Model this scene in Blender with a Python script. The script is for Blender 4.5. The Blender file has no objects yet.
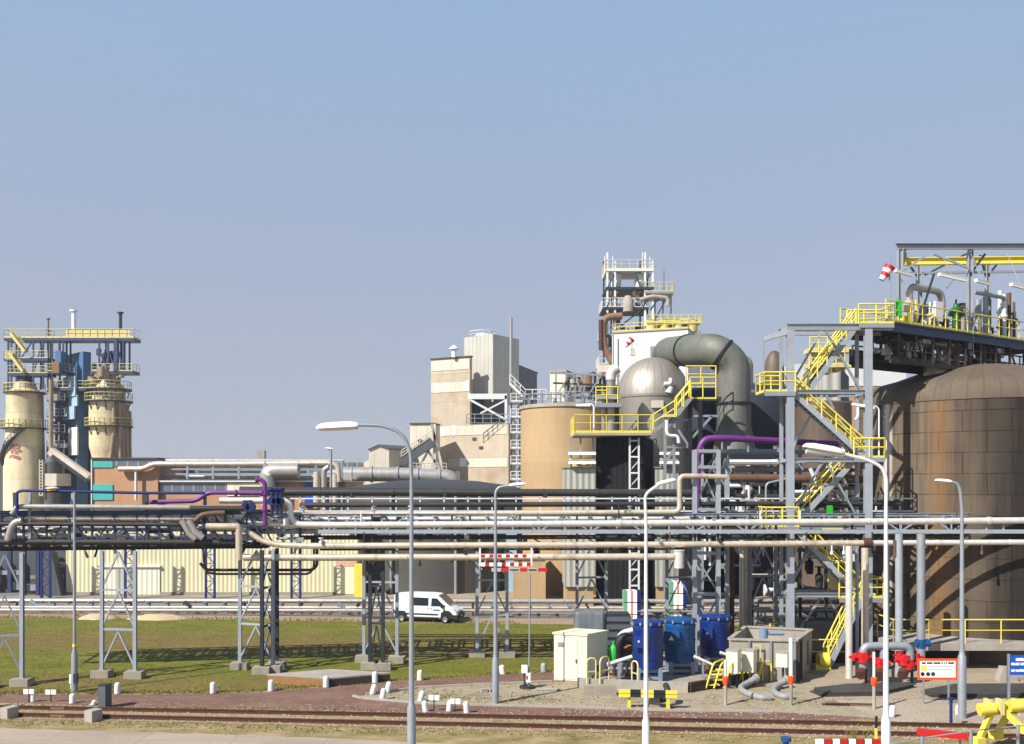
import bpy, math, random
from mathutils import Vector as V, Matrix
random.seed(11)
R = math.radians
scene = bpy.context.scene
COL = scene.collection
FOC, HZ, EYE = 930.0, 485.0, 11.0          # focal length in pixels, horizon row, eye height in metres

def W(px, py, Y):
    return V(((px-512)/FOC*Y, Y, EYE-(py-HZ)/FOC*Y))
def G(px, py):
    Y = FOC*EYE/(py-HZ)
    return V(((px-512)/FOC*Y, Y, 0))
def GX(px, Y, z=0):
    return V(((px-512)/FOC*Y, Y, z))

# ------------------------------------------------------------------ mesh builder
class MB:
    def __init__(s):
        s.v=[]; s.f=[]; s.sm=[]; s.mi=[]; s.uv=[]; s.m=0
    def add(s, pts, faces, smooth=False, uvs=None):
        o=len(s.v); s.v.extend(V(p) for p in pts)
        for i,f in enumerate(faces):
            s.f.append([o+k for k in f]); s.sm.append(smooth); s.mi.append(s.m)
            s.uv.append(uvs[i] if uvs else None)
        return s
    def hexa(s, p):      # 8 corners: bottom ring ccw then top ring ccw
        return s.add(p, [(3,2,1,0),(4,5,6,7),(0,1,5,4),(1,2,6,5),(2,3,7,6),(3,0,4,7)])
    def box(s, c, d, rz=0):
        c=V(c); x,y,z=d[0]/2,d[1]/2,d[2]/2
        m=Matrix.Rotation(rz,3,'Z')
        q=[(-x,-y,-z),(x,-y,-z),(x,y,-z),(-x,y,-z),(-x,-y,z),(x,-y,z),(x,y,z),(-x,y,z)]
        return s.hexa([c+m@V(k) for k in q])
    def span(s, a, b):
        a=V(a); b=V(b)
        return s.box((a+b)/2, [max(abs(k),1e-3) for k in (b-a)])
    def prism(s, base, z0, z1):     # footprint list of xy (ccw), vertical
        n=len(base); lo=[V((p[0],p[1],z0)) for p in base]; hi=[V((p[0],p[1],z1)) for p in base]
        a=sum(base[i][0]*base[(i+1)%n][1]-base[(i+1)%n][0]*base[i][1] for i in range(n))
        if a<0: lo.reverse(); hi.reverse()
        fs=[tuple(range(n-1,-1,-1)), tuple(range(n,2*n))]+[(i,(i+1)%n,n+(i+1)%n,n+i) for i in range(n)]
        return s.add(lo+hi, fs)
    def slab(s, poly, vec):         # any planar polygon of 3d points pushed along vec
        n=len(poly); poly=[V(p) for p in poly]; vec=V(vec)
        nrm=V((0,0,0))
        for i in range(n): nrm+= (poly[i]-poly[0]).cross(poly[(i+1)%n]-poly[0])
        if nrm.dot(vec)>0: poly.reverse()
        return s.add(poly+[p+vec for p in poly], [tuple(range(n)), tuple(range(2*n-1,n-1,-1))]+[(i,n+i,n+(i+1)%n,(i+1)%n) for i in range(n)])
    def beam(s, a, b, w, h=None, up=None):
        a=V(a); b=V(b); h=h or w; t=(b-a)
        if t.length<1e-5: return s
        t.normalize(); up=V(up) if up else (V((0,0,1)) if abs(t.z)<.95 else V((0,1,0)))
        x=t.cross(up).normalized()*w/2; y=x.cross(t).normalized()*h/2
        return s.hexa([a-x-y,a+x-y,b+x-y,b-x-y,a-x+y,a+x+y,b+x+y,b-x+y]) if False else s.add(
            [a-x-y,a+x-y,a+x+y,a-x+y,b-x-y,b+x-y,b+x+y,b-x+y],
            [(0,1,2,3),(7,6,5,4),(1,0,4,5),(2,1,5,6),(3,2,6,7),(0,3,7,4)])
    def ibeam(s, a, b, w, h, t=.25, up=None):   # rolled section: two flanges and a web
        a=V(a); b=V(b); d=(b-a).normalized(); up=V(up) if up else (V((0,0,1)) if abs(d.z)<.95 else V((0,1,0)))
        x=d.cross(up).normalized(); y=x.cross(d).normalized()
        th=h*.12
        s.beam(a+y*(h/2-th/2),b+y*(h/2-th/2),w,th,up); s.beam(a-y*(h/2-th/2),b-y*(h/2-th/2),w,th,up)
        return s.beam(a,b,w*.14,h-2*th-.002,up)
    def tube(s, pts, r, n=8, caps=True, r1=None):
        pts=[V(p) for p in pts]; N=len(pts)
        if N<2: return s
        tang=[]
        for i in range(N):
            t=(pts[min(i+1,N-1)]-pts[max(i-1,0)])
            tang.append(t.normalized() if t.length>1e-9 else V((0,0,1)))
        t0=tang[0]; u=t0.cross(V((0,0,1)))
        if u.length<.05: u=t0.cross(V((0,1,0)))
        u.normalize(); rings=[]; prev=t0; L=0; ls=[]
        for i in range(N):
            q=prev.rotation_difference(tang[i]); u=(q@u).normalized(); prev=tang[i]
            w=tang[i].cross(u).normalized()
            k=1.0
            if 0<i<N-1:
                c=(pts[i+1]-pts[i]).normalized().dot((pts[i]-pts[i-1]).normalized()); k=1/max(.5,math.sqrt(max(.0,(1+c)/2)))
                k=1+(k-1)*.5
            rr=(r if r1 is None else r+(r1-r)*i/(N-1))*k
            rings.append([pts[i]+(u*math.cos(a)+w*math.sin(a))*rr for a in (2*math.pi*j/n for j in range(n))])
            if i: L+=(pts[i]-pts[i-1]).length
            ls.append(L)
        vv=[p for rg in rings for p in rg]; fs=[]; uv=[]
        c=2*math.pi*r
        for i in range(N-1):
            for j in range(n):
                k=(j+1)%n; fs.append((i*n+j,i*n+k,(i+1)*n+k,(i+1)*n+j))
                uv.append([(j/n*c,ls[i]),((j+1)/n*c,ls[i]),((j+1)/n*c,ls[i+1]),(j/n*c,ls[i+1])])
        s.add(vv, fs, True, uv)
        if caps:
            s.add(rings[0],[tuple(range(n-1,-1,-1))]); s.add(rings[-1],[tuple(range(n))])
        return s
    def cyl(s, a, b, r, r1=None, n=10, caps=True):
        return s.tube([a,b], r, n, caps, r1)
    def lathe(s, c, prof, n=24, a0=0, a1=2*math.pi, smooth=True):   # profile (r,z) from bottom to top
        c=V(c); full=abs(a1-a0-2*math.pi)<1e-6; m=n if full else n+1
        groups=[]; cur=[prof[0]]
        for i in range(1,len(prof)):       # split where the outline has a sharp corner
            cur.append(prof[i])
            if i<len(prof)-1:
                d0=V((prof[i][0]-prof[i-1][0],prof[i][1]-prof[i-1][1])); d1=V((prof[i+1][0]-prof[i][0],prof[i+1][1]-prof[i][1]))
                if d0.length>1e-6 and d1.length>1e-6 and d0.normalized().dot(d1.normalized())<.8:
                    groups.append(cur); cur=[prof[i]]
        groups.append(cur); l=0
        for g in groups:
            vv=[]; fs=[]; uv=[]; ls=[]
            for i,(r,z) in enumerate(g):
                if i: l+=math.hypot(r-g[i-1][0],z-g[i-1][1])
                ls.append(z if abs(g[0][0]-g[-1][0])<1e-6 else l)
                for j in range(m):
                    a=a0+(a1-a0)*j/n; vv.append(c+V((r*math.cos(a),r*math.sin(a),z)))
            rm=max(p[0] for p in g)
            for i in range(len(g)-1):
                for j in range(n):
                    k=(j+1)%m
                    fs.append((i*m+j,i*m+k,(i+1)*m+k,(i+1)*m+j))
                    u0,u1=(a1-a0)*j/n*rm,(a1-a0)*(j+1)/n*rm
                    uv.append([(u0,ls[i]),(u1,ls[i]),(u1,ls[i+1]),(u0,ls[i+1])])
            s.add(vv,fs,smooth,uv)
        return s
    def build(s, name, mats, parent=None, world=True):
        me=bpy.data.meshes.new(name)
        vs=s.v
        if parent is not None and world:
            inv=XF[root_of(parent).name].inverted(); vs=[inv@p for p in vs]
        me.from_pydata([tuple(p) for p in vs],[],s.f)
        mats=mats if isinstance(mats,(list,tuple)) else [mats]
        for m in mats: me.materials.append(m)
        me.polygons.foreach_set('use_smooth', s.sm); me.polygons.foreach_set('material_index', s.mi)
        uvl=me.uv_layers.new(name='UVMap'); data=[]
        for f,uv in zip(s.f,s.uv):
            if uv: 
                for a in uv: data.extend(a)
            else:
                p=[vs[i] for i in f]; n=V((0,0,0))
                for i in range(1,len(p)-1): n+=(p[i]-p[0]).cross(p[i+1]-p[0])
                n=n.normalized() if n.length>1e-12 else V((0,0,1))
                if abs(n.z)>.9:
                    for q in p: data.extend((q.x,q.y))
                else:
                    t=V((0,0,1)).cross(n).normalized(); bt=n.cross(t)
                    for q in p: data.extend((q.dot(t),q.dot(bt)))
        uvl.data.foreach_set('uv', data)
        me.update()
        o=bpy.data.objects.new(name,me); COL.objects.link(o)
        if parent is not None: o.parent=parent
        return o

XF={}
def root_of(o):
    while o.parent is not None: o=o.parent
    return o
def tag(o,label=None,cat=None,group=None,kind=None):
    if label: o['label']=label
    if cat: o['category']=cat
    if group: o['group']=group
    if kind: o['kind']=kind
    return o
def thing(name,label,cat,loc=(0,0,0),rz=0,group=None):
    o=bpy.data.objects.new(name,None); COL.objects.link(o)
    o.location=loc; o.rotation_euler=(0,0,rz); o.empty_display_size=.3
    XF[o.name]=Matrix.Translation(V(loc))@Matrix.Rotation(rz,4,'Z')
    return tag(o,label,cat,group)
def solo(mb,name,mats,label,cat,group=None):       # a thing that is one mesh, its origin at its foot
    lo=V((min(p.x for p in mb.v),min(p.y for p in mb.v),min(p.z for p in mb.v)))
    hi=V((max(p.x for p in mb.v),max(p.y for p in mb.v),max(p.z for p in mb.v)))
    c=V(((lo.x+hi.x)/2,(lo.y+hi.y)/2,lo.z))
    mb.v=[p-c for p in mb.v]
    o=mb.build(name,mats); o.location=c; XF[o.name]=Matrix.Translation(c)
    return tag(o,label,cat,group)
def setting(mb,name,mats):
    return tag(mb.build(name,mats),kind='structure')
def copy_tree(o,loc=None,rz=None,label=None,parent=None,world=None):
    c=o.copy(); COL.objects.link(c)
    if parent is not None: c.parent=parent
    if loc is not None: c.location=loc
    if rz is not None: c.rotation_euler[2]=rz
    if label: c['label']=label
    if parent is None: XF[c.name]=Matrix.Translation(V(c.location))@Matrix.Rotation(c.rotation_euler[2],4,'Z')
    for ch in [k for k in COL.objects if k.parent==o]: copy_tree(ch,parent=c)
    return c

def fillet(pts, rad, seg=5):
    pts=[V(p) for p in pts]; out=[pts[0]]
    for i in range(1,len(pts)-1):
        a,b,c=pts[i-1],pts[i],pts[i+1]; d0=(a-b); d1=(c-b)
        k=min(rad,d0.length*.48,d1.length*.48); p0=b+d0.normalized()*k; p1=b+d1.normalized()*k
        for j in range(seg+1):
            t=j/seg; out.append(p0*(1-t)**2+b*2*t*(1-t)+p1*t*t)
    out.append(pts[-1]); return out
def lerp(a,b,t): return V(a)*(1-t)+V(b)*t

# railing: posts, top rail, knee rail, kick board into one builder
def rail(mb, pts, h=1.15, step=1.4, r=.035, toe=.14, posts=True):
    pts=[V(p) for p in pts]; up=V((0,0,1))
    for a,b in zip(pts,pts[1:]):
        n=max(1,round((b-a).length/step))
        for i in range(n+1):
            if posts: q=lerp(a,b,i/n); mb.cyl(q,q+up*h,r,n=5)
        mb.cyl(a+up*h,b+up*h,r*1.1,n=6); mb.cyl(a+up*h*.55,b+up*h*.55,r*.8,n=5)
        if toe: mb.beam(a+up*toe*.55,b+up*toe*.55,.02,toe)
def ring_pts(c,r,z,a0=0,a1=360,n=16):
    return [V((c[0]+r*math.cos(R(a0+(a1-a0)*i/n)),c[1]+r*math.sin(R(a0+(a1-a0)*i/n)),z)) for i in range(n+1)]

def footprint(xl,xc,xr,Yc,yaw):    # corner of a rotated block nearest to us at column xc, its faces ending at columns xl and xr
    C=V(((xc-512)/FOC*Yc,Yc)); t=R(yaw)
    def hit(d,px):
        k=(px-512)/FOC; return C+V(d)*((k*C.y-C.x)/(d[0]-k*d[1]))
    kr=(xr-512)/FOC; t=max(t,math.atan(kr)+R(7))
    L=hit((-math.cos(t),math.sin(t)),xl); Rr=hit((math.sin(t),math.cos(t)),xr)
    return [C,Rr,L+Rr-C,L]
# ------------------------------------------------------------------ materials
def lin(r,g,b):
    f=lambda c:(c/255/12.92) if c<=10 else ((c/255+.055)/1.055)**2.4
    return (f(r),f(g),f(b),1)
class NT:
    def __init__(s,mat):
        mat.use_nodes=True; s.t=mat.node_tree; s.t.nodes.clear()
    def n(s,kind,**kw):
        nd=s.t.nodes.new(kind)
        for k,v in kw.items():
            if k[0]=='_': setattr(nd,k[1:],v)
            else: nd.inputs[k.replace('0',' ') if k not in nd.inputs else k].default_value=v
        return nd
    def l(s,a,b): s.t.links.new(a,b)
    def mix(s,blend,fac,a,b):
        m=s.t.nodes.new('ShaderNodeMix'); m.data_type='RGBA'; m.blend_type=blend
        for sock,val in ((m.inputs[0],fac),(m.inputs[6],a),(m.inputs[7],b)):
            if hasattr(val,'links') or hasattr(val,'is_linked'): s.l(val,sock)
            else: sock.default_value=val
        return m.outputs[2]
    def ramp(s,src,stops):
        r=s.t.nodes.new('ShaderNodeValToRGB'); e=r.color_ramp.elements
        while len(e)<len(stops): e.new(.5)
        for i,(p,c) in enumerate(stops):
            e[i].position=p; e[i].color=c if isinstance(c,(tuple,list)) else (c,c,c,1)
        s.l(src,r.inputs[0]); return r.outputs[0]
    def noise(s,vec,scale,detail=4,rough=.6):
        n=s.t.nodes.new('ShaderNodeTexNoise'); n.inputs['Scale'].default_value=scale; n.inputs['Detail'].default_value=detail; n.inputs['Roughness'].default_value=rough
        s.l(vec,n.inputs['Vector']); return n.outputs[0]
    def scale(s,vec,sc):
        m=s.t.nodes.new('ShaderNodeVectorMath'); m.operation='MULTIPLY'; s.l(vec,m.inputs[0]); m.inputs[1].default_value=sc; return m.outputs[0]

def mat(name,rgb,rough=.6,metal=0,var=.18,vs=.6,streak=0,dirt=(70,55,40),corr=0,panel=None,joint=.6,bump=0,pvar=.12,spec=.4,patch=0,patch_col=(110,70,45),ps=.35):
    m=bpy.data.materials.new(name); t=NT(m)
    pos=t.n('ShaderNodeNewGeometry').outputs['Position']; uv=t.n('ShaderNodeTexCoord').outputs['UV']
    out=t.n('ShaderNodeOutputMaterial'); b=t.n('ShaderNodeBsdfPrincipled'); t.l(b.outputs[0],out.inputs[0])
    b.inputs['Metallic'].default_value=metal; b.inputs['Roughness'].default_value=rough; b.inputs['Specular IOR Level'].default_value=spec
    col=lin(*rgb)
    rgbn=t.n('ShaderNodeRGB'); rgbn.outputs[0].default_value=col; c=rgbn.outputs[0]
    bumps=[]
    if panel:
        br=t.n('ShaderNodeTexBrick'); br.offset=panel[2] if len(panel)>2 else 0
        t.l(uv,br.inputs['Vector']); br.inputs['Scale'].default_value=1; br.inputs['Brick Width'].default_value=panel[0]; br.inputs['Row Height'].default_value=panel[1]
        br.inputs['Mortar Size'].default_value=panel[3] if len(panel)>3 else .03; br.inputs['Mortar Smooth'].default_value=.2; br.inputs['Bias'].default_value=0
        br.inputs['Color1'].default_value=(1,1,1,1); k=1-pvar; br.inputs['Color2'].default_value=(k,k,k*.98,1); br.inputs['Mortar'].default_value=(joint,joint,joint,1)
        c=t.mix('MULTIPLY',1.0,c,br.outputs[0])
    if var:
        n=t.noise(pos,vs,6,.65); f=t.ramp(n,[(.3,1-var),(.7,1+var*.6)])
        c=t.mix('MULTIPLY',1.0,c,f)
    if patch:
        n=t.noise(pos,ps,5,.6); f=t.ramp(n,[(.62-patch*.25,0.),(.75-patch*.2,min(1,patch*1.6))])
        c=t.mix('MIX',f,c,lin(*patch_col))
    if streak:
        n=t.noise(t.scale(pos,(1.6,1.6,.13)),1.3,5,.7); f=t.ramp(n,[(.5,0.),(.75,streak)])
        c=t.mix('MIX',f,c,lin(*dirt))
    t.l(c,b.inputs['Base Color'])
    h=None
    if corr:
        sep=t.n('ShaderNodeSeparateXYZ'); t.l(uv,sep.inputs[0])
        mu=t.n('ShaderNodeMath',_operation='MULTIPLY'); t.l(sep.outputs[0],mu.inputs[0]); mu.inputs[1].default_value=2*math.pi/corr
        si=t.n('ShaderNodeMath',_operation='SINE'); t.l(mu.outputs[0],si.inputs[0])
        cl=t.n('ShaderNodeMath',_operation='MULTIPLY'); t.l(si.outputs[0],cl.inputs[0]); cl.inputs[1].default_value=2.2; cl.use_clamp=False
        h=(cl.outputs[0],.8,corr*.028)
    elif bump:
        h=(t.noise(pos,bump if bump>1 else 8,4),.5,.03)
    if h:
        bp=t.n('ShaderNodeBump'); bp.inputs['Strength'].default_value=h[1]; bp.inputs['Distance'].default_value=h[2]; t.l(h[0],bp.inputs['Height']); t.l(bp.outputs[0],b.inputs['Normal'])
    return m

M={}
def mk(key,*a,**k): M[key]=mat(key,*a,**k)
mk('galv',(150,156,162),.5,.35,.12,1.5,streak=.15,dirt=(110,105,98))
mk('grey_paint',(150,156,163),.5,0,.12,1.2,streak=.25,dirt=(105,100,95))
mk('blue_steel',(50,64,94),.5,0,.2,1.2,streak=.25,dirt=(60,50,45))
mk('dark_steel',(44,48,56),.55,0,.2,1.2,streak=.2,dirt=(70,50,38))
mk('black_steel',(26,27,30),.6,0,.2)
mk('yellow',(222,206,78),.45,0,.1,2,streak=.15,dirt=(150,120,50))
mk('pale_yellow',(206,194,130),.55,0,.12,2,streak=.2,dirt=(130,110,70))
mk('alu_pipe',(220,216,207),.4,.35,.12,2.2,streak=.3,dirt=(120,95,75))
mk('warm_pipe',(210,196,174),.42,.35,.15,2.0,patch=.3,patch_col=(142,108,76),ps=.9,streak=.4,dirt=(118,84,58))
mk('grey_pipe',(172,169,162),.4,.4,.15,1.6,streak=.3,dirt=(85,78,70))
mk('dark_pipe',(62,60,58),.5,.3,.2,1.4,streak=.4,dirt=(48,42,38))
mk('brown_pipe',(104,76,58),.65,.1,.2,1.3,streak=.4,dirt=(60,40,30))
mk('purple',(104,44,118),.45,0,.12,1.4,streak=.25,dirt=(70,28,84))
mk('white_paint',(214,216,214),.5,0,.06,.8,streak=.15,dirt=(160,155,145))
mk('bright_white',(238,238,236),.5,0,.04)
mk('white_clad',(206,208,206),.5,0,.06,.4,panel=(5,3,0,.03),joint=.85,streak=.12,dirt=(170,165,155))
mk('cream_shed',(212,205,168),.55,0,.09,.15,corr=.42,streak=.25,dirt=(170,155,110))
mk('cream_cabin',(226,220,192),.5,0,.05,1,panel=(1.25,4,0,.015),joint=.86,streak=.12,dirt=(180,170,130))
mk('grey_corr',(176,176,164),.5,.2,.08,.3,corr=.55,streak=.2,dirt=(130,125,110))
mk('black_corr',(10,11,14),.85,0,.2,.4,corr=.5)
mk('tan_silo',(178,150,112),.75,0,.1,.25,panel=(400,1.9,0,.04),joint=.92,streak=.3,dirt=(150,112,72),bump=6)
mk('concrete',(150,142,128),.85,0,.2,1.0,streak=.3,dirt=(95,88,78),bump=8)
mk('pale_concrete',(160,152,140),.85,0,.18,.9,streak=.3,dirt=(110,104,94),bump=8)
mk('mill_panel',(186,172,150),.8,0,.14,.22,panel=(5.6,5.4,0,.06),joint=.72,streak=.35,dirt=(134,112,90),patch=.45,patch_col=(160,130,102),ps=.2)
mk('mill_light',(206,197,180),.8,0,.12,.3,panel=(2.0,9,0,.06),joint=.8,streak=.35,dirt=(150,128,104))
mk('mill_clad',(188,184,174),.5,.25,.08,.2,corr=1.0,streak=.3,dirt=(120,112,100))
mk('mill_dark',(84,86,90),.6,.1,.12,.3,panel=(2,5,0,.05),joint=.75)
mk('kiln',(216,202,162),.75,0,.15,.3,panel=(400,6,0,.06),joint=.75,streak=.5,dirt=(120,100,84),patch=.35,patch_col=(150,110,96),ps=.16)
mk('kiln_dirty',(150,132,108),.8,0,.25,.3,streak=.6,dirt=(84,70,60))
mk('blue_tower',(72,112,150),.55,0,.1,.25,panel=(6,4,0,.05),joint=.8,streak=.2,dirt=(50,70,95))
mk('teal',(72,172,164),.5,0,.08,.4,streak=.15,dirt=(60,130,125))
mk('tan_panel',(186,142,104),.7,0,.1,.4,panel=(2.4,4,0,.04),joint=.85,streak=.2,dirt=(140,104,78))
mk('window_grey',(104,110,116),.25,0,.2,.5,panel=(1.3,2.8,0,.09),joint=2.0,spec=.6)
mk('roof_dark',(70,70,70),.8,0,.2,.3)
mk('tank_dark',(88,86,82),.6,.2,.15,.25,panel=(6,2.2,.5,.03),joint=.82,streak=.3,dirt=(60,56,52))
mk('vessel_dark',(50,55,66),.5,.25,.2,.3,panel=(5,2.4,.5,.03),joint=.8,streak=.3,dirt=(38,38,44))
mk('vessel_brown',(104,90,76),.6,.25,.2,.3,panel=(5,2.4,.5,.03),joint=.75,streak=.4,dirt=(64,52,44))
mk('dome_alu',(166,158,146),.5,.55,.06,.3,panel=(.85,80,0,.05),joint=.66,pvar=.06,streak=.25,dirt=(135,125,110))
mk('alu_clad',(168,162,152),.38,.65,.08,.3,panel=(3,1.2,.5,.02),joint=.82,streak=.25,dirt=(120,110,98))
mk('duct',(112,111,104),.6,.2,.16,.35,patch=.45,patch_col=(78,96,66),ps=.25,streak=.45,dirt=(58,56,52))
mk('rust',(84,50,38),.8,.1,.25,3,streak=.3,dirt=(64,38,28))
mk('orange_rust',(130,98,72),.7,0,.2,.8,streak=.4,dirt=(96,58,36))
mk('blue_drum',(8,44,112),.38,0,.15,.8,streak=.35,dirt=(10,32,78),spec=.5)
mk('blue_drum_pale',(16,72,128),.4,0,.15,.8,streak=.3,dirt=(16,56,100),spec=.5)
mk('drum_leg',(120,138,158),.5,0,.15,1)
mk('green',(36,170,48),.5,0,.1,2)
mk('dark_green',(22,92,48),.45,0,.15,2)
mk('red',(190,28,30),.45,0,.15,2,streak=.2,dirt=(110,20,20))
mk('orange',(236,84,30),.5,0,.05)
mk('sign_blue',(16,78,178),.4,0,.05)
mk('orange_brick_wall',(170,130,84),.85,0,.15,.5,panel=(.9,.35,.5,.03),joint=.8)
mk('brick_kerb',(150,110,70),.9,0,.2,2,panel=(.4,.14,.5,.02),joint=.75)
mk('timber',(58,50,42),.9,0,.3,2)
mk('black_sheet',(66,64,62),.6,0,.3,1)
mk('hose',(140,140,138),.55,0,.12,4)
mk('rubber',(18,18,19),.8,0,.1)
mk('van_white',(232,234,234),.28,0,.02,spec=.5)
mk('glass_dark',(26,32,38),.08,0,.05,spec=.7)
mk('trim_black',(34,35,37),.6,0,.1)
mk('hub',(150,152,155),.4,.6,.05)
mk('head_glass',(200,206,210),.15,.2,.05)
mk('lamp_white',(220,222,222),.45,0,.05)
mk('lamp_glass',(196,190,176),.3,0,.05)
mk('tarp',(110,118,122),.42,0,.2,1.2,streak=.3,dirt=(60,64,66))
mk('banner_red',(206,120,120),.6,0,.05); mk('banner_green',(110,160,130),.6,0,.05); mk('navy',(24,40,100),.5,0,.1)
mk('sign_text',(40,40,44),.6,0,0); mk('board_grey',(176,176,168),.6,0,.1); mk('sign_yellow',(236,206,90),.5,0,.05)
mk('lens_amber',(236,160,20),.4,0,.05)

# the big tank: seamed plates, rust runs below the dome, white scale run, wide dark band at right
def tank_material():
    m=bpy.data.materials.new('tank_plates'); t=NT(m)
    pos=t.n('ShaderNodeNewGeometry').outputs['Position']; uv=t.n('ShaderNodeTexCoord').outputs['UV']
    out=t.n('ShaderNodeOutputMaterial'); b=t.n('ShaderNodeBsdfPrincipled'); t.l(b.outputs[0],out.inputs[0])
    b.inputs['Roughness'].default_value=.78; b.inputs['Metallic'].default_value=0; b.inputs['Specular IOR Level'].default_value=.25
    br=t.n('ShaderNodeTexBrick'); br.offset=.5; t.l(uv,br.inputs['Vector']); br.inputs['Scale'].default_value=1
    br.inputs['Brick Width'].default_value=2.75; br.inputs['Row Height'].default_value=1.3; br.inputs['Mortar Size'].default_value=.035; br.inputs['Bias'].default_value=0
    br.inputs['Color1'].default_value=lin(112,99,82); br.inputs['Color2'].default_value=lin(102,90,74); br.inputs['Mortar'].default_value=lin(72,59,46)
    c=br.outputs[0]
    n=t.noise(pos,.35,6,.65); c=t.mix('MULTIPLY',1.,c,t.ramp(n,[(.3,.78),(.7,1.12)]))
    sv=t.scale(uv,(1.0,.05,1)); n2=t.noise(sv,1.6,6,.7); c=t.mix('MIX',t.ramp(n2,[(.46,0.),(.66,.8)]),c,lin(52,39,30))
    n3=t.noise(sv,.55,5,.6); c=t.mix('MIX',t.ramp(n3,[(.55,0.),(.7,.35)]),c,lin(148,130,106))
    # rust run, scale run, wide dark band: angle in metres of arc from the seam
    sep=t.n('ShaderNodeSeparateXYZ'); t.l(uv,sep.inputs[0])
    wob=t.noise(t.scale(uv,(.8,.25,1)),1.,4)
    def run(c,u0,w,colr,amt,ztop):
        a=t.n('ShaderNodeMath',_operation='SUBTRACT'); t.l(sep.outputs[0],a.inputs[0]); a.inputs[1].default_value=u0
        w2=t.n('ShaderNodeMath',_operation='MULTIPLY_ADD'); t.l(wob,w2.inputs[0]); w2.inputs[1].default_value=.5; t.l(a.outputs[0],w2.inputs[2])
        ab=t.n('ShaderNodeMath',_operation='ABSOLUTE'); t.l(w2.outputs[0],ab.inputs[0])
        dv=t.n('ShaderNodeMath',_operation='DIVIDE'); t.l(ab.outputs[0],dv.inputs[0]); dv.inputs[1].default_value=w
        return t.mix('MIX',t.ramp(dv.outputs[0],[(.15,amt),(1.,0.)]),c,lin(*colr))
    m['runs']=1
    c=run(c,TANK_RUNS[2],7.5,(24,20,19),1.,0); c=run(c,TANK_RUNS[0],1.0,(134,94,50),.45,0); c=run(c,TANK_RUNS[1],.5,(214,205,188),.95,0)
    t.l(c,b.inputs['Base Color'])
    bp=t.n('ShaderNodeBump'); bp.inputs['Strength'].default_value=.5; bp.inputs['Distance'].default_value=.03; t.l(br.outputs['Fac'],bp.inputs['Height']); bp.invert=True; t.l(bp.outputs[0],b.inputs['Normal'])
    return m

def ground_mat(name,stops,scale,stretch=(1,1,1),detail=8,fine=9.,fine_amt=.25,bump=.04,rough=.95,pats=None):
    m=bpy.data.materials.new(name); t=NT(m)
    pos=t.n('ShaderNodeNewGeometry').outputs['Position']
    out=t.n('ShaderNodeOutputMaterial'); b=t.n('ShaderNodeBsdfPrincipled'); t.l(b.outputs[0],out.inputs[0])
    b.inputs['Roughness'].default_value=rough; b.inputs['Specular IOR Level'].default_value=.15
    n=t.noise(t.scale(pos,stretch),scale,detail,.65)
    c=t.ramp(n,[(p,lin(*col)) for p,col in stops])
    if pats=='bands':     # mown strips of live and dry grass, running along the road
        sep=t.n('ShaderNodeSeparateXYZ'); t.l(pos,sep.inputs[0])
        a=t.n('ShaderNodeMath',_operation='MULTIPLY_ADD'); t.l(sep.outputs[0],a.inputs[0]); a.inputs[1].default_value=.085; t.l(sep.outputs[1],a.inputs[2])
        n2=t.noise(t.scale(pos,(.12,.35,1)),1.,5,.65)
        a2=t.n('ShaderNodeMath',_operation='MULTIPLY_ADD'); t.l(n2,a2.inputs[0]); a2.inputs[1].default_value=7.; t.l(a.outputs[0],a2.inputs[2])
        mr=t.n('ShaderNodeMapRange'); t.l(a2.outputs[0],mr.inputs[0]); mr.inputs[1].default_value=47.; mr.inputs[2].default_value=82.
        f=t.ramp(mr.outputs[0],[(0.,.85),(.2,.7),(.28,.12),(.4,.18),(.5,.85),(.62,.85),(.7,.2),(.88,.2),(.94,.7),(1.,.9)])
        c=t.mix('MIX',f,c,t.ramp(t.noise(pos,.9,6,.7),[(.3,lin(98,88,46)),(.7,lin(122,102,62))]))
    if pats in('bands','slabs'):   # worn bare earth, or old spills on the concrete
        f=t.ramp(t.noise(t.scale(pos,(.5,1.1,1)),.55 if pats=='bands' else .9,7,.7),[(.60,0.),(.72,.75 if pats=='bands' else .4)])
        c=t.mix('MIX',f,c,lin(*((136,118,80) if pats=='bands' else (104,92,80))))
    if pats=='paver':
        br=t.n('ShaderNodeTexBrick'); br.offset=.5; t.l(t.scale(pos,(1,1,1)),br.inputs['Vector']); br.inputs['Scale'].default_value=1
        br.inputs['Brick Width'].default_value=.42; br.inputs['Row Height'].default_value=.21; br.inputs['Mortar Size'].default_value=.02
        br.inputs['Color1'].default_value=(1,1,1,1); br.inputs['Color2'].default_value=(.72,.72,.75,1); br.inputs['Mortar'].default_value=(.6,.6,.5,1)
        c=t.mix('MULTIPLY',1.,c,br.outputs[0])
    if pats=='slabs':
        br=t.n('ShaderNodeTexBrick'); br.offset=.0; t.l(pos,br.inputs['Vector']); br.inputs['Scale'].default_value=1
        br.inputs['Brick Width'].default_value=4.; br.inputs['Row Height'].default_value=2.; br.inputs['Mortar Size'].default_value=.03
        br.inputs['Color1'].default_value=(1,1,1,1); br.inputs['Color2'].default_value=(.93,.93,.93,1); br.inputs['Mortar'].default_value=(.8,.78,.72,1)
        c=t.mix('MULTIPLY',1.,c,br.outputs[0])
    nf=t.noise(pos,fine,6,.75); c=t.mix('MULTIPLY',1.,c,t.ramp(nf,[(.3,1-fine_amt),(.7,1+fine_amt*.7)]))
    t.l(c,b.inputs['Base Color'])
    if bump:
        bp=t.n('ShaderNodeBump'); bp.inputs['Strength'].default_value=.7; bp.inputs['Distance'].default_value=bump; t.l(nf,bp.inputs['Height']); t.l(bp.outputs[0],b.inputs['Normal'])
    return m
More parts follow.
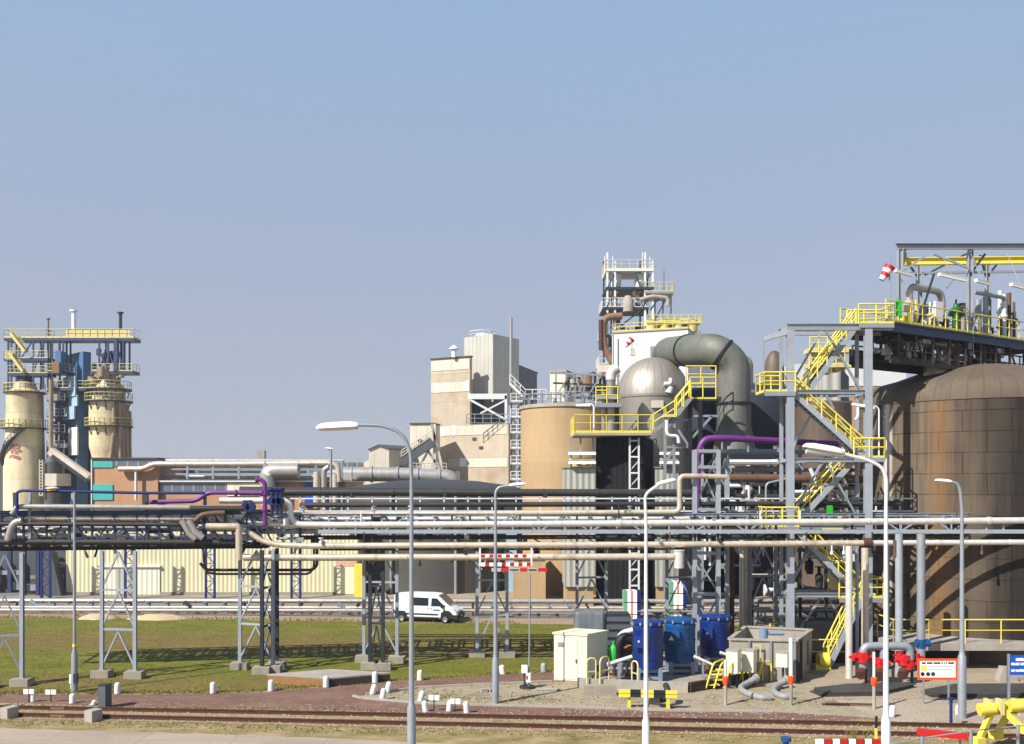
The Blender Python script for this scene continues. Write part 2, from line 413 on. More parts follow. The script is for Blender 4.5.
M['dirt']=ground_mat('sandy_dirt',[(.3,(128,115,94)),(.5,(158,146,124)),(.62,(142,130,104)),(.75,(118,108,74))],.35,(1,1.6,1))
M['dry_grass']=ground_mat('dry_grass_verge',[(.3,(104,96,52)),(.5,(140,124,84)),(.65,(160,144,108)),(.8,(92,92,40))],.6,(1,1.8,1))
M['grass_g']=ground_mat('grass_field',[(.3,(80,88,22)),(.5,(100,104,30)),(.7,(122,114,52))],.5,(.6,1.4,1),fine=3.,fine_amt=.42,bump=.06,pats='bands')
M['ballast']=ground_mat('ballast_bed',[(.3,(116,98,68)),(.5,(160,140,104)),(.7,(134,116,74))],1.2,(.6,1.5,1),fine=12.,fine_amt=.45,bump=.08)
M['red_road']=ground_mat('red_pavers',[(.25,(112,84,74)),(.5,(130,100,88)),(.75,(146,120,104))],.3,(1,1.4,1),fine=7.,fine_amt=.15,bump=0,pats='paver')
M['apron']=ground_mat('concrete_apron',[(.25,(140,128,112)),(.5,(160,147,130)),(.75,(174,160,142))],.25,(.5,1.6,1),fine=6.,fine_amt=.14,bump=.01,pats='slabs')
M['far_road']=ground_mat('far_road',[(.3,(120,112,102)),(.6,(138,128,116)),(.8,(150,140,126))],.2,(.3,1.5,1),fine=4.,fine_amt=.12,bump=.01)
M['pink_verge']=ground_mat('reddish_verge',[(.3,(140,120,98)),(.6,(156,136,114)),(.8,(128,110,80))],.4,(.4,1.4,1))
M['stones']=ground_mat('gravel_stone',[(.3,(110,98,82)),(.5,(160,150,134)),(.7,(128,112,90))],6.,fine=9.,fine_amt=.3,bump=0)
M['blade']=ground_mat('grass_blades',[(.3,(96,98,36)),(.5,(134,122,66)),(.7,(110,114,40))],.8,fine=3.,fine_amt=.25,bump=0)
# ------------------------------------------------------------------ camera, sun, sky
cam=bpy.data.cameras.new('camera'); co=bpy.data.objects.new('camera',cam); COL.objects.link(co)
co.location=(0,0,EYE); co.rotation_euler=(R(90),0,0)
cam.sensor_width=36; cam.lens=FOC/1024*36; cam.shift_y=(HZ-372)/1024; cam.clip_end=6000; cam.clip_start=.5
scene.camera=co
SUN_EL,SUN_AZ=42.,39.       # elevation; shadows run towards +X turned SUN_AZ towards +Y
sd=V((math.cos(R(SUN_AZ))*math.cos(R(SUN_EL)), math.sin(R(SUN_AZ))*math.cos(R(SUN_EL)), -math.sin(R(SUN_EL))))
sun=bpy.data.lights.new('sun','SUN'); sun.energy=4.7; sun.angle=R(.5); sun.color=(1,.96,.9)
so=bpy.data.objects.new('sun',sun); COL.objects.link(so); so.rotation_euler=sd.to_track_quat('-Z','Y').to_euler()
wd=bpy.data.worlds.new('World'); scene.world=wd; wd.use_nodes=True
nt=wd.node_tree; nt.nodes.clear()
sky=nt.nodes.new('ShaderNodeTexSky'); sky.sky_type='NISHITA'; sky.sun_disc=False; sky.sun_elevation=R(SUN_EL)
to_sun=-sd; sky.sun_rotation=math.atan2(to_sun.x,to_sun.y)%(2*math.pi)
sky.altitude=0; sky.air_density=1.1; sky.dust_density=.7; sky.ozone_density=2.2
hs=nt.nodes.new('ShaderNodeHueSaturation'); hs.inputs['Saturation'].default_value=.8; hs.inputs['Value'].default_value=1.
bg=nt.nodes.new('ShaderNodeBackground'); bg.inputs['Strength'].default_value=.1
wo=nt.nodes.new('ShaderNodeOutputWorld')
tc=nt.nodes.new('ShaderNodeTexCoord'); sx=nt.nodes.new('ShaderNodeSeparateXYZ'); nt.links.new(tc.outputs['Generated'],sx.inputs[0])
rp=nt.nodes.new('ShaderNodeValToRGB'); e=rp.color_ramp.elements; e.new(.25); e.new(.46)     # hazy spring sky: grey lilac low down, blue higher up
for el,(p,c) in zip(e,((0.,(167,171,186)),(.22,(164,174,196)),(.46,(154,181,216)),(1.,(58,92,156)))): el.position=p; el.color=lin(*c)
nt.links.new(sx.outputs[2],rp.inputs[0])
sc=nt.nodes.new('ShaderNodeVectorMath'); sc.operation='SCALE'; sc.inputs[3].default_value=6.3; nt.links.new(rp.outputs[0],sc.inputs[0])
mx=nt.nodes.new('ShaderNodeMix'); mx.data_type='RGBA'; mx.inputs[0].default_value=.85
nt.links.new(sky.outputs[0],hs.inputs['Color']); nt.links.new(hs.outputs[0],mx.inputs[6]); nt.links.new(sc.outputs[0],mx.inputs[7]); nt.links.new(mx.outputs[2],bg.inputs['Color']); nt.links.new(bg.outputs[0],wo.inputs['Surface'])
vs=scene.view_settings; vs.view_transform='Standard'; vs.look='None'; vs.gamma=1; vs.exposure=.7; vs.use_curve_mapping=False
scene.cycles.max_bounces=5; scene.cycles.diffuse_bounces=2; scene.cycles.glossy_bounces=3

# ------------------------------------------------------------------ ground sheets
def sheet(name,pts,z,m,jag=0.,cuts=0,seed=1):
    rnd=random.Random(seed); out=[]
    pts=[V((p[0],p[1],z)) for p in pts]
    for a,b in zip(pts,pts[1:]+pts[:1]):
        n=max(1,int((b-a).length/ (cuts or 1e9)))
        for i in range(n):
            p=lerp(a,b,i/n)
            if jag and (i or cuts): 
                d=(b-a).normalized(); nn=V((-d.y,d.x,0)); p=p+nn*rnd.uniform(-jag,jag)
            out.append(p)
    mb=MB(); mb.add(out,[tuple(range(len(out)))])
    a=sum(out[i].x*out[(i+1)%len(out)].y-out[(i+1)%len(out)].x*out[i].y for i in range(len(out)))
    if a<0: mb.f=[list(reversed(f)) for f in mb.f]
    return setting(mb,name,M[m])
def gp(*l): return [G(x,y) for x,y in l]
BIG=[(-2500,-200),(2500,-200),(2500,4500),(-2500,4500)]
sheet('ground',BIG,0,'dirt')
def rail_y(px,near=False): return (716.9 if near else 709.6)+(px-20)*(18.1/830 if near else 16.0/830)
# grass field: between the paved road and the far road
sheet('grass',gp((-420,690),(0,693),(130,694),(250,692),(330,686),(400,680.5),(470,676),(552,671),(640,668),(700,655),(830,640),(842,627))+[G(640,624.5),G(520,623),G(200,618.5),G(-420,611)],.006,'grass_g',.12,.5,3)
sheet('verge',gp((-420,612.),(200,619.5),(520,624),(850,628),(850,622.5),(520,617.5),(200,613.5),(-420,607)),.010,'pink_verge',.15,.8,5)
sheet('road_beyond_grass',gp((-420,608.5),(200,614.5),(520,619),(850,623.5),(1200,627),(1200,606),(850,600),(520,598.5),(200,596.5),(-420,593)),.014,'far_road')
sheet('dry_verge',gp((-420,702),(130,707),(310,709),(420,713),(580,719.8),(825,722.6),(870,718),(1010,714),(1200,720),(1200,800),(-420,800)),.005,'dry_grass',.1,.5,7)
# paved road with the curved branch round a sandy island
sheet('paved_road',gp((-420,692),(0,694.5),(140,694.5),(250,693),(268,691.5),(326,687),(367,681.7),(387,686),(353,696.6),(362,699),(378,700.3),(418,703.6),(460,705.4),(580,708.4),(680,711.5),(773,712.3),(856,716.7),(870,718),(825,722.6),(680,722.4),(580,719.6),(500,716),(418,712.6),(310,709),(140,707),(0,702.5),(-420,698)),.012,'red_road',.05,.5,9)
sheet('paved_branch',gp((353,696.6),(350,690),(368,681.9),(418,679.8),(460,677.7),(493,675),(552,672.5),(600,671),(600,680),(552,682),(496,684.6),(460,686),(418,688.4),(387,692.5),(366,695)),.016,'red_road',.05,.5,10)
sheet('track_bed',gp((-420,700),(20,708.4),(850,724.4),(1300,733),(1300,749),(850,738.6),(20,719.6),(-420,710)),.020,'ballast',.12,.5,12)
sheet('concrete_apron',gp((-420,721),(0,728.5),(250,735),(400,741.5),(470,746),(700,765),(700,1400),(-420,1400)),.012,'apron',.08,.6,14)
sheet('pale_hardstanding',gp((835,700),(1200,700),(1200,727),(900,722),(872,717)),.009,'apron',.1,.6,15)

# kerb of the island and of the upper branch
mb=MB()
for seq in ([(353,696.6),(362,699),(378,700.3),(418,703.6),(460,705.4),(580,708.4),(680,711.5),(773,712.3)],[(366,695),(387,692.5),(418,688.4),(460,686),(496,684.6),(552,682)]):
    q=[G(*p)+V((0,0,.03)) for p in seq]
    for a,b in zip(q,q[1:]): mb.beam(a,b,.16,.14)
setting(mb,'kerb',M['pale_concrete'])

# railway: two rails on sleepers
def railway():
    t=thing('railway_track','rusty single railway track crossing in front of the paved road','railway',G(400,720))
    for near in (False,True):
        mb=MB(); a=G(-420,rail_y(-420,near)); b=G(1350,rail_y(1350,near))
        for dz,w,h in ((.04,.16,.05),(.11,.03,.12),(.18,.075,.05)): mb.beam(a+V((0,0,dz)),b+V((0,0,dz)),w,h)
        mb.build('rail',M['rust'],t)
    for px in (58,262,520,790):
        for near in (False,True):
            mb=MB(); p=G(px,rail_y(px,near)); mb.box(p+V((0,0,.1)),(.7,.1,.1),R(-4.4)); mb.build('rail_joint',M['orange_rust' if px<100 else 'rust'],t)
railway()

# grass blades: one uncountable mass
def blades():
    rnd=random.Random(5); v=[];f=[]
    def tuft(p,h,n=3):
        for _ in range(n):
            a=rnd.uniform(0,6.28); r=rnd.uniform(0,.12); b=p+V((math.cos(a)*r,math.sin(a)*r,0)); w=.02+.02*rnd.random(); hh=h*rnd.uniform(.5,1.2)
            t=V((rnd.uniform(-.5,.5),rnd.uniform(-.5,.5),1))*hh; s=V((math.cos(a+1.5),math.sin(a+1.5),0))*w
            k=len(v); v.extend([b-s,b+s,b+t]); f.append((k,k+1,k+2))
    def band(x0,y0,x1,y1,spread,n,h):
        for _ in range(n):
            t=rnd.random(); p=G(x0+(x1-x0)*t,y0+(y1-y0)*t+rnd.gauss(0,spread)); 
            tuft(p,h*rnd.uniform(.4,1.3))
    band(-60,704.5,420,712,1.2,500,.07); band(420,714.5,830,723.5,1.2,350,.07)
    band(-60,719.5,420,731,2.2,800,.07); band(420,731,900,742,2.,500,.07)
    band(-60,694,250,692,1.2,900,.1); band(250,691,400,680,1,400,.1); band(400,680,552,672,.8,600,.1)
    band(390,694,560,700,3.5,500,.07); band(560,697,900,705,3,350,.06)
    band(-60,616,520,623,.7,900,.2)
    for _ in range(2600):
        p=G(rnd.uniform(-40,600),rnd.uniform(622,692)); 
        if p.y>48: tuft(p,.09,2)
    mb=MB(); mb.add(v,f); o=mb.build('grass_blades',M['blade']); tag(o,kind='stuff')
blades()
def stones():      # loose ballast and gravel: one uncountable mass
    rnd=random.Random(9); v=[];f=[]
    def st(p,r):
        k=len(v); q=[V((rnd.uniform(.6,1.2)*r*a,rnd.uniform(.6,1.2)*r*b,rnd.uniform(.5,1.)*r*c)) for a,b,c in ((1,0,0),(0,1,0),(-1,0,0),(0,-1,0),(0,0,1))]
        v.extend(p+d for d in q); f.extend([(k,k+1,k+4),(k+1,k+2,k+4),(k+2,k+3,k+4),(k+3,k,k+4)])
    for _ in range(4200):
        x=rnd.uniform(-20,1040); y=rail_y(x)+rnd.gauss(4,6)
        p=G(x,y); st(V((p.x,p.y,.02)),rnd.uniform(.03,.075))
    for _ in range(1100): p=G(rnd.uniform(560,1040),rnd.uniform(686,716)); st(V((p.x,p.y,.01)),rnd.uniform(.025,.08))
    for _ in range(300): p=G(rnd.uniform(380,560),rnd.uniform(686,704)); st(V((p.x,p.y,.01)),rnd.uniform(.025,.07))
    mb=MB(); mb.add(v,f); tag(mb.build('gravel_stones',M['stones']),kind='stuff')
stones()
# ================================================================== far left: twin lime kilns
def kilns():
    Y=170.; k=(Y-1.5)/FOC
    z=lambda py: EYE-(py-HZ)*k
    x=lambda px: (px-512)*k
    # left kiln
    t=thing('lime_kiln','stained cream lime kiln at far left with curved stair and red graffiti','kiln',(x(25),Y,0))
    mb=MB(); c=(x(25)*1.009,Y,0); mb.lathe(c,[(19.5*k,0),(19.5*k,z(466)),(18.5*k,z(464)),(17.5*k,z(428)),(16.8*k,z(392)),(11*k,z(388)),(10*k,z(382)),(6*k,z(381)),(0,z(381))],28)
    mb.build('shaft',M['kiln'],t)
    mb=MB(); mb.lathe(c,[(7*k,z(382)),(7*k,z(372)),(0,z(372))],14); mb.build('charging_hopper',M['dark_steel'],t)
    for py,r in ((428,22),(392,19.5)):
        mb=MB(); mb.lathe(c,[(16.5*k,z(py)-.15),(r*k,z(py)-.15),(r*k,z(py)+.05),(16.5*k,z(py)+.05)],24); p=mb.build('gallery',M['dark_steel'],t)
        mb=MB(); rail(mb,ring_pts(c,(r-.5)*k,z(py),170,370,14),1.5,1.4,.06); mb.build('railing',M['pale_yellow'],p)
    mb=MB()
    pts=[V((c[0]+20.2*k*math.cos(R(a)),c[1]+20.2*k*math.sin(R(a)),z(py))) for a,py in zip(range(300,176,-10),[428+i*3.2 for i in range(13)])]
    for a,b in zip(pts,pts[1:]): mb.beam(a,b,.8,.25)
    rail(mb,[p for p in pts],1.2,1.2,.06,0); mb.build('spiral_stair',M['dark_steel'],t)
    mb=MB(); rnd=random.Random(3)
    for i in range(26):     # sprayed scrawl, dabs standing just off the shell
        a=R(rnd.uniform(252,284)); zz=z(rnd.uniform(445,459)); r=18.3*k+.03
        mb.box((c[0]+r*math.cos(a),c[1]+r*math.sin(a),zz),(rnd.uniform(.2,.8),.02,rnd.uniform(.12,.5)),a+R(90))
    mb.build('graffiti',mat_graf,t)
    # right kiln
    t=thing('lime_kiln','cream lime kiln with tapered foot and ring galleries behind the teal building','kiln',(x(109),Y,0))
    c=(x(109)*1.009,Y,0); mb=MB(); mb.lathe(c,[(13*k,0),(13*k,z(470)),(17*k,z(452)),(18.5*k,z(447)),(18.8*k,z(402)),(16*k,z(400)),(15*k,z(386)),(8*k,z(380)),(0,z(380))],28); mb.build('shaft',M['kiln'],t)
    for py,r in ((426,23),(401,23),(389,22)):
        mb=MB(); mb.lathe(c,[(15*k,z(py)-.15),(r*k,z(py)-.15),(r*k,z(py)+.05),(15*k,z(py)+.05)],24); p=mb.build('gallery',M['dark_steel'],t)
        for a in range(180,361,30):
            mb.beam(V((c[0]+r*k*math.cos(R(a)),c[1]+r*k*math.sin(R(a)),z(py))),V((c[0]+17*k*math.cos(R(a)),c[1]+17*k*math.sin(R(a)),z(py+11))),.14) if False else None
        mb=MB(); rail(mb,ring_pts(c,(r-.5)*k,z(py),170,370,16),1.4,1.2,.06); mb.build('railing',M['pale_yellow'],p)
        for a in range(185,361,25): mb=MB(); mb.beam(V((c[0]+(r-1)*k*math.cos(R(a)),c[1]+(r-1)*k*math.sin(R(a)),z(py)-.1)),V((c[0]+18.6*k*math.cos(R(a)),c[1]+18.6*k*math.sin(R(a)),z(py+9))),.16); mb.build('bracket',M['dark_steel'],p)
    mb=MB(); rnd=random.Random(8)
    for i in range(22):
        a=R(rnd.uniform(300,400)); r=rnd.uniform(15,20)*k; p0=V((c[0]+r*math.cos(a),c[1]+r*math.sin(a),z(rnd.uniform(402,412)))); mb.tube(fillet([p0,p0-V((0,0,rnd.uniform(3,9))),p0-V((rnd.uniform(-.5,.8),.3,12))],1),.35,6)
    mb.build('burner_pipes',M['kiln_dirty'],t)
    mb=MB(); rnd=random.Random(9)
    for i in range(26):
        a=R(rnd.uniform(180,360)); r=rnd.uniform(8,17)*k; p0=V((c[0]+r*math.cos(a),c[1]+r*math.sin(a),z(rnd.uniform(376,398)))); mb.cyl(p0,p0+V((0,0,rnd.uniform(.8,2.6))),rnd.uniform(.25,.8),n=8)
    mb.build('top_equipment',M['kiln_dirty'],t)
    # steel frame and head deck over both
    t=thing('head_frame','blue steel head frame with long pale yellow deck across both lime kilns','steel frame',(x(70),Y,0))
    for px0,px1,py in ((4,46,338),(46,134,338),(4,48,358),(8,48,373),(46,66,371),(50,90,388),(92,133,371)):
        mb=MB(); mb.span((x(px0),Y-1.6,z(py)-.5),(x(px1),Y+1.6,z(py))); d=mb.build('deck',M['blue_steel'],t)
        mb=MB(); rail(mb,[V((x(px0),Y+1.6,z(py))),V((x(px0),Y-1.6,z(py))),V((x(px1),Y-1.6,z(py))),V((x(px1),Y+1.6,z(py)))],1.6 if py==338 else 1.3,1.3,.05,.3 if py==338 else .15); mb.build('railing',M['pale_yellow'],d)
    mb=MB(); mb.span((x(66),Y-1.55,z(338)+.05),(x(130),Y-1.4,z(329))); mb.build('deck_screen',M['pale_yellow'],t)
    for px,pt,pb in ((8,338,470),(11,338,388),(33,338,388),(43,338,388),(52,338,388),(59,338,371),(63,338,371),(99,338,371),(108,338,371),(116,338,371),(118,338,371),(123,338,371)):
        for yy in (Y-1.4,Y+1.4):
            mb=MB(); mb.beam(V((x(px),yy,z(pb))),V((x(px),yy,z(pt))),.26 if px!=116 else .7); mb.build('post',M['blue_steel'],t)
    for a,b in (((99,371),(108,340)),((108,371),(99,350)),((108,350),(116,371)),((11,373),(33,340)),((33,373),(43,340)),((116,340),(123,371))):
        mb=MB(); mb.beam(V((x(a[0]),Y-1.4,z(a[1]))),V((x(b[0]),Y-1.4,z(b[1]))),.2); mb.build('brace',M['blue_steel'],t)
    for a,b in (((13,334),(27,352)),((12,354),(25,372))):
        mb=MB(); p,q=V((x(a[0]),Y-1.9,z(a[1]))),V((x(b[0]),Y-1.9,z(b[1]))); mb.beam(p,q,1.2,.5)
        rail(mb,[p,q],1.2,1.2,.06,0); mb.build('staircase',M['pale_yellow'],t)
    mb=MB()
    for i in range(4): mb.span((x(8+i*2),Y-2.4,z(352)),(x(9.2+i*2),Y-2.1,z(360)))
    mb.build('deck_screen',M['pale_yellow'],t)
    rnd=random.Random(77)
    for i in range(26):
        px=rnd.uniform(47,63) if i<17 else rnd.uniform(92,124); py=rnd.uniform(374,470) if i<17 else rnd.uniform(342,384); mb=MB()
        if i%2: mb.box(V((x(px),Y-.6,z(py))),(rnd.uniform(.6,2.4),1.2,rnd.uniform(.6,2.4)))
        else: mb.cyl(V((x(px),Y-.8,z(py)-rnd.uniform(1,5))),V((x(px),Y-.8,z(py))),rnd.uniform(.15,.5),n=8)
        mb.build('plant_fitting',M[rnd.choice(['dark_steel','blue_steel','kiln_dirty','grey_pipe','tank_dark','dark_steel'])],t)
    for py in (400,416,432,448): mb=MB(); mb.span((x(46),Y-1.2,z(py)-.2),(x(64),Y+1.2,z(py))); mb.build('deck',M['dark_steel'],t); mb=MB(); rail(mb,[V((x(46),Y-1.2,z(py))),V((x(64),Y-1.2,z(py)))],1.3,1.2,.06,.1); mb.build('railing',M['galv'],t)
    # chimneys
    for nm,px,pt,pb,r,m_,lab in (('chimney',44,318,392,.2,'kiln_dirty','thin brown chimney beside the left kiln top'),('chimney',70,310,330,.38,'bright_white','short white chimney with a flat cap on the head frame deck'),('chimney',117,312,331,.3,'dark_steel','dark chimney on the right end of the head frame deck')):
        mb=MB(); mb.cyl(V((x(px),Y,z(pb))),V((x(px),Y,z(pt))),r,n=10); mb.cyl(V((x(px),Y,z(pt))),V((x(px),Y,z(pt)+.25)),r*1.9,n=10); mb.cyl(V((x(px),Y,z(pb)-.1)),V((x(px),Y,z(pb)+.3)),r*1.8,n=10)
        solo(mb,nm,M[m_],lab,'chimney','chimneys of the lime kilns')
    # blue tower
    t=thing('elevator_tower','stepped blue clad hoist tower between the two lime kilns','tower',(x(78),Y+2,0))
    mb=MB(); fp=footprint(66,83,91,Y-1,42); mb.prism(fp,z(385),z(351)); mb.build('upper_block',M['blue_tower'],t)
    mb=MB(); fp=footprint(62,77,88,Y-.4,42); mb.prism(fp,0,z(383)); mb.build('shaft',M['blue_tower'],t)
    for a,b,c_,d in ((63,75,376,396),(68,77,395,406),(62,74,406,419),(68,77,427,455)):
        mb=MB(); fp=footprint(a,b,b+1.5,Y-2.,42); mb.prism(fp,z(d),z(c_)); mb.build('enclosure',M['white_clad'] if c_>420 else M['blue_pale'],t)
    mb=MB(); mb.span((x(45),Y+2.2,0),(x(93),Y+5,z(388))); mb.build('rear_casing',M['rear_blue'],t)
    for py in (400,416,432,448,464): mb=MB(); mb.span((x(45),Y+2.05,z(py)-.3),(x(93),Y+2.15,z(py))); mb.build('floor_band',M['dark_steel'],t)
    mb=MB(); mb.span((x(59),Y-3,z(371)),(x(65),Y-1,z(352))); mb.build('hoist_house',M['blue_tower'],t)
    mb=MB(); mb.span((x(57),Y-3.4,z(374)),(x(64),Y-2.4,z(363))); mb.build('hoist_motor',M['orange_rust'],t)
    t=thing('chute','pale enclosed conveyor chute sloping down to the teal building','chute',(x(70),Y-6,0))
    mb=MB(); mb.beam(V((x(54),Y-2.6,z(451))),V((x(92),Y-2.6,z(478))),1.6,1.3); mb.build('casing',M['mill_light'],t)
    mb=MB(); mb.beam(V((x(57),Y-3.2,z(456))),V((x(92),Y-3.2,z(481))),.5,.6); mb.build('walkway',M['dark_steel'],t)
    mb=MB(); mb.cyl(V((x(53),Y-2.2,z(495))),V((x(53),Y-2.2,z(380))),.4,n=10); solo(mb,'vent_pipe',M['kiln_dirty'],'tall brown vent pipe between the left kiln and the blue tower','pipe')
    t=thing('dust_silo','dark grey dust silo with cage ladder right of the left kiln','silo',(x(54),Y-2,0))
    mb=MB(); mb.lathe((x(54),Y-2,0),[(8*k,0),(8*k,z(462)),(4*k,z(457)),(0,z(457))],18); mb.build('shell',M['tank_dark'],t)
    mb=MB()
    for py in range(462,496,3): mb.beam(V((x(46),Y-3.8,z(py))),V((x(49),Y-3.8,z(py))),.15)
    mb.beam(V((x(46),Y-3.8,z(496))),V((x(46),Y-3.8,z(460))),.15); mb.beam(V((x(49),Y-3.8,z(496))),V((x(49),Y-3.8,z(460))),.15); mb.build('ladder',M['mill_light'],t)
    mb=MB(); mb.span((x(63),Y-8,z(486)),(x(74),Y-2.6,z(474))); o=solo(mb,'control_cabin',M['mill_light'],'small pale cabin at the foot of the blue hoist tower','cabin')
    t=thing('kiln_building','dark low building behind the foot of the kilns at far left','building',(x(0),Y+8,0))
    mb=MB(); mb.span((x(-50),Y+5,0),(x(88),Y+14,z(470))); mb.build('wall',M['mill_dark'],t)
    mb=MB(); mb.span((x(-50),Y+4.8,z(470)),(x(88),Y+14.2,z(468.5))); mb.build('roof',M['roof_dark'],t)
    mb=MB(); mb.span((x(-50),Y+2,0),(x(4),Y+4.5,z(457))); mb.build('annex_wall',M['mill_dark'],t)
mat_graf=mat('graffiti_paint',(178,112,104),.7,0,.2)
mk('blue_pale',(150,178,194),.55,0,.1,.3)
mk('rear_blue',(58,76,100),.6,0,.25,.3,panel=(3,3,0,.08),joint=.6)
kilns()

# ================================================================== teal and tan plant building with pipe bridge on top
def teal_building():
    Y=112.; k=Y/FOC; z=lambda py: EYE-(py-HZ)*k; x=lambda px:(px-512)*k
    t=thing('plant_building','plant building with teal and tan wall panels and grey window bands','building',(x(160),Y,0))
    mb=MB(); mb.span((x(92),Y,0),(x(158),Y+16,z(459))); mb.build('wall',M['tan_panel'],t)
    for a,b in ((461,467.5),(484.5,500)):
        mb=MB(); mb.span((x(92.5),Y-.12,z(b)),(x(113),Y-.01,z(a))); mb.build('teal_panel',M['teal'],t)
    mb=MB(); mb.span((x(91.5),Y-.3,z(459)),(x(158.3),Y+16.2,z(457.6))); mb.build('roof',M['roof_dark'],t)
    mb=MB(); mb.span((x(114),Y-.1,z(466.5)),(x(157),Y-.02,z(460))); mb.build('window_band',M['window_grey'],t)
    mb=MB(); mb.span((x(113.2),Y-.14,z(499)),(x(121),Y-.03,z(461)));
    mb=MB(); mb.span((x(91.6),Y-.2,0),(x(92.6),Y+.2,z(457.7))); mb.build('corner_trim',M['white_paint'],t)
    # long annex
    mb=MB(); mb.span((x(158.5),Y+.6,0),(x(345),Y+14,z(482))); mb.build('annex_wall',M['tan_panel'],t)
    mb=MB(); mb.span((x(159),Y+.4,z(492)),(x(226),Y+.58,z(483))); mb.build('window_band',M['window_grey'],t)
    mb=MB(); mb.span((x(226.2),Y+.35,z(496)),(x(270),Y+.57,z(483))); mb.build('cream_panel',M['cream_cabin'],t)
    mb=MB(); mb.span((x(304),Y+.3,z(507)),(x(316),Y+.56,z(482.5))); mb.build('blue_door',M['sign_blue'],t)
    mb=MB(); mb.span((x(158.6),Y+.1,z(482)),(x(346),Y+14.2,z(480.5))); mb.build('annex_roof',M['white_paint'],t)
    mb=MB(); mb.span((x(160),Y+9,z(480)),(x(250),Y+14,z(457))); mb.span((x(250),Y+10,z(480)),(x(345),Y+14,z(460))); mb.build('rear_wall',M['window_grey'],t)
    mb=MB(); mb.slab([V((x(157),Y+8.5,z(457))),V((x(200),Y+8.5,z(457))),V((x(270),Y+8.5,z(459.5))),V((x(270),Y+8.5,z(460.2))),V((x(157),Y+8.5,z(458)))],(0,6,0)); mb.build('rear_roof',M['roof_dark'],t)
    # pipe bridge on the annex
    t=thing('roof_pipe_bridge','grey pipe bridge with handrail posts running along the annex roof','pipe bridge',(x(250),Y+1.5,z(481)))
    for py in (462,469,474,480):
        mb=MB(); mb.beam(V((x(158),Y+1.2,z(py))),V((x(341),Y+1.2,z(py))),.22); mb.build('beam',M['galv'],t)
    for i,px in enumerate(range(158,345,26)):
        mb=MB(); mb.beam(V((x(px),Y+1.2,z(481))),V((x(px),Y+1.2,z(460))),.26); mb.build('post',M['galv'],t)
    rndp=[(460.5,158,341,.28),(466,161,335,.3),(472,190,300,.22),(476.5,170,330,.35)]
    for i,(py,a,b,r) in enumerate(rndp):
        mb=MB(); mb.cyl(V((x(a),Y+2+i*.8,z(py))),V((x(b),Y+2+i*.8,z(py))),r,n=8); mb.build('pipe',M['grey_pipe'],t)
    def pipe(pts,r,m_,lab,rad=1.2):
        mb=MB(); mb.tube(fillet([V((x(p[0]),Y+(p[2] if len(p)>2 else -.6),z(p[1]))) for p in pts],rad),r,10); return solo(mb,'pipe',M[m_],lab,'pipe','pipes around the plant building')
    pipe([(121,469),(146,469),(155,464),(240,464),(330,463),(339,466,),(340,482)],.33,'warm_pipe','beige lagged pipe kinking up over the grey window band')
    pipe([(138,500),(138,470)],.16,'white_paint','thin white downpipe on the tan wall panels')
    pipe([(269,505),(269,473),(276,471),(300,471)],.95,'grey_pipe','wide grey elbow duct rising beside the blue door')
    pipe([(267,480),(267,462)],.35,'galv','short vertical grey pipe above the purple pipe head')
    pipe([(318,508),(318,472)],.45,'warm_pipe','beige standing pipe right of the blue door')
    pipe([(325,508),(325,470),(330,467)],.35,'grey_pipe','grey standing pipe close to the site lamp')
    pipe([(336,508),(336,474)],.4,'warm_pipe','tan standing pipe at the annex corner')
    mb=MB(); mb.span((x(243),Y+6,z(458)),(x(251),Y+7,z(448.5))); solo(mb,'roof_vent',M['pale_concrete'],'small pale vent box on the annex roof','vent')
teal_building()

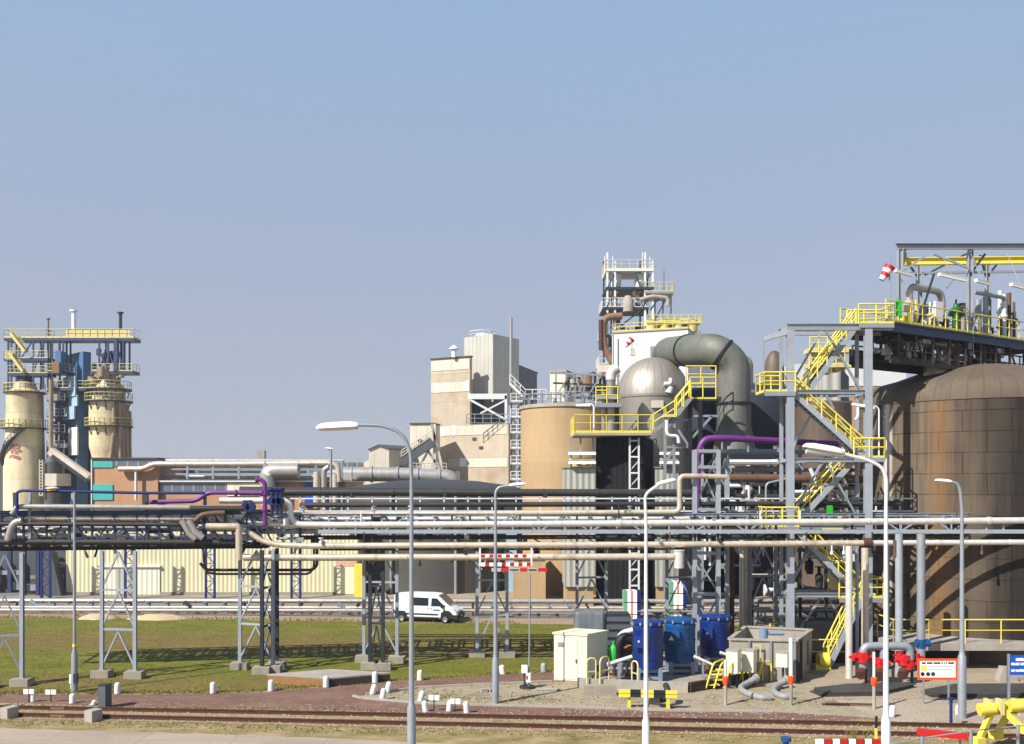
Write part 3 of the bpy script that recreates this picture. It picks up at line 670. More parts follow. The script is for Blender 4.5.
# ================================================================== cream shed behind the rack
def shed():
    Y=93.; k=Y/FOC; z=lambda py: EYE-(py-HZ)*k; x=lambda px:(px-512)*k
    t=thing('cream_shed','long cream corrugated shed behind the far road','shed',(x(200),Y,0))
    mb=MB(); mb.span((x(66),Y,.3),(x(358),Y+14,z(519))); mb.build('wall',M['cream_shed'],t)
    mb=MB(); mb.span((x(64),Y-.3,z(519)),(x(359),Y+14.3,z(517))); mb.build('roof',M['roof_dark'],t)
    mb=MB(); mb.span((x(66.2),Y-.08,0),(x(358),Y+13.9,.3)); mb.build('plinth',M['concrete'],t)
    mb=MB(); mb.span((x(100),Y-.12,z(594.5)),(x(160),Y-.01,z(567))); mb.build('sliding_door',M['cream_door'],t)
    mb=MB(); mb.span((x(99),Y-.3,z(567)),(x(161),Y-.02,z(565.4))); mb.build('door_track',M['white_paint'],t)
    mb=MB(); mb.span((x(116),Y-.2,z(594)),(x(132),Y-.13,z(569)));  mb.build('door_panel',M['grey_corr'],t)
    mb=MB(); mb.span((x(337),Y-.1,z(594)),(x(356),Y-.01,z(566)));  mb.build('side_door',M['cream_cabin'],t)
    mb=MB(); mb.span((x(336),Y-.14,z(566)),(x(357),Y-.02,z(560)));  mb.build('door_sign',M['pink_board'],t)
    mb=MB(); mb.span((x(357),Y-1.6,0),(x(367),Y-.6,z(563))); o=solo(mb,'yellow_cabinet',M['yellow'],'tall yellow cabinet at the right end of the cream shed','cabinet')
    # dark space and machinery left of the shed
    t=thing('substation_shed','dark open bay with grey machinery left of the cream shed','building',(x(20),Y+4,0))
    mb=MB(); mb.span((x(-90),Y+3,0),(x(64),Y+12,z(519))); mb.build('wall',M['mill_dark'],t)
    for i in range(9):
        mb=MB(); xx=x(-60+i*14); mb.span((xx,Y-.5,0),(xx+.35,Y-.15,z(520))); mb.build('post',M['blue_steel'],t)
    rnd=random.Random(21)
    for i in range(14):
        mb=MB(); xx=x(rnd.uniform(-60,55)); zz=rnd.uniform(.6,5.5); mb.box((xx,Y+1,zz),(rnd.uniform(.6,2.),.8,rnd.uniform(.3,1.))); mb.build('machine_housing',M[rnd.choice(['galv','grey_paint','sign_blue','kiln_dirty'])],t)
    mb=MB(); mb.slab([V((x(46),Y-1,0)),V((x(66),Y-1,0)),V((x(56),Y-1,z(552))),V((x(46),Y-1,z(552)))],(0,1.2,0)); mb.build('sloped_wall',M['mill_dark'],t)
    # blue lattice posts in front of the shed
    for i,(px,lab) in enumerate(((61,'blue lattice post by the left corner of the cream shed'),(142,'blue lattice post in front of the cream shed sliding door'),(220,'blue lattice post in front of the middle of the cream shed'),(303,'blue lattice post in front of the right half of the cream shed'))):
        t=thing('lattice_post',lab,'post',(x(px),Y-3,0),0,'blue lattice posts before the shed')
        for s in (-.42,.42):
            mb=MB(); mb.beam(V((x(px)+s,Y-3,0)),V((x(px)+s,Y-3,z(525))),.2); mb.build('leg',M['navy'],t)
        mb=MB()
        for j in range(8):
            a=j*.85; b=a+.85; s=1 if j%2 else -1
            mb.beam(V((x(px)-.42*s,Y-3,a)),V((x(px)+.42*s,Y-3,b)),.07); mb.beam(V((x(px)-.42,Y-3,b)),V((x(px)+.42,Y-3,b)),.07)
        mb.build('lacing',M['navy'],t)
mk('cream_door',(226,222,196),.5,0,.05,.5,corr=.5); mk('pink_board',(206,164,140),.6,0,.1)
shed()

# ================================================================== concrete mill building in the middle
def mill():
    Y=175.; k=Y/FOC; z=lambda py: EYE-(py-HZ)*k; x=lambda px:(px-512)*k
    t=thing('mill_building','tall stained concrete and steel mill building with stepped roofline','building',(x(475),Y,0))
    yaw=28
    mb=MB(); fp=footprint(431,470,472,Y+2,yaw); mb.prism(fp,0,z(355.5)); mb.build('stair_block',M['mill_panel'],t)
    a,b=fp[3],fp[0]; d=(b-a); n=V((d.y,-d.x)).normalized()
    def onface(u0,u1,p0,p1,m_,name,off=.08,fa=a,fd=d,fn=n):
        q0=fa+fd*u0; q1=fa+fd*u1
        mb=MB(); mb.slab([V((q0.x,q0.y,z(p1))),V((q1.x,q1.y,z(p1))),V((q1.x,q1.y,z(p0))),V((q0.x,q0.y,z(p0)))],V((fn.x,fn.y,0))*off); return mb.build(name,M[m_],t)
    onface(0.01,.99,357,367.5,'mill_light','light_panel'); onface(0.01,.99,380,390,'mill_light','light_panel')
    onface(.1,.26,381,389.5,'bright_white','window',.12); onface(.88,.98,379.5,389,'bright_white','window',.12)
    mb=MB(); mb.prism([p*1.0 for p in footprint(430,470.5,473,Y+1.7,yaw)],z(355.5),z(354.2)); mb.build('roof',M['roof_dark'],t)
    # high clad block
    mb=MB(); mb.prism(footprint(464,493,519,Y+4,38),z(400),z(330.5)); mb.build('clad_block',M['mill_clad'],t)
    mb=MB(); mb.prism(footprint(519,519.5,537,Y+11,18),0,z(359.5)); mb.build('rear_block',M['mill_dark'],t)
    mb=MB(); mb.prism(footprint(518.5,519,538,Y+10.5,18),z(359.3),z(357.6)); mb.build('rear_roof',M['roof_dark'],t)
    mb=MB(); c=V((x(481),Y+10,z(330.5))); mb.lathe(c,[(0,-.2),(15*k,-.2),(15*k,0.05),(0,.05)],20); rail(mb,ring_pts((c.x,c.y),14.5*k,c.z,0,360,18),1.3,1.2,.07); mb.lathe(c,[(9*k,0),(9*k,.6),(5*k,1.1),(0,1.2)],16); mb.build('roof_drum',M['white_paint'],t)
    mb=MB(); mb.cyl(V((x(511),Y-.5,z(385))),V((x(511),Y-.5,z(318))),.3,n=8); mb.build('flue',M['grey_pipe'],t)
    mb=MB(); mb.cyl(V((x(453),Y+3,z(355))),V((x(453),Y+3,z(347))),.45,n=10); mb.lathe((x(453),Y+3,z(347)),[(.9,0),(.9,.2),(0,.9)],10); mb.build('roof_cowl',M['bright_white'],t)
    # lower block
    fp=footprint(434,508.5,516,Y-2,28); mb=MB(); mb.prism(fp,0,z(424)); mb.build('lower_block',M['mill_panel'],t)
    a2,b2=fp[3],fp[0]; d2=b2-a2; n2=V((d2.y,-d2.x)).normalized()
    kw=dict(fa=a2,fd=d2,fn=n2)
    onface(0.02,.99,425,434.5,'mill_light','light_panel',.08,**kw); onface(.2,.99,458,467,'mill_light','light_panel',.08,**kw)
    for u0,u1,p0,p1 in ((.1,.16,426,435),(.26,.3,424.5,434.5),(.36,.45,457.5,466.5),(.3,.36,471,480)): onface(u0,u1,p0,p1,'bright_white','window',.14,**kw)
    for u,p in ((.53,437),(.62,446)): onface(u,u+.05,p,p+3,'roof_dark','wall_opening',.13,**kw)
    # open loft between lower block and clad block
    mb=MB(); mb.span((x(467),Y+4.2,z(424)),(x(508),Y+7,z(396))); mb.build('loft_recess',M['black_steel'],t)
    mb=MB(); mb.beam(V((x(468),Y-1,z(397))),V((x(507),Y-1,z(397))),.5,1.); mb.beam(V((x(506),Y-1,z(424))),V((x(506),Y-1,z(396))),.5); mb.beam(V((x(468),Y-1,z(399))),V((x(506),Y-1,z(420))),.4); mb.beam(V((x(480),Y+3,z(412))),V((x(505),Y+3,z(399))),.3); mb.build('loft_bracing',M['white_paint'],t)
    mb=MB(); rail(mb,[V((x(467),Y-2,z(424))),V((x(508),Y-2,z(424)))],1.7,1.5,.08); mb.build('railing',M['galv'],t)
    # annex on the left
    mb=MB(); mb.prism(footprint(410,433,440,Y-3,12),0,z(425)); mb.build('annex',M['mill_light'],t)
    mb=MB(); mb.prism(footprint(409.5,433.5,440.5,Y-3.3,12),z(425),z(423.8)); mb.build('annex_roof',M['roof_dark'],t)
    mb=MB(); mb.span((x(420),Y-3.9,z(443.5)),(x(423),Y-2.,z(440))); mb.build('annex_window',M['black_steel'],t)
    # outside stair tower
    t=thing('escape_stair','narrow grey zigzag escape stair between the mill and the tan silo','staircase',(x(516),Y-6,0))
    for px in (511.5,521.5):
        mb=MB(); mb.beam(V((x(px),Y-6,0)),V((x(px),Y-6,z(392))),.25); mb.build('post',M['dark_steel'],t)
    for i,py in enumerate(range(405,500,15)):
        mb=MB(); mb.span((x(511),Y-6.8,z(py)-.15),(x(522),Y-5,z(py))); l=mb.build('landing',M['galv'],t)
        mb=MB(); rail(mb,[V((x(511),Y-6.8,z(py))),V((x(522),Y-6.8,z(py)))],1.5,1,.08,.3); mb.build('railing',M['white_paint'],l)
        mb=MB(); a,b=(512,521) if i%2 else (521,512); mb.beam(V((x(a),Y-5.5,z(py))),V((x(b),Y-5.5,z(py+15))),1.2,.4); mb.build('flight',M['galv'],l)
    mb=MB(); p,q=V((x(510),Y-7,z(388))),V((x(525),Y-7,z(403))); mb.beam(p,q,1.2,.4); rail(mb,[p,q,V((x(545),Y-7,z(403)))],1.8,1.5,.09,.3); mb.build('head_flight',M['white_paint'],t)
    # small gabled house and conveyor
    t=thing('gabled_house','small pale gabled conveyor house with lean-to left of the mill','building',(x(381),Y-8,0))
    Yg=Y-8; kg=Yg/FOC; zz=lambda py: EYE-(py-HZ)*kg; xx=lambda px:(px-512)*kg
    mb=MB(); mb.slab([V((xx(369),Yg,0)),V((xx(389),Yg,0)),V((xx(389),Yg,zz(448.5))),V((xx(379),Yg,zz(444.8))),V((xx(369),Yg,zz(449)))],(4,6,0)); mb.build('wall',M['mill_light'],t)
    mb=MB(); mb.slab([V((xx(378.8),Yg-.3,zz(444.4))),V((xx(390),Yg-.3,zz(448.4))),V((xx(390),Yg-.3,zz(449.3))),V((xx(378.8),Yg-.3,zz(445.3)))],(4.2,6.5,0)); mb.slab([V((xx(368),Yg-.3,zz(449.2))),V((xx(378.8),Yg-.3,zz(444.4))),V((xx(378.8),Yg-.3,zz(445.3))),V((xx(368),Yg-.3,zz(450.1)))],(4.2,6.5,0)); mb.build('roof',M['mill_dark'],t)
    mb=MB(); mb.slab([V((xx(354),Yg+1,0)),V((xx(369),Yg+1,0)),V((xx(369),Yg+1,zz(459))),V((xx(354),Yg+1,zz(467)))],(2,5,0)); mb.build('lean_to',M['mill_light'],t)
    mb=MB(); mb.span((xx(389.2),Yg+2,0),(xx(408),Yg+6,zz(466))); mb.build('side_wing',M['mill_dark'],t)
    t=thing('conveyor','grey inclined conveyor gallery on trestle legs left of the mill','conveyor',(xx(425),Yg-3,0))
    p,q=V((xx(404),Yg-3,zz(462))),V((xx(434),Yg-3,zz(442)))
    mb=MB(); mb.beam(p,q,1.6,1.8); mb.build('gallery',M['mill_dark'],t)
    mb=MB(); rail(mb,[p+V((0,-.9,.8)),q+V((0,-.9,.8))],1.1,1.4,.08); mb.build('railing',M['mill_light'],t)
    for a,b in (((433,425),(444,470)),((433,445),(420,470)),((436,425),(436,470)),((430,452),(441,470))):
        mb=MB(); mb.beam(V((xx(a[0]),Yg-3,zz(a[1]))),V((xx(b[0]),Yg-3,zz(b[1]))),.4); mb.build('leg',M['mill_clad'],t)
    mb=MB(); rail(mb,[V((xx(412),Yg-4,zz(471))),V((xx(448),Yg-4,zz(471)))],1.3,1.3,.07); mb.span((xx(411),Yg-4,0),(xx(449),Yg,zz(471))); mb.build('support_platform',M['mill_clad'],t)
mill()
# wide grey gas main running up to a drop behind the dark tank
Y=120.
mb=MB(); mb.tube(fillet([W(325,474,Y),W(400,474.5,Y),W(452,477,Y),W(455,490,Y),W(455,500,Y)],2.0),.95,14)
for px in (352,372,398,418,440): 
    p=W(px,474.5+max(0,(px-400)*.045),Y); mb.cyl(p-V((.12,0,0)),p+V((.12,0,0)),1.08,n=14)
solo(mb,'gas_main',M['grey_pipe'],'wide grey gas main running level in front of the mill','pipe')

# ================================================================== dark round tank and tan silo
def round_tanks():
    c=(-8.6,104,0); r=10.4
    t=thing('storage_tank','wide low dark grey storage tank with shallow dome behind the rack','tank',c)
    mb=MB(); h=10.2; mb.lathe(c,[(r,0),(r,h)],48); mb.build('shell',M['tank_dark'],t)
    mb=MB(); mb.lathe(c,[(r+.25,h),(r+.25,h+.25),(r*.8,h+.75),(r*.45,h+1.25),(0,h+1.5)],48); mb.build('dome_roof',M['dark_pipe'],t)
    for a in (206,250,286,300):
        mb=MB(); p=V((c[0]+(r+.2)*math.cos(R(a)),c[1]+(r+.2)*math.sin(R(a)),0)); mb.cyl(p,p+V((0,0,h)),.16,n=8); mb.build('downpipe',M['galv'],t)
    c=(.5,100,0); t=thing('storage_tank','narrow black tank between the grey storage tank and tan silo','tank',c)
    mb=MB(); mb.lathe(c,[(3.6,0),(3.6,9.6),(0,10.2)],32); mb.build('shell',M['vessel_dark'],t)
    mb=MB(); mb.lathe(c,[(3.8,9.5),(3.8,9.8),(3.5,9.8)],32); mb.build('rim',M['dark_steel'],t)
    mb=MB(); p=V((.3,96.0,0)); mb.span(p+V((-.9,-.2,0)),p+V((.2,.2,6.5))); solo(mb,'blue_cabinet',M['blue_pale'],'pale blue tall cabinet beside the black tank','cabinet')
    Y=93.; k=Y/FOC; c=((571-512)*k,Y+4.6,0); r=5.0
    t=thing('silo','plain tan concrete silo with pale rim in the middle','silo',c)
    ht=EYE+(485-403)*(Y)/FOC
    mb=MB(); mb.lathe(c,[(r,0),(r,ht)],40); mb.build('shell',M['tan_silo'],t)
    mb=MB(); mb.lathe(c,[(r+.02,ht-.35),(r+.14,ht-.35),(r+.14,ht),(0,ht+.5)],40); mb.build('rim',M['pale_concrete'],t)
    mb=MB(); rail(mb,ring_pts(c,r-.2,ht,150,390,20),1.1,1.3,.05,0); mb.build('railing',M['galv'],t)
    mb=MB(); mb.span(((513-512)*k,Y-4.5,0),((544-512)*k,Y-.5,EYE-(555-485)*k)); o=thing('pump_house','tan low block in front of the silo foot','building',((530-512)*k,Y-3,0)); mb.build('wall',M['tan_silo'],o)
    mb=MB(); mb.span(((512.4-512)*k,Y-4.7,EYE-(555-485)*k),((544.6-512)*k,Y-.4,EYE-(554-485)*k)); mb.build('roof',M['pale_concrete'],o)
round_tanks()
# ================================================================== tower and white building behind the domed vessel
def white_building():
    Y=150.; k=Y/FOC; z=lambda py: EYE-(py-HZ)*k; x=lambda px:(px-512)*k
    t=thing('white_building','bright white clad building block with yellow roof railings','building',(x(668),Y,0))
    mb=MB(); fp=footprint(612,688,727,Y,14); mb.prism(fp,0,z(329)); mb.build('wall',M['white_clad'],t)
    mb=MB(); fp2=footprint(611.6,688.3,727.5,Y-.2,14); mb.prism(fp2,z(329),z(327.6)); r=mb.build('roof',M['pale_concrete'],t)
    P=[V((p.x,p.y,z(327.6))) for p in fp]
    mb=MB(); rail(mb,[P[2],P[3],P[0],P[1]],1.3,1.3,.045); mb.build('railing',M['yellow'],t)
    mb=MB(); mb.span((x(650),Y+3,z(320)),(x(705),Y+8,z(319))); d=mb.build('upper_deck',M['pale_yellow'],t)
    mb=MB(); rail(mb,[V((x(650),Y+3,z(319))),V((x(706),Y+3,z(319))),V((x(706),Y+8,z(319)))],1.2,1.1,.05); rail(mb,[V((x(670),Y+8,z(315))),V((x(700),Y+8,z(315)))],.8,1.1,.05);mb.build('railing',M['yellow'],d)
    for px in (655,668,682,697):
        mb=MB(); mb.cyl(V((x(px),Y+4,z(328))),V((x(px),Y+4,z(316))),.9,n=10); mb.build('roof_fan',M['pale_yellow'],t)
    mb=MB(); mb.span((x(648),Y-2.9,z(360)),(x(656),Y-2.3,z(349))); mb.build('vent_louvre',M['grey_pipe'],t)
    mb=MB(); mb.span((x(630),Y-1,z(356)),(x(634.5),Y,z(349))); 
    mb.build('vent_box',M['mill_light'],t)
    mb=MB(); q0=fp[3]; mb.cyl(V((x(615.5),Y+3.2,z(329))),V((x(615.5),Y+3.2,z(400))),.12,n=6); mb.build('downpipe',M['galv'],t)
    ws=thing('windsock','small red and white windsock in front of the white building','windsock',W(632,348,Y-5))
    windsock(ws,W(632,339,Y-5),W(625.5,346.5,Y-5),.55,W(632,352,Y-5))
    # tower behind
    Y=160.; k=Y/FOC
    t=thing('process_tower','open steel process tower with two white cyclones on top behind the white building','tower',(x(636),Y,0))
    for px in (605.5,613,642.5,650):
        for yy in (Y-3,Y+3):
            mb=MB(); mb.beam(V((x(px),yy,0)),V((x(px),yy,z(257+(8 if px in(613,650) else 0)))),.32 if yy<Y else .26); mb.build('column',M['white_paint'] if yy<Y else M['dark_steel'],t)
    for px0,px1,py,m_ in ((604,651,273,'white_paint'),(604,651,291,'dark_steel'),(601,646,310.5,'dark_steel'),(600,655,338,'dark_steel'),(598,640,366,'galv'),(642,671,295,'galv')):
        mb=MB(); mb.span((x(px0),Y-3.3,z(py)-.4),(x(px1),Y+3.3,z(py))); d=mb.build('floor_deck',M[m_],t)
        if py==291: continue
        mb=MB(); rail(mb,[V((x(px0),Y+3.2,z(py))),V((x(px0),Y-3.2,z(py))),V((x(px1),Y-3.2,z(py))),V((x(px1),Y+3.2,z(py)))],1.5,1.3,.05,.12); mb.build('railing',M['pale_yellow'] if py<300 else M['white_paint'],d)
    for px in (615,638.5):
        mb=MB(); c=(x(px),Y-1.5,z(289)); mb.lathe(c,[(.3,-1.2),(4.6*k,0.),(5.2*k,.4),(5.2*k,11*k),(4.8*k,12.5*k),(0,12.8*k)],18); mb.build('cyclone',M['white_paint'],t)
        mb=MB(); mb.tube(fillet([W(px-4,290,Y-2.8),W(px-4,296,Y-2.8),W(px+1,298,Y-2.8),W(px+1,305,Y-2.8)],1),.4,8); mb.build('outlet_duct',M['brown_pipe'],t)
    mb=MB(); mb.tube(fillet([W(622,316,Y-3.4),W(603,317,Y-3.4),W(603,345,Y-3.4),W(612,362,Y-3.4)],2.),.6,8); mb.build('rusty_duct',M['orange_rust'],t)
    mb=MB(); mb.tube(fillet([W(601,320,Y-3.8),W(601,350,Y-3.8)],1.),.4,8); mb.build('rusty_duct',M['rust'],t)
    mb=MB(); mb.lathe(W(628,309,Y-3),[(.9,-.5),(.9,1.6),(.5,2.2),(0,2.2)],12); mb.build('small_vessel',M['pale_concrete'],t)
    rnd=random.Random(4)
    for i in range(16):
        mb=MB(); px=rnd.uniform(606,644); py=rnd.choice([300,306,322,330,334,345,352,360]); mb.box(W(px,py,Y+rnd.uniform(-2,2)),(rnd.uniform(.8,2.4),1.2,rnd.uniform(.5,2.))); mb.build('equipment_box',M[rnd.choice(['kiln_dirty','dark_steel','grey_pipe','mill_dark'])],t)
    for a,b in (((606,310),(613,291)),((642,310),(650,291)),((605,338),(640,311)),((605,312),(640,338)),((650,310),(660,297)),((655,320),(667,297)),((606,291),(614,275)),((642,291),(636,275))):
        mb=MB(); mb.beam(W(a[0],a[1],Y-3.1),W(b[0],b[1],Y-3.1),.22); mb.build('brace',M['dark_steel'],t)
    for px in (645,655,663,671):
        mb=MB(); mb.beam(W(px,296,Y-2),W(px,330,Y-2),.25); mb.build('column',M['galv'],t)
    mb=MB(); mb.tube(fillet([W(640,300,Y-3.3),W(652,296,Y-3.3),W(668,298,Y-3.3),W(668,306,Y-3.3)],1.5),.35,8); mb.build('outlet_duct',M['pale_concrete'],t)
    for px,top in ((605,262),(613,262),(642.5,258),(650,263)):
        mb=MB(); mb.cyl(W(px,273,Y-3.1),W(px,top-6,Y-3.1),.09,n=5); mb.build('lightning_rod',M['white_paint'],t)
    mb=MB(); mb.span(W(598,372,Y-3.6),W(611,366,Y-2)); mb.build('canopy',M['mill_light'],t)
    mb=MB(); mb.cyl(W(664,296,Y-1),W(664,272,Y-1),.07,n=5); mb.box(W(664,271,Y-1),(.4,.4,1.)); solo(mb,'warning_mast',M['galv'],'thin mast with small red lamp right of the process tower','mast')
    # machinery to the left, above the silo
    Y=118.; k=Y/FOC; 
    t=thing('silo_head_plant','steel frame of conveyors and pipes above the tan silo','steel frame',(x(580),Y,0))
    mb=MB(); mb.prism(footprint(550,566,575,Y,20),z(404),z(372)); mb.build('cabin',M['cream_cabin'],t)
    mb=MB(); mb.prism(footprint(549.5,566.5,575.5,Y-.2,20),z(372),z(370)); mb.build('cabin_roof',M['pale_concrete'],t)
    for px in (556,566,575,584,593,602,611,618):
        mb=MB(); mb.beam(W(px,415,Y-1),W(px,371+(px-556)*.06,Y-1),.2); mb.build('column',M['galv'],t)
    for py in (373,383,394,402):
        mb=MB(); mb.beam(W(553,py,Y-1),W(620,py+3,Y-1),.22); mb.build('beam',M['galv' if py!=383 else 'dark_steel'],t)
    for a,b in (((553,402),(566,380)),((566,402),(575,374)),((575,374),(584,402)),((584,402),(602,374))):
        mb=MB(); mb.beam(W(a[0],a[1],Y-1.2),W(b[0],b[1],Y-1.2),.18); mb.build('brace',M['galv'],t)
    rnd=random.Random(6)
    for i in range(18):
        mb=MB(); px=rnd.uniform(570,618); py=rnd.uniform(376,400)
        if i%3==0: mb.lathe(W(px,py,Y+1),[(.8,-.9),(.8,.8),(0,1.2)],10)
        elif i%3==1: mb.cyl(W(px-6,py,Y+rnd.uniform(0,2)),W(px+8,py,Y+1),.28,n=8)
        else: mb.box(W(px,py,Y+1.5),(rnd.uniform(.6,2.),1,rnd.uniform(.5,1.6)))
        mb.build('equipment',M[rnd.choice(['kiln','grey_pipe','galv','dark_steel','orange_rust','pale_concrete'])],t)
    mb=MB(); rail(mb,[W(520,404,Y-3),W(560,404,Y-3)],1.2,1.4,.06,0); mb.build('railing',M['galv'],t)

def windsock(root,a,b,r,foot):     # striped sleeve from hoop a to tip b on a pole
    a=V(a); b=V(b)
    for i in range(4):
        p=lerp(a,b,i/4); q=lerp(a,b,(i+1)/4); mb=MB(); mb.tube([p,q],r*(1-.13*i),12,i in(0,3),r*(1-.13*(i+1))); mb.build('stripe_sleeve' ,M['red'] if i%2==0 else M['white_paint'],root)
    mb=MB(); f=V(foot); mb.cyl(f,V((f.x,f.y,a.z+r)),.05 if r<.6 else .06,n=6); mb.beam(V((f.x,f.y,a.z)),a,.06); mb.build('pole',M['galv'],root)
white_building()

# ================================================================== domed vessel, duct and black clad block
def domed_vessel():
    Y=90.; k=Y/FOC; z=lambda py: EYE-(py-HZ)*k; x=lambda px:(px-512)*k
    k=94/FOC; c=((653-512)*k,94.,0); r=36.5*k; z=lambda py: EYE-(py-HZ)*94/FOC
    t=thing('domed_vessel','large silver vessel with ribbed hemispherical dome','vessel',c)
    zt=z(397); mb=MB(); prof=[(r*math.cos(R(a)),zt+r*1.08*math.sin(R(a))) for a in range(0,90,6)]+[(0,zt+r*1.08)]
    mb.lathe(c,prof,48); mb.build('dome',M['dome_alu'],t)
    mb=MB(); mb.lathe(c,[(r,4),(r,zt-.1)],48); mb.build('shell',M['alu_clad'],t)
    mb=MB(); mb.lathe(c,[(r+.02,zt-.2),(r+.08,zt-.2),(r+.08,zt),(r,zt)],48); mb.build('seam_ring',M['alu_clad'],t)
    mb=MB(); mb.span((x(646),Y-.05,z(411)),(x(657),Y+1,z(404)));  mb.build('plate',M['mill_light'],t)
    mb=MB(); mb.tube(fillet([W(664,384,Y+.2),W(671,384,Y+.2),W(671,378,Y+.2)],.3),.22,8); mb.cyl(W(669,393,Y+.4),W(671,387,Y+.4),.35,n=8); mb.build('nozzle',M['white_paint'],t)
    # wide duct
    Yd=86.; 
    pts=[W(672,400,Yd+4),W(672,369,Yd+2),W(676,358,Yd+1),W(690,350,Yd),W(712,350,Yd),W(727,358,Yd),W(733.5,374,Yd),W(734,400,Yd),W(734,438,Yd)]
    rd=16.5*Yd/FOC
    t=thing('duct','very wide grey green bent gas duct beside the silver dome','duct',GX(710,Yd))
    mb=MB(); P=fillet([W(664,400,Yd+16),W(665,352,Yd+15),W(690,350.5,Yd+4),W(716,350,Yd),W(734,364,Yd),W(734,438,Yd)],2.3,6); mb.tube(P,rd,28); mb.build('duct_body',M['duct'],t)
    def on_duct(px,py):
        i=min(range(1,len(P)-1),key=lambda i:math.hypot(512+FOC*P[i].x/P[i].y-px,HZ-(P[i].z-EYE)*FOC/P[i].y-py)); return P[i],(P[i+1]-P[i-1]).normalized()
    for p,d in (on_duct(690,350.5),on_duct(721,354),(W(734,404,Yd),V((0,0,1)))):
        mb=MB(); mb.cyl(p-d*.11,p+d*.11,rd+.1,n=28); mb.build('flange',M['black_steel'],t)
    mb=MB(); mb.lathe(GX(734,Yd),[(rd+.5,EYE-(470-HZ)*Yd/FOC),(rd+.25,EYE-(438-HZ)*Yd/FOC),(rd*.9,EYE-(419-HZ)*Yd/FOC)],24); mb.build('duct_foot',M['duct'],t)
    # black clad block under a yellow platform
    Yb=84.; k=Yb/FOC; z=lambda py: EYE-(py-HZ)*k; x=lambda px:(px-512)*k
    t=thing('black_clad_block','tall black corrugated block under the yellow railed platform','building',(x(625),Yb,0))
    mb=MB(); mb.prism(footprint(596,644,656,Yb,8),0,z(437)); mb.build('cladding',M['black_corr'],t)
    for px in (629,638):
        mb=MB(); mb.beam(V((x(px),Yb-.5,0)),V((x(px),Yb-.5,z(438))),.16); mb.build('ladder_rail',M['white_paint'],t)
    mb=MB()
    for py in range(441,600,16):
        mb.beam(V((x(629),Yb-.5,z(py))),V((x(638),Yb-.5,z(py))),.14); mb.beam(V((x(629),Yb-.45,z(py+14))),V((x(638),Yb-.45,z(py+4))),.07)
    mb.build('rung',M['white_paint'],t)
    mb=MB(); mb.span((x(573.5),Yb-1.2,z(436)),(x(652),Yb+4,z(433.5))); d=mb.build('platform',M['pale_concrete'],t)
    mb=MB(); rail(mb,[V((x(574),Yb+4,z(433.5))),V((x(574),Yb-1.1,z(433.5))),V((x(652),Yb-1.1,z(433.5)))],1.6,1.35,.042,.2); mb.build('railing',M['yellow'],d)
    mb=MB(); p=V((x(650),Yb-1.1,z(433))); q=V((x(676),Yb-1.1,z(416))); mb.beam(p,q,.9,.3); mb.build('stair',M['galv'],d)
    mb=MB(); 
    for s in (-.45,.45): rail(mb,[p+V((0,s,0)),q+V((0,s,0))],1.5,1.2,.04,0)
    mb.build('stair_railing',M['yellow'],d)
    # louvred wings
    for a,b,lab in ((565,596,'pale grey corrugated enclosure left of the black block'),(656,679,'pale grey corrugated enclosure right of the black block')):
        t=thing('fan_enclosure',lab,'building',(x((a+b)/2),Yb,0),0,'corrugated enclosures beside the black block')
        mb=MB(); mb.span((x(a),Yb+.2,z(587)),(x(b)-.02,Yb+4.6,z(468))); mb.build('cladding',M['grey_corr'],t)
        mb=MB(); mb.span((x(a+1),Yb+.5,0),(x(b)-.2,Yb+4.2,z(587)));  mb.build('base_wall',M['tan_silo'],t)
        mb=MB(); mb.span((x(a)-.1,Yb+.1,z(468)),(x(b)-.03,Yb+4.7,z(466.8))); mb.build('coping',M['galv'],t)
        for py in (455,464):
            mb=MB(); mb.span((x(a+3),Yb-.4,z(py)),(x(b)-.05,Yb-.2,z(py-3))); mb.build('white_rail',M['bright_white'],t)
        mb=MB(); mb.span((x(a+5),Yb+.6,z(466)),(x(b)-.5,Yb+.8,z(458))); mb.cyl(W(a+4,459.5,Yb),W(b-1,459.5,Yb),.12,n=6); mb.build('yellow_pipe',M['pale_yellow'],t)
        for px in (a+6,(a+b)/2,b-3):
            mb=MB(); mb.beam(W(px,467,Yb),W(px,437 if a<600 else 452,Yb),.16); mb.build('post',M['galv'],t)
    t=thing('access_stair','grey steel stair frame with yellow handrails between silver dome and duct','steel frame',(x(668),Yb-2,0))
    for px,top in ((665,416),(674,416),(690,400),(700,400)):
        mb=MB(); mb.beam(W(px,600,Yb-2),W(px,top,Yb-2),.22 if px<680 else .34); mb.build('column',M['galv'] if px<680 else M['black_steel'],t)
    for a,b in (((665,447),(674,447)),((665,432),(674,418)),((665,463),(674,449)),((690,416),(718,416)),((674,420),(690,420)),((678,430),(690,448)),((690,470),(718,470)),((674,447),(690,447)),((690,440),(712,416))):
        mb=MB(); mb.beam(W(a[0],a[1],Yb-2),W(b[0],b[1],Yb-2),.2); mb.build('beam',M['galv'],t)
    mb=MB(); mb.span(W(688,401,Yb-2.2),W(716,399,Yb)); d=mb.build('platform',M['dark_steel'],t)
    mb=MB(); rail(mb,[W(690,399,Yb-2.2),W(716,399,Yb-2.2)],1.9,1.,.06); p,q=W(676,416,Yb-2.2),W(690,399,Yb-2.2); mb.build('railing',M['yellow'],d)
    mb=MB(); mb.beam(p,q,.9,.3); d2=mb.build('flight',M['galv'],t); mb=MB()
    for s in (-.45,.45): rail(mb,[p+V((0,s,0)),q+V((0,s,0))],1.6,1.1,.06,0)
    rail(mb,[W(686,384,Yb-1),W(716,384,Yb-1)],1.6,1.2,.06); mb.build('railing',M['yellow'],d2)
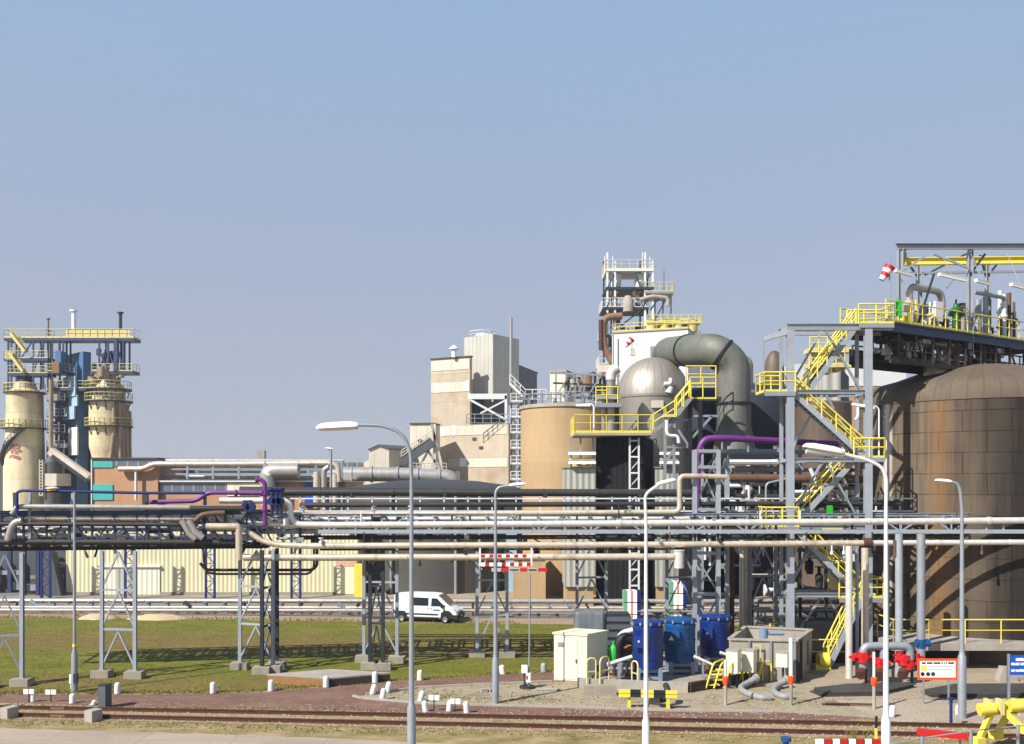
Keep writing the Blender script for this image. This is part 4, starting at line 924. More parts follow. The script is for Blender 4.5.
    mb=MB(); mb.beam(W(663,416,Yb-2),W(677,416,Yb-2),1.,.25); mb.build('landing',M['pale_yellow'],t)
    mb=MB(); mb.tube(fillet([W(667,420,Yb-2.6),W(667,436,Yb-2.6),W(678,436,Yb-2.6),W(679,443,Yb-2.6)],.5),.16,8); mb.build('vent_pipe',M['white_paint'],t)
    mb=MB(); mb.span(W(598,399,Yb+3),W(618,397,Yb+5));
    o=thing('valve_platform','small yellow railed platform with white pipework left of the silver dome','platform',GX(608,Yb+4)); mb.build('deck',M['pale_concrete'],o)
    mb=MB(); rail(mb,[W(596,405,Yb+3),W(618,405,Yb+3)],1.7,1.,.06); rail(mb,[W(596,390+15,Yb+5),W(618,405,Yb+5)],1.4,1.,.06); mb.build('railing',M['yellow'],o)
    mb=MB(); mb.span(W(596,407,Yb+2.8),W(619,405,Yb+5.2)); mb.build('deck',M['galv'],o)
    for px,r in ((611,.45),(616,.3),(604,.25)):
        mb=MB(); mb.cyl(W(px,433,Yb+4),W(px,378+abs(px-611)*2,Yb+4),r,n=10); mb.build('standing_pipe',M['alu_clad' if px!=616 else 'dark_pipe'],o)
    mb=MB(); mb.tube(fillet([W(611,380,Yb+4),W(611,372,Yb+4),W(618,368,Yb+4)],.6),.5,10); mb.build('pipe_elbow',M['alu_pipe'],o)
    mb=MB(); mb.tube(fillet([W(594,433,Yb-.2),W(594,404,Yb-.2),W(576,405,Yb-.2)],.4),.09,6); mb.build('lamp_arm',M['white_paint'],o)
    mb=MB(); mb.span(W(576,406.2,Yb-.4),W(590,404.2,Yb)); mb.build('lamp_head',M['lamp_white'],o)
domed_vessel()

# ================================================================== dark vessels at the back
def vessels():
    Y=92.; k=Y/FOC
    def vessel(px,Yc,rpx,top,m_,label,dome=.35,parts=()):
        k=Yc/FOC; c=((px-512)*k,Yc+rpx*k,0); r=rpx*k; zt=EYE-(top-HZ)*k
        t=thing('process_vessel',label,'vessel',c); mb=MB(); mb.lathe(c,[(r,0),(r,zt)],40); mb.build('shell',M[m_],t)
        mb=MB(); mb.lathe(c,[(r*math.cos(R(a)),zt+r*dome*math.sin(R(a))) for a in range(0,90,10)]+[(0,zt+r*dome)],40); mb.build('dome',M[m_],t); return t
    vessel(770,92,44,392,'vessel_dark','broad dark navy vessel right of the bent gas duct',.3)
    vessel(712,100,26,392,'vessel_dark','dark vessel standing behind the bent gas duct',.3)
    vessel(746,104,9.5,366,'dome_alu','slim silver vessel with round top peeping above the duct bend',1.3)
    vessel(777,110,10,371,'vessel_brown','slim brown vessel with bell shaped top above the navy vessel',2.2)
    vessel(831,84,30,402,'vessel_brown','brown banded vessel behind the stair tower',.12)
    # far white tanks between the stair tower and the big tank
    Y=125.; k=Y/FOC
    t=thing('far_building','far white roofed building with orange band behind the stair tower','building',((850-512)*k,Y,0))
    mb=MB(); mb.span(W(790,485,Y)*V((1,1,0)),W(905,386,Y)+V((0,12,0))); mb.build('lower_wall',M['tan_panel'],t)
    mb=MB(); mb.span(W(790,386,Y)-V((0,.1,0)),W(906,364,Y)+V((0,12,0))); mb.build('upper_wall',M['white_clad'],t)
    t=thing('gabled_plant_room','small grey gabled plant room above the brown banded vessel','building',GX(835,88)); 
    Yv=88; mb=MB(); mb.slab([W(822,404,Yv),W(848,404,Yv),W(848,377,Yv),W(842,371,Yv),W(822,376,Yv)],(0,3,0)); mb.build('wall',M['mill_clad'],t)
    mb=MB(); mb.slab([W(841,404,Yv-.1),W(849,404,Yv-.1),W(849,377,Yv-.1),W(843,370,Yv-.1),W(841,372,Yv-.1)],(0,3.2,0)); mb.build('end_wall',M['dark_steel'],t)
    t=thing('pipe_gallery','yellow railed pipe gallery with small vessels behind the upper stair flight','steel frame',GX(820,90)); Yv=90
    for py in (352,367,404):
        mb=MB(); mb.span(W(810,py,Yv),W(845,py-1.6,Yv+2)); mb.build('deck',M['pale_yellow'],t)
        mb=MB(); rail(mb,[W(810,py-1.6,Yv),W(845,py-1.6,Yv)],1.3,.9,.06); mb.build('railing',M['yellow' if py<360 else 'pale_yellow'],t)
    for px in (811,820,831,844):
        mb=MB(); mb.beam(W(px,404,Yv+.5),W(px,345,Yv+.5),.18); mb.build('column',M['pale_yellow'],t)
    for px,py in ((815,362),(826,364),(838,362),(828,398),(840,398)):
        mb=MB(); mb.lathe(W(px,py,Yv+1.2),[(.6,-1),(.7,.8),(0,1.2)],12); mb.build('small_vessel',M['kiln'],t)
vessels()
# ================================================================== open process structure behind the stair tower
def process_structure():
    rnd=random.Random(31); Y0,Y1=66.,72.
    t=thing('process_structure','dense grey process steelwork of beams, columns and pipe supports right of the duct','steel frame',GX(780,Y0))
    rows=[452,470,488,506,527]
    for yy in (Y0,Y0+3,Y1):
        for px in (702,729,752,775,800,826,846):
            mb=MB(); a=GX(px,yy); 
            mb.beam(a,V((a.x,a.y,EYE-(rnd.choice([446,452,460])-HZ)*yy/FOC)),.2); mb.build('column',M[rnd.choice(['galv','grey_paint','dark_steel'])],t)
        for py in rows:
            mb=MB(); mb.beam(W(698,py,yy),W(866,py,yy),.22,.26); mb.build('beam',M[rnd.choice(['dark_steel','black_steel','galv','dark_steel'])],t)
    mb=MB(); mb.span(W(729,482,Y0+1),W(866,476,Y1)); mb.build('floor_deck',M['black_steel'],t)
    mb=MB(); mb.span(W(700,536,Y0+2),W(866,533,Y1)); mb.build('floor_deck',M['dark_steel'],t)
    for i in range(26):
        a=rnd.uniform(700,840); py=rnd.choice(rows[:-1]); mb=MB(); yy=rnd.choice([Y0-.1,Y0+3.1]); mb.beam(W(a,py,yy),W(a+rnd.choice([-14,14]),py+18,yy),.12); mb.build('brace',M[rnd.choice(['galv','dark_steel'])],t)
    mb=MB(); rail(mb,[W(733,520,Y0-.3),W(790,520,Y0-.3)],1.2,1.,.05); mb.build('railing',M['galv'],t)
    mb=MB(); mb.span(W(731,475.5,Y0-.9),W(790,452.5,Y0-.7)) if False else None
    def p(name,pts,r,m_,lab,rad=.6,cat='pipe',n=10):
        mb=MB(); mb.tube(fillet([W(*q) for q in pts],rad),r,n); return solo(mb,name,M[m_],lab,cat,'pipes of the process steelwork')
    p('pipe',[(727,461.5,64),(778,461.5,64)],.13,'bright_white','thick bright white lagged pipe under the navy header')
    p('pipe',[(727,463,64.4),(778,463,64.4)],.16,'bright_white','second white pipe tucked against the thick white one')
    p('pipe',[(731,469,65),(776,469,65)],.22,'pale_concrete','cream pipe below the white lagged pipe')
    p('header',[(729,454,64.5),(792,454,64.5)],.36,'vessel_dark','dark navy header pipe under the purple pipe','','pipe')if False else p('header',[(729,454,64.5),(792,454,64.5)],.36,'vessel_dark','dark navy header pipe under the purple pipe')
    p('pipe',[(725,478,63.5),(868,479,63.5)],.3,'brown_pipe','dark brown pipe crossing behind the grey stair column')
    p('pipe',[(700,496,63.),(800,497,63)],.2,'dark_pipe','dark level pipe at the middle of the process steelwork')
    p('stack',[(744,498,63.5),(750,487,63.5)],.32,'alu_pipe','short slanted silver stub pipe above the pipe rack')
    p('pipe',[(741,502,62),(741,516,62)],.16,'white_paint','short white standing valve pipe below the slanted stub')
    p('pipe',[(742,540,62),(742,640,62)],.19,'alu_pipe','bright standing pipe left of the grey braced frame')
    p('pipe',[(746,540,62.6),(746,640,62.6)],.16,'warm_pipe','tan standing pipe right behind the bright one')
    p('purple_pipe',[(697,540,58.5),(698,452,58.5),(704,438.5,58.5),(720,438,58.5),(838,444,61)],.2,'purple','purple pipe rising beside the square frame and running right to the stairs',1.2)
    for px in (722,748,778,800): 
        mb=MB(); f=(px-720)/118; yy=58.5+2.5*f; mb.beam(W(px,438.5+5.5*f,yy)-V((0,0,.2)),W(px,452,yy),.1); mb.build('pipe_post',M['galv'],t)
    p('pipe',[(806,449,57.5),(843,453.5,57.5)],.30,'bright_white','short fat white lagged pipe at the middle stair landing')
    p('pipe',[(766,531,60),(766,486,60),(768,483,60),(794,477,60)],.07,'galv','bent thin grey pipe by the lower stair railing',.3)
    for i,(px,lab) in enumerate(((729,'rust red standing pipe behind the third blue drum'),(727,'black standing pipe behind the third blue drum'),(732,'brown standing pipe with flanges behind the third blue drum'))):
        mb=MB(); mb.cyl(GX(px,61+i*.3),W(px,547,61+i*.3),.16,n=8)
        for j in range(5): q=GX(px,61+i*.3,1+j*1.3); mb.cyl(q,q+V((0,0,.12)),.28,n=10)
        solo(mb,'pipe',M[['rust','black_steel','brown_pipe'][i]],lab,'pipe','pipes of the process steelwork')
    # machinery: valves, motors, boxes
    for i in range(70):
        px=rnd.uniform(704,860); py=rnd.choice([486,492,500,509,516,522,528,556,566,580,590]); yy=rnd.uniform(63,71); mb=MB(); q=W(px,py,yy)
        kx=i%4
        if kx==0: mb.cyl(q-V((.5,0,0)),q+V((.5,0,0)),rnd.uniform(.15,.35),n=10); mb.cyl(q-V((.6,0,0)),q-V((.5,0,0)),.42,n=10)
        elif kx==1: mb.box(q,(rnd.uniform(.3,1.1),.5,rnd.uniform(.3,.9)))
        elif kx==2: mb.lathe(q,[(.25,-.6),(.3,.3),(.12,.5),(.12,.9),(.35,.92),(.35,.98),(0,1)],10)
        else: mb.tube(fillet([q,q+V((rnd.uniform(.6,2.5),0,0)),q+V((rnd.uniform(.6,2.5),0,rnd.choice([-1.6,1.6])))],.3),rnd.uniform(.07,.16),8)
        mb.build('valve_gear' if kx in(0,2) else ('junction_box' if kx==1 else 'branch_pipe'),M[rnd.choice(['galv','dark_steel','grey_pipe','black_steel','brown_pipe','white_paint','dark_pipe'])],t)
    for i in range(44):      # thin risers, conduits and bright branch lines
        px=rnd.uniform(704,862); yy=rnd.uniform(61.5,70); mb=MB()
        if i%2: a=rnd.choice([486,500,520,540]); mb.cyl(W(px,a,yy),W(px,a+rnd.uniform(12,60),yy),rnd.choice([.05,.07,.1]),n=7)
        else: py=rnd.choice([467,484,492,501,512,524,550,562,575,588]); L=rnd.uniform(8,40); mb.tube(fillet([W(px,py,yy),W(px+L,py,yy),W(px+L,py+rnd.choice([-6,7,10]),yy)],.3),rnd.choice([.06,.09,.13]),8)
        mb.build('branch_pipe',M[rnd.choice(['galv','alu_pipe','white_paint','warm_pipe','grey_pipe','brown_pipe'])],t)
    # low buildings under the steelwork
    Y=96.; k=Y/FOC
    b=thing('concrete_hall','grey concrete hall with dark doorways behind the process steelwork','building',GX(790,Y))
    mb=MB(); mb.span(GX(690,Y),W(880,480,Y)+V((0,8,0))); mb.build('wall',M['tank_dark'],b)
    for a,c,m_ in ((770,777,'navy'),(780,784,'sign_blue'),(797,806,'navy'),(700,715,'black_steel'),(735,757,'black_steel'),(808,845,'black_steel')):
        mb=MB(); mb.span(W(a,598,Y-.15),W(c,583,Y-.02)+V((0,0,0))); mb.build('doorway',M[m_],b)
    mb=MB(); mb.span(W(700,581,Y-.5),W(860,579.6,Y-.03)); mb.build('white_band',M['white_paint'],b)
    for px in (800,817,833):
        mb=MB(); mb.cyl(GX(px,Y-1),W(px,545,Y-1),.18,n=8); mb.build('downpipe',M['white_paint'],b)
    mb=MB(); mb.span(W(759,580,Y-2),W(771,565,Y-1)); mb.cyl(W(759,568,Y-3),W(777,568,Y-3),.35,n=10); mb.build('white_duct',M['white_paint'],b)
process_structure()
# ================================================================== main pipe rack
def trestle(label,frames,top,m_='grey_paint',tiers=3,group='trestles carrying the pipe rack',sz=.2):
    """frames: list of ((px,py),(px,py)) ground feet of a two legged frame"""
    g=G(*frames[0][0]); t=thing('rack_trestle',label,'trestle',g,0,group)
    for fi,(a,b) in enumerate(frames):
        m_='grey_paint' if fi==0 else 'dark_steel'  # second frame takes dark steel to stand for its shade
        A,B=G(*a),G(*b); zt=lambda P:P+V((0,0,top))
        for P in (A,B):
            mb=MB(); mb.ibeam(P+V((0,0,.35)),zt(P),sz,sz); mb.build('leg',M[m_],t)
            mb=MB(); mb.box(P+V((0,0,.2)),(1.0,.8,.42)); mb.box(P+V((0,0,.42)),(.45,.45,.04)); mb.build('foundation',M['concrete'],t)
        mb=MB()
        for i in range(tiers):
            z0=.5+(top-.5)*i/tiers; z1=.5+(top-.5)*(i+1)/tiers; Mid=(A+B)/2+V((0,0,z1-.1)); 
            for P in (A,B): mb.beam(P+V((0,0,z0+.1)),Mid,.09)
            if i<tiers-1: mb.beam(A+V((0,0,z1)),B+V((0,0,z1)),.12)
        mb.build('bracing',M[m_],t)
    return t
RK=[]
trestle('grey braced trestle at the far left edge with one foot in view',[((-13,688),(22,685.5))],7.3)
trestle('grey braced trestle standing alone left of the lamp mast',[((102,678),(135,678.5))],7.25) if False else trestle('grey braced trestle standing between lamp mast and leftmost shed post',[((102,677),(135,678))],7.25)
trestle('four legged trestle with one frame darkened as shade left of the loading slab',[((240,669),(273,671)),((262,674),(275,672.5))] if False else [((240,669),(273,672)),((262,673.5),(277,668))],7.2,'grey_paint')
trestle('four legged trestle behind the loading slab left of the van',[((364,661.5),(397,662.5)),((370,669),(383,669.5))],7.2,'grey_paint')
trestle('pale braced trestle between the van and the lamp post',[((477,656.5),(507,657))],7.1)
trestle('braced trestle in front of the pale corrugated enclosure',[((577,652),(606,651))],7.1)
trestle('braced trestle behind the second blue drum',[((667,650),(694,649))],7.0)
trestle('braced trestle left of the tall grey stair column',[((750,648),(776,647))],7.0)
for px0 in (): pass

def rack_truss(label,p0,p1,depth,zt,zb,n,m_,post=None):
    p0=V(p0); p1=V(p1); t=thing('pipe_rack',label,'pipe rack',(p0.x,p0.y,0)); d=(p1-p0).normalized(); nrm=V((-d.y,d.x,0)).normalized()
    for off,nm in ((0,'front'),(depth,'rear')):
        a,b=p0+nrm*off,p1+nrm*off
        for zz,h,mm in ((zt,.2,m_),(zb,.2,'black_steel' if m_=='blue_steel' else m_)):
            mb=MB(); mb.ibeam(V((a.x,a.y,zz)),V((b.x,b.y,zz)),.2,h); mb.build('chord',M[mm],t)
        mb=MB()
        for i in range(n):
            q=lerp(a,b,i/n); r=lerp(a,b,(i+1)/n); mb.beam(V((q.x,q.y,zb)),V((q.x,q.y,zt)),.11)
            u,w=(zb,zt) if i%2 else (zt,zb); mb.beam(V((q.x,q.y,u)),V((r.x,r.y,w)),.09)
        mb.build('lattice',M['grey_paint'if m_!='blue_steel' else 'blue_steel'],t)
    mb=MB()
    for i in range(n+1):
        q=lerp(p0,p1,i/n)
        for zz in (zb,zb+(zt-zb)*.5,zt-.15): mb.beam(V((q.x,q.y,zz)),V((q.x,q.y,zz))+nrm*depth,.1,.12)
    mb.build('cross_beams',M['dark_steel'],t)
    return t,nrm
def zat(py,Y): return EYE-(py-HZ)*Y/FOC
# left section
L0,L1=GX(-70,52.4),GX(268,55.2)
rl,nl=rack_truss('left half of the blue steel pipe rack over the grass',L0,L1,3.2,zat(513.5,53.5),zat(548.5,53.5),15,'blue_steel')
for i,px in enumerate((-20,15,30,73,147,205)):
    Y=52.6+(px+70)/338*2.8-.2; mb=MB(); mb.beam(W(px,548,Y),W(px,492.5,Y),.16); mb.build('post',M['grey_paint' if px in(30,73) else 'blue_steel'],rl)
# right section
R0,R1=GX(250,56.2),GX(1130,57.4)
rr,nr=rack_truss('long right part of the pipe rack with grey edge beam',R0,R1,3.4,zat(515,56.5),zat(532,56.5),34,'grey_paint')
for px in (300,372,452,470,520,577,606,667,695,718,750,776,852):
    Y=56.; mb=MB(); mb.beam(W(px,562 if px<690 else 549,Y),W(px,515,Y),.12); mb.build('hanger',M['dark_steel'],rr)
mb=MB()
for px in range(300,1100,24): mb.beam(W(px,497,59.4),W(px,511,59.4),.08)
mb.beam(W(290,498.5,59.4),W(1090,498.5,59.4),.08); mb.beam(W(290,511,59.4),W(1090,511,59.4),.08); mb.build('walkway_railing',M['white_paint'],rr)
for px in (352,445,545,640): 
    mb=MB(); mb.span(W(px-2,498,59.6),W(px+2,492.8,60.2)); mb.build('pipe_saddle',M['dark_steel'],rr)

NP=0
def pipe(pts,r,m_,lab,rad=.5,bands=0,n=12,name='pipe',group='pipes on the rack'):
    P=[W(*q) for q in pts]; mb=MB(); mb.tube(fillet(P,rad,5),r,n)
    if bands:
        for a,b in zip(P,P[1:]):
            L=(b-a).length; d=(b-a).normalized(); kk=int(L/bands)
            for i in range(1,kk+1):
                q=a+d*(i*bands-.4*bands+.3*bands*math.sin(i*7.3+r*90)); w=.05 if i%3 else .1; mb.cyl(q-d*w,q+d*w,r*(1.1 if i%3 else 1.22),n=n)
    solo(mb,name,M[m_],lab,'pipe',group)
# back-layer fat pipe with railing below
pipe([(240,492,60),(690,493,60),(735,493,60)],.24,'dark_pipe','fat dark pipe on top of the rack in the middle',.5,4)
pipe([(240,489.5,60.8),(520,492,60.8),(690,492.5,60.8)],.2,'dark_pipe','dark pipe right behind the fat dark top pipe',.5)
# front pipes, right section
pipe([(245,515,56.6),(300,515,56.6),(500,513.2,56.6),(676,512,56.6),(679.5,509,56.6),(679.5,476,56.6),(700,476,56.6),(726,477,56.8)],.155,'warm_pipe','beige pipe along the rack that turns straight up beside the square frame',.35,6)
pipe([(220,500.5,55.8),(284,500.5,55.8),(290,504,55.8),(291,518,55.8),(297,524.5,55.8),(330,525,55.8),(700,522.8,55.8),(1024,520.3,55.8),(1100,520,55.8)],.19,'alu_pipe','long pale silver pipe stepping down near the purple pipe toward the right edge',.45,6)
pipe([(214,511,55.2),(224,516,55.2),(262,541,55.2),(275,544.5,55.2),(300,546,55.2),(430,545.3,55.2),(700,544.3,55.2),(868,543,55.2)],.175,'warm_pipe','tan pipe sloping down near the purple pipe then level to the red flange',.9,6)
pipe([(868,543,55.2),(1100,541.8,55.2)],.16,'alu_pipe','pale pipe in front of the big brown tank at the rack underside',.5,6)
pipe([(244,557.5,55.),(330,557.5,55.),(676,556.7,55.)],.2,'warm_pipe','lowest beige pipe hung under the rack from the bent elbow to the drums',.5,7)
mb=MB(); mb.cyl(W(679,551,55.),W(679,568,55.),.3,n=14); mb.cyl(W(679,551,55.),W(679,550,55.),.34,n=14); solo(mb,'pipe_pot',M['alu_pipe'],'short silver drain pot ending the lowest beige pipe','pipe')
mb=MB(); mb.span(W(318,533.5,55.7),W(1100,529.5,55.95)); o=mb.build('edge_beam',M['grey_paint'],rr)
pipe([(300,537.5,57.5),(1100,536,57.5)],.14,'dark_pipe','thin dark pipe hidden just below the grey edge beam')
pipe([(300,519,58.2),(700,518.5,58.2)],.13,'alu_pipe','thin silver pipe inside the rack behind the beige pipe',.5)
pipe([(300,505,58.6),(900,503.5,58.6)],.16,'dark_pipe','thin dark pipe behind the white walkway railing',.5)
pipe([(320,528,58.8),(860,527,58.8)],.18,'grey_pipe','grey pipe deep inside the right part of the rack',.5)
pipe([(320,549.5,57.8),(676,549,57.8)],.07,'dark_pipe','very thin dark pipe between the two lowest beige pipes',.5)
pipe([(720,524,58.6),(1100,524.5,58.6)],.2,'brown_pipe','brown pipe behind the long silver pipe at the tank',.5)
# left section pipes
def lp(px,py,o=0):   # a point on the left section, o metres behind its front line
    Y=52.4+(px+70)/338*2.8+o; return (px,py,Y)
pipe([lp(12,514,-.25),lp(17,507,-.25),lp(22,506.6,-.25),lp(186,507.5,-.25),lp(240,508,-.25),lp(245,514,-.25)],.15,'grey_pipe','pale pipe on the left rack top that ends at a short down bend',.35,5)
pipe([lp(17,516,-.45),lp(17,492,-.45),lp(22,490.6,-.45),lp(147,493,-.45),lp(205,493,-.45)],.085,'navy','thin navy pipe along the handrail top of the left rack',.35)
pipe([lp(19,518,.1),lp(200,518.5,.1)],.19,'warm_pipe','fat beige pipe inside the left rack under its blue top chord',.35,4)
pipe([lp(-70,541.7,-.35),lp(240,542.5,-.35)],.17,'dark_pipe','fat dark pipe along the bottom of the left rack',.35,5)
pipe([lp(-70,523.8,-.2),lp(184,524.5,-.2)],.12,'dark_pipe','dark pipe along the middle of the left rack',.35,5)
pipe([lp(8,540,-.7),lp(12,526,-.7),lp(16,522,-.7),lp(22,521,-.7)],.2,'grey_pipe','short bent silver pipe joining two levels at the left end of the rack',.6)
for i,(py,r,o,m_,lab) in enumerate(((529,.11,.8,'grey_pipe','grey pipe low inside the left rack'),(535,.12,1.4,'warm_pipe','dusty beige pipe deep inside the left rack'),(527,.12,2.0,'grey_pipe','thin grey pipe at the back of the left rack'),(546,.1,2.3,'brown_pipe','brown pipe at the rear bottom of the left rack'),(521,.16,2.6,'dark_pipe','dark pipe at the rear top of the left rack'),(538,.1,2.7,'navy','thin navy pipe at the rear middle of the left rack'))):
    pipe([lp(-70,py,o),lp(262,py+1,o)],r,m_,lab,.5)
pipe([lp(182,520,-.6),lp(190,534,-.6),lp(196,539,-.6)],.2,'grey_pipe','first of two short steep silver pipes crossing the left rack',.5)
pipe([lp(189,520,-.9),lp(196,533,-.9),lp(203,538,-.9)],.2,'grey_pipe','second short steep silver pipe nearer the tan elbow',.5)
pipe([lp(180,523,-.5),lp(196,521,-.5),lp(201,515,-.5),lp(214,513,-.5),lp(225,513,-.5)],.16,'brown_pipe','dark brown pipe kinking up beside the steep silver pipes',.4)
pipe([lp(206,526.5,-.8),lp(238,526.5,-.8),lp(239,530,-.8),lp(239,560,-.8)],.2,'warm_pipe','tan pipe with a square bend dropping below the rack',.3)
pipe([lp(190,508.5,-.4),lp(244,508.5,-.4)],.17,'dark_pipe','short dark pipe on the rack left of the purple pipe',.4)
pipe([lp(200,563,1.),lp(206,570,1.),lp(312,570,1.),lp(317,566,1.),lp(317,545,1.)],.09,'dark_pipe','thin dark pipe loop slung low below the rack',.4)
pipe([lp(203,548,1.),lp(205,572,1.),lp(214,574,1.),lp(309,574,1.),lp(314,568,1.),lp(314,548,1.)],.07,'brown_pipe','lowest thin brown pipe loop slung below the rack',.4)
pipe([lp(245,523,.6),lp(320,527,.6)],.16,'alu_pipe','short silver pipe inside the rack right of the tan bend',.4)
# purple pipe on the rack
P=[(150,502,54.6),(196,501,54.6),(206,494,54.6),(212,492.5,54.6),(258,493,54.6),(266,493,54.6)]
mb=MB(); mb.tube(fillet([W(*q) for q in P],.6),.13,12)
mb.tube(fillet([W(256.5,480,54.6),W(260,479,54.6),W(265,483,54.6),W(265,526,54.6)],.4),.13,12)
for q in ((257,479.8),(262,493),(265,494),(236,493),(265,510),(265,524)):
    p=W(q[0],q[1],54.6); d=V((1,0,0)) if q[1] in(493,479.8) else V((0,0,1)); mb.cyl(p-d*.06,p+d*.06,.2,n=14)
solo(mb,'purple_pipe',M['purple'],'purple pipe with a hooked open head on the left rack','pipe','pipes on the rack')
t=thing('valve_set','dark blue valve cluster on the rack right of the purple hook','valve',W(276,520,55.8))
for px in (272,277,281,246,251):
    mb=MB(); p=W(px,514,55.8); q=W(px,488 if px>260 else 500,55.8); mb.cyl(p,q,.1,n=8); mb.cyl(lerp(p,q,.5)-V((0,.2,0)),lerp(p,q,.5)+V((0,.2,0)),.26,n=12); mb.cyl(q-V((0,0,.1)),q,.24,n=12); mb.build('valve',M['navy'],t)
mb=MB(); mb.cyl(W(268,490,55.9),W(284,490,55.9),.12,n=8); mb.build('manifold',M['navy'],t)
# clutter of supports and valves inside the rack
rnd=random.Random(17)
for i in range(46):
    px=rnd.uniform(-20,300); o=rnd.uniform(.2,2.6); py=rnd.uniform(520,544); q=W(*lp(px,py,o)); mb=MB(); k=i%3
    if k==0: mb.box(q,(rnd.uniform(.2,.6),.3,rnd.uniform(.2,.5)))
    elif k==1: mb.cyl(q-V((.2,0,0)),q+V((.2,0,0)),rnd.uniform(.18,.3),n=10)
    else: mb.tube(fillet([q,q+V((rnd.uniform(.5,1.4),0,0)),q+V((rnd.uniform(.5,1.4),0,-.9))],.2),rnd.uniform(.06,.1),7)
    mb.build('pipe_fitting',M[rnd.choice(['galv','dark_steel','navy','alu_pipe','white_paint','galv'])],rl)
for i in range(50):
    px=rnd.uniform(300,700); o=rnd.uniform(.4,3); py=rnd.choice([518,526,528,536,539,550]); q=W(px,py,56.4+o); mb=MB(); k=i%3
    if k==0: mb.box(q,(rnd.uniform(.2,.7),.3,rnd.uniform(.15,.5)))
    elif k==1: mb.cyl(q-V((.2,0,0)),q+V((.2,0,0)),rnd.uniform(.14,.25),n=10)
    else: mb.beam(q,q+V((rnd.uniform(.8,1.6),0,-.55)),.09)
    mb.build('pipe_fitting',M[rnd.choice(['galv','dark_steel','black_steel','alu_pipe','black_steel','dark_steel'])],rr)
for i in range(34):      # valves, drain stubs and hangers along the front pipes
    px=rnd.uniform(300,1010); py=rnd.choice([523,545,513,557]); 
    if py in(513,557) and px>670: py=523
    q=W(px,py,55.9 if py in(523,513) else 55.1); mb=MB()
    if i%3==0: mb.cyl(q,q-V((0,0,.55)),.045,n=7); mb.cyl(q-V((0,0,.35)),q-V((0,0,.55)),.09,n=9)
    elif i%3==1: mb.cyl(q,q+V((0,0,.42)),.05,n=7); mb.cyl(q+V((0,0,.38)),q+V((0,0,.43)),.15,n=10); mb.cyl(q+V((0,-.25,.2)),q+V((0,.1,.2)),.09,n=9)
    else: mb.beam(q+V((0,.2,-.5)),q+V((0,.2,.75)),.07); mb.beam(q+V((-.15,.0,-.28)),q+V((.15,.0,-.28)),.08,.05)
    mb.build('pipe_fitting',M[rnd.choice(['galv','white_paint','dark_steel','brown_pipe'])],rr)
# flashing amber lamp on the rack rail
t=thing('warning_lamp','amber warning lamp under a white cap on the left rack rail','lamp',W(*lp(52,490.5,-.4)))
mb=MB(); mb.lathe(W(*lp(52,490.8,-.4)),[(.26,0),(.26,.12),(.18,.17),(0,.17)],14); mb.build('lens',M['lens_amber'],t)
mb=MB(); mb.lathe(W(*lp(52,488.6,-.4)),[(.34,0),(.34,.04),(.2,.1),(0,.12)],14); mb.build('cap',M['white_paint'],t)

# square frame tower right of the drums
t=thing('pipe_tower','square grey braced steel tower carrying the purple pipe','steel frame',GX(706,57))
for px,yy in ((694.5,57),(718,57),(699,59.6),(727,59.6)):
    mb=MB(); mb.ibeam(GX(px,yy),W(px,450 if yy<58 else 458,yy),.27,.27); mb.build('column',M['grey_paint'],t)
for py in (451,509.5,553,594,467):
    mb=MB(); mb.beam(W(694.5,py,57),W(718,py,57),.16,.2); mb.beam(W(718,py,57),W(727,py,59.6),.12,.2); mb.build('beam',M['galv'],t)
for a,b in (((695,453),(718,507)),((718,453),(695,507)),((695,512),(718,552)),((695,556),(718,592)),((718,556),(695,592)),((695,597),(718,640)),((718,597),(695,640))):
    mb=MB(); mb.beam(W(a[0],a[1],57.1 if a[0]<700 else 57.3),W(b[0],b[1],57.1 if a[0]<700 else 57.3),.1); mb.build('brace',M['galv'],t)

# ================================================================== low pipes on sleepers along the far road
def low_pipes():
    Y=80.; A=G(-420,609); 
    labs=[(600.,'upper grey pipe of the low pipe track along the far road',.2,'grey_pipe',81.),(606.5,'middle thin dusty pipe of the low pipe track along the far road',.1,'warm_pipe',80.3),(609.5,'lower grey pipe of the low pipe track along the far road',.14,'grey_pipe',79.7)]
    for py,lab,r,m_,yy in labs:
        mb=MB(); a,b=W(-420,py,yy+2),W(1150,py+2.,yy-6); mb.cyl(a,b,r,n=10)
        for i in range(30): q=lerp(a,b,(i+.5)/30); d=(b-a).normalized(); mb.cyl(q-d*.06,q+d*.06,r*1.15,n=10)
        solo(mb,'pipe',M[m_],lab,'pipe','low pipes along the far road')
    t=thing('pipe_supports','row of low grey supports and bent expansion loops under the road side pipes','pipe supports',GX(300,80))
    for i,px in enumerate(range(-40,860,19)):
        f=(px+40)/900; yy=81.2-5*f; mb=MB(); g=GX(px,yy); mb.beam(g,g+V((0,0,1.15)),.14); mb.beam(g+V((-.02,-1,.9)),g+V((-.02,1,.9)),.14)
        if i%4==0: mb.tube(fillet([g+V((0,-.9,1.1)),g+V((.7,-.9,.5)),g+V((1.4,-.9,.5))],.3),.17,8)
        mb.build('support_frame',M['galv' if i%3 else 'dark_pipe'],t)
low_pipes()
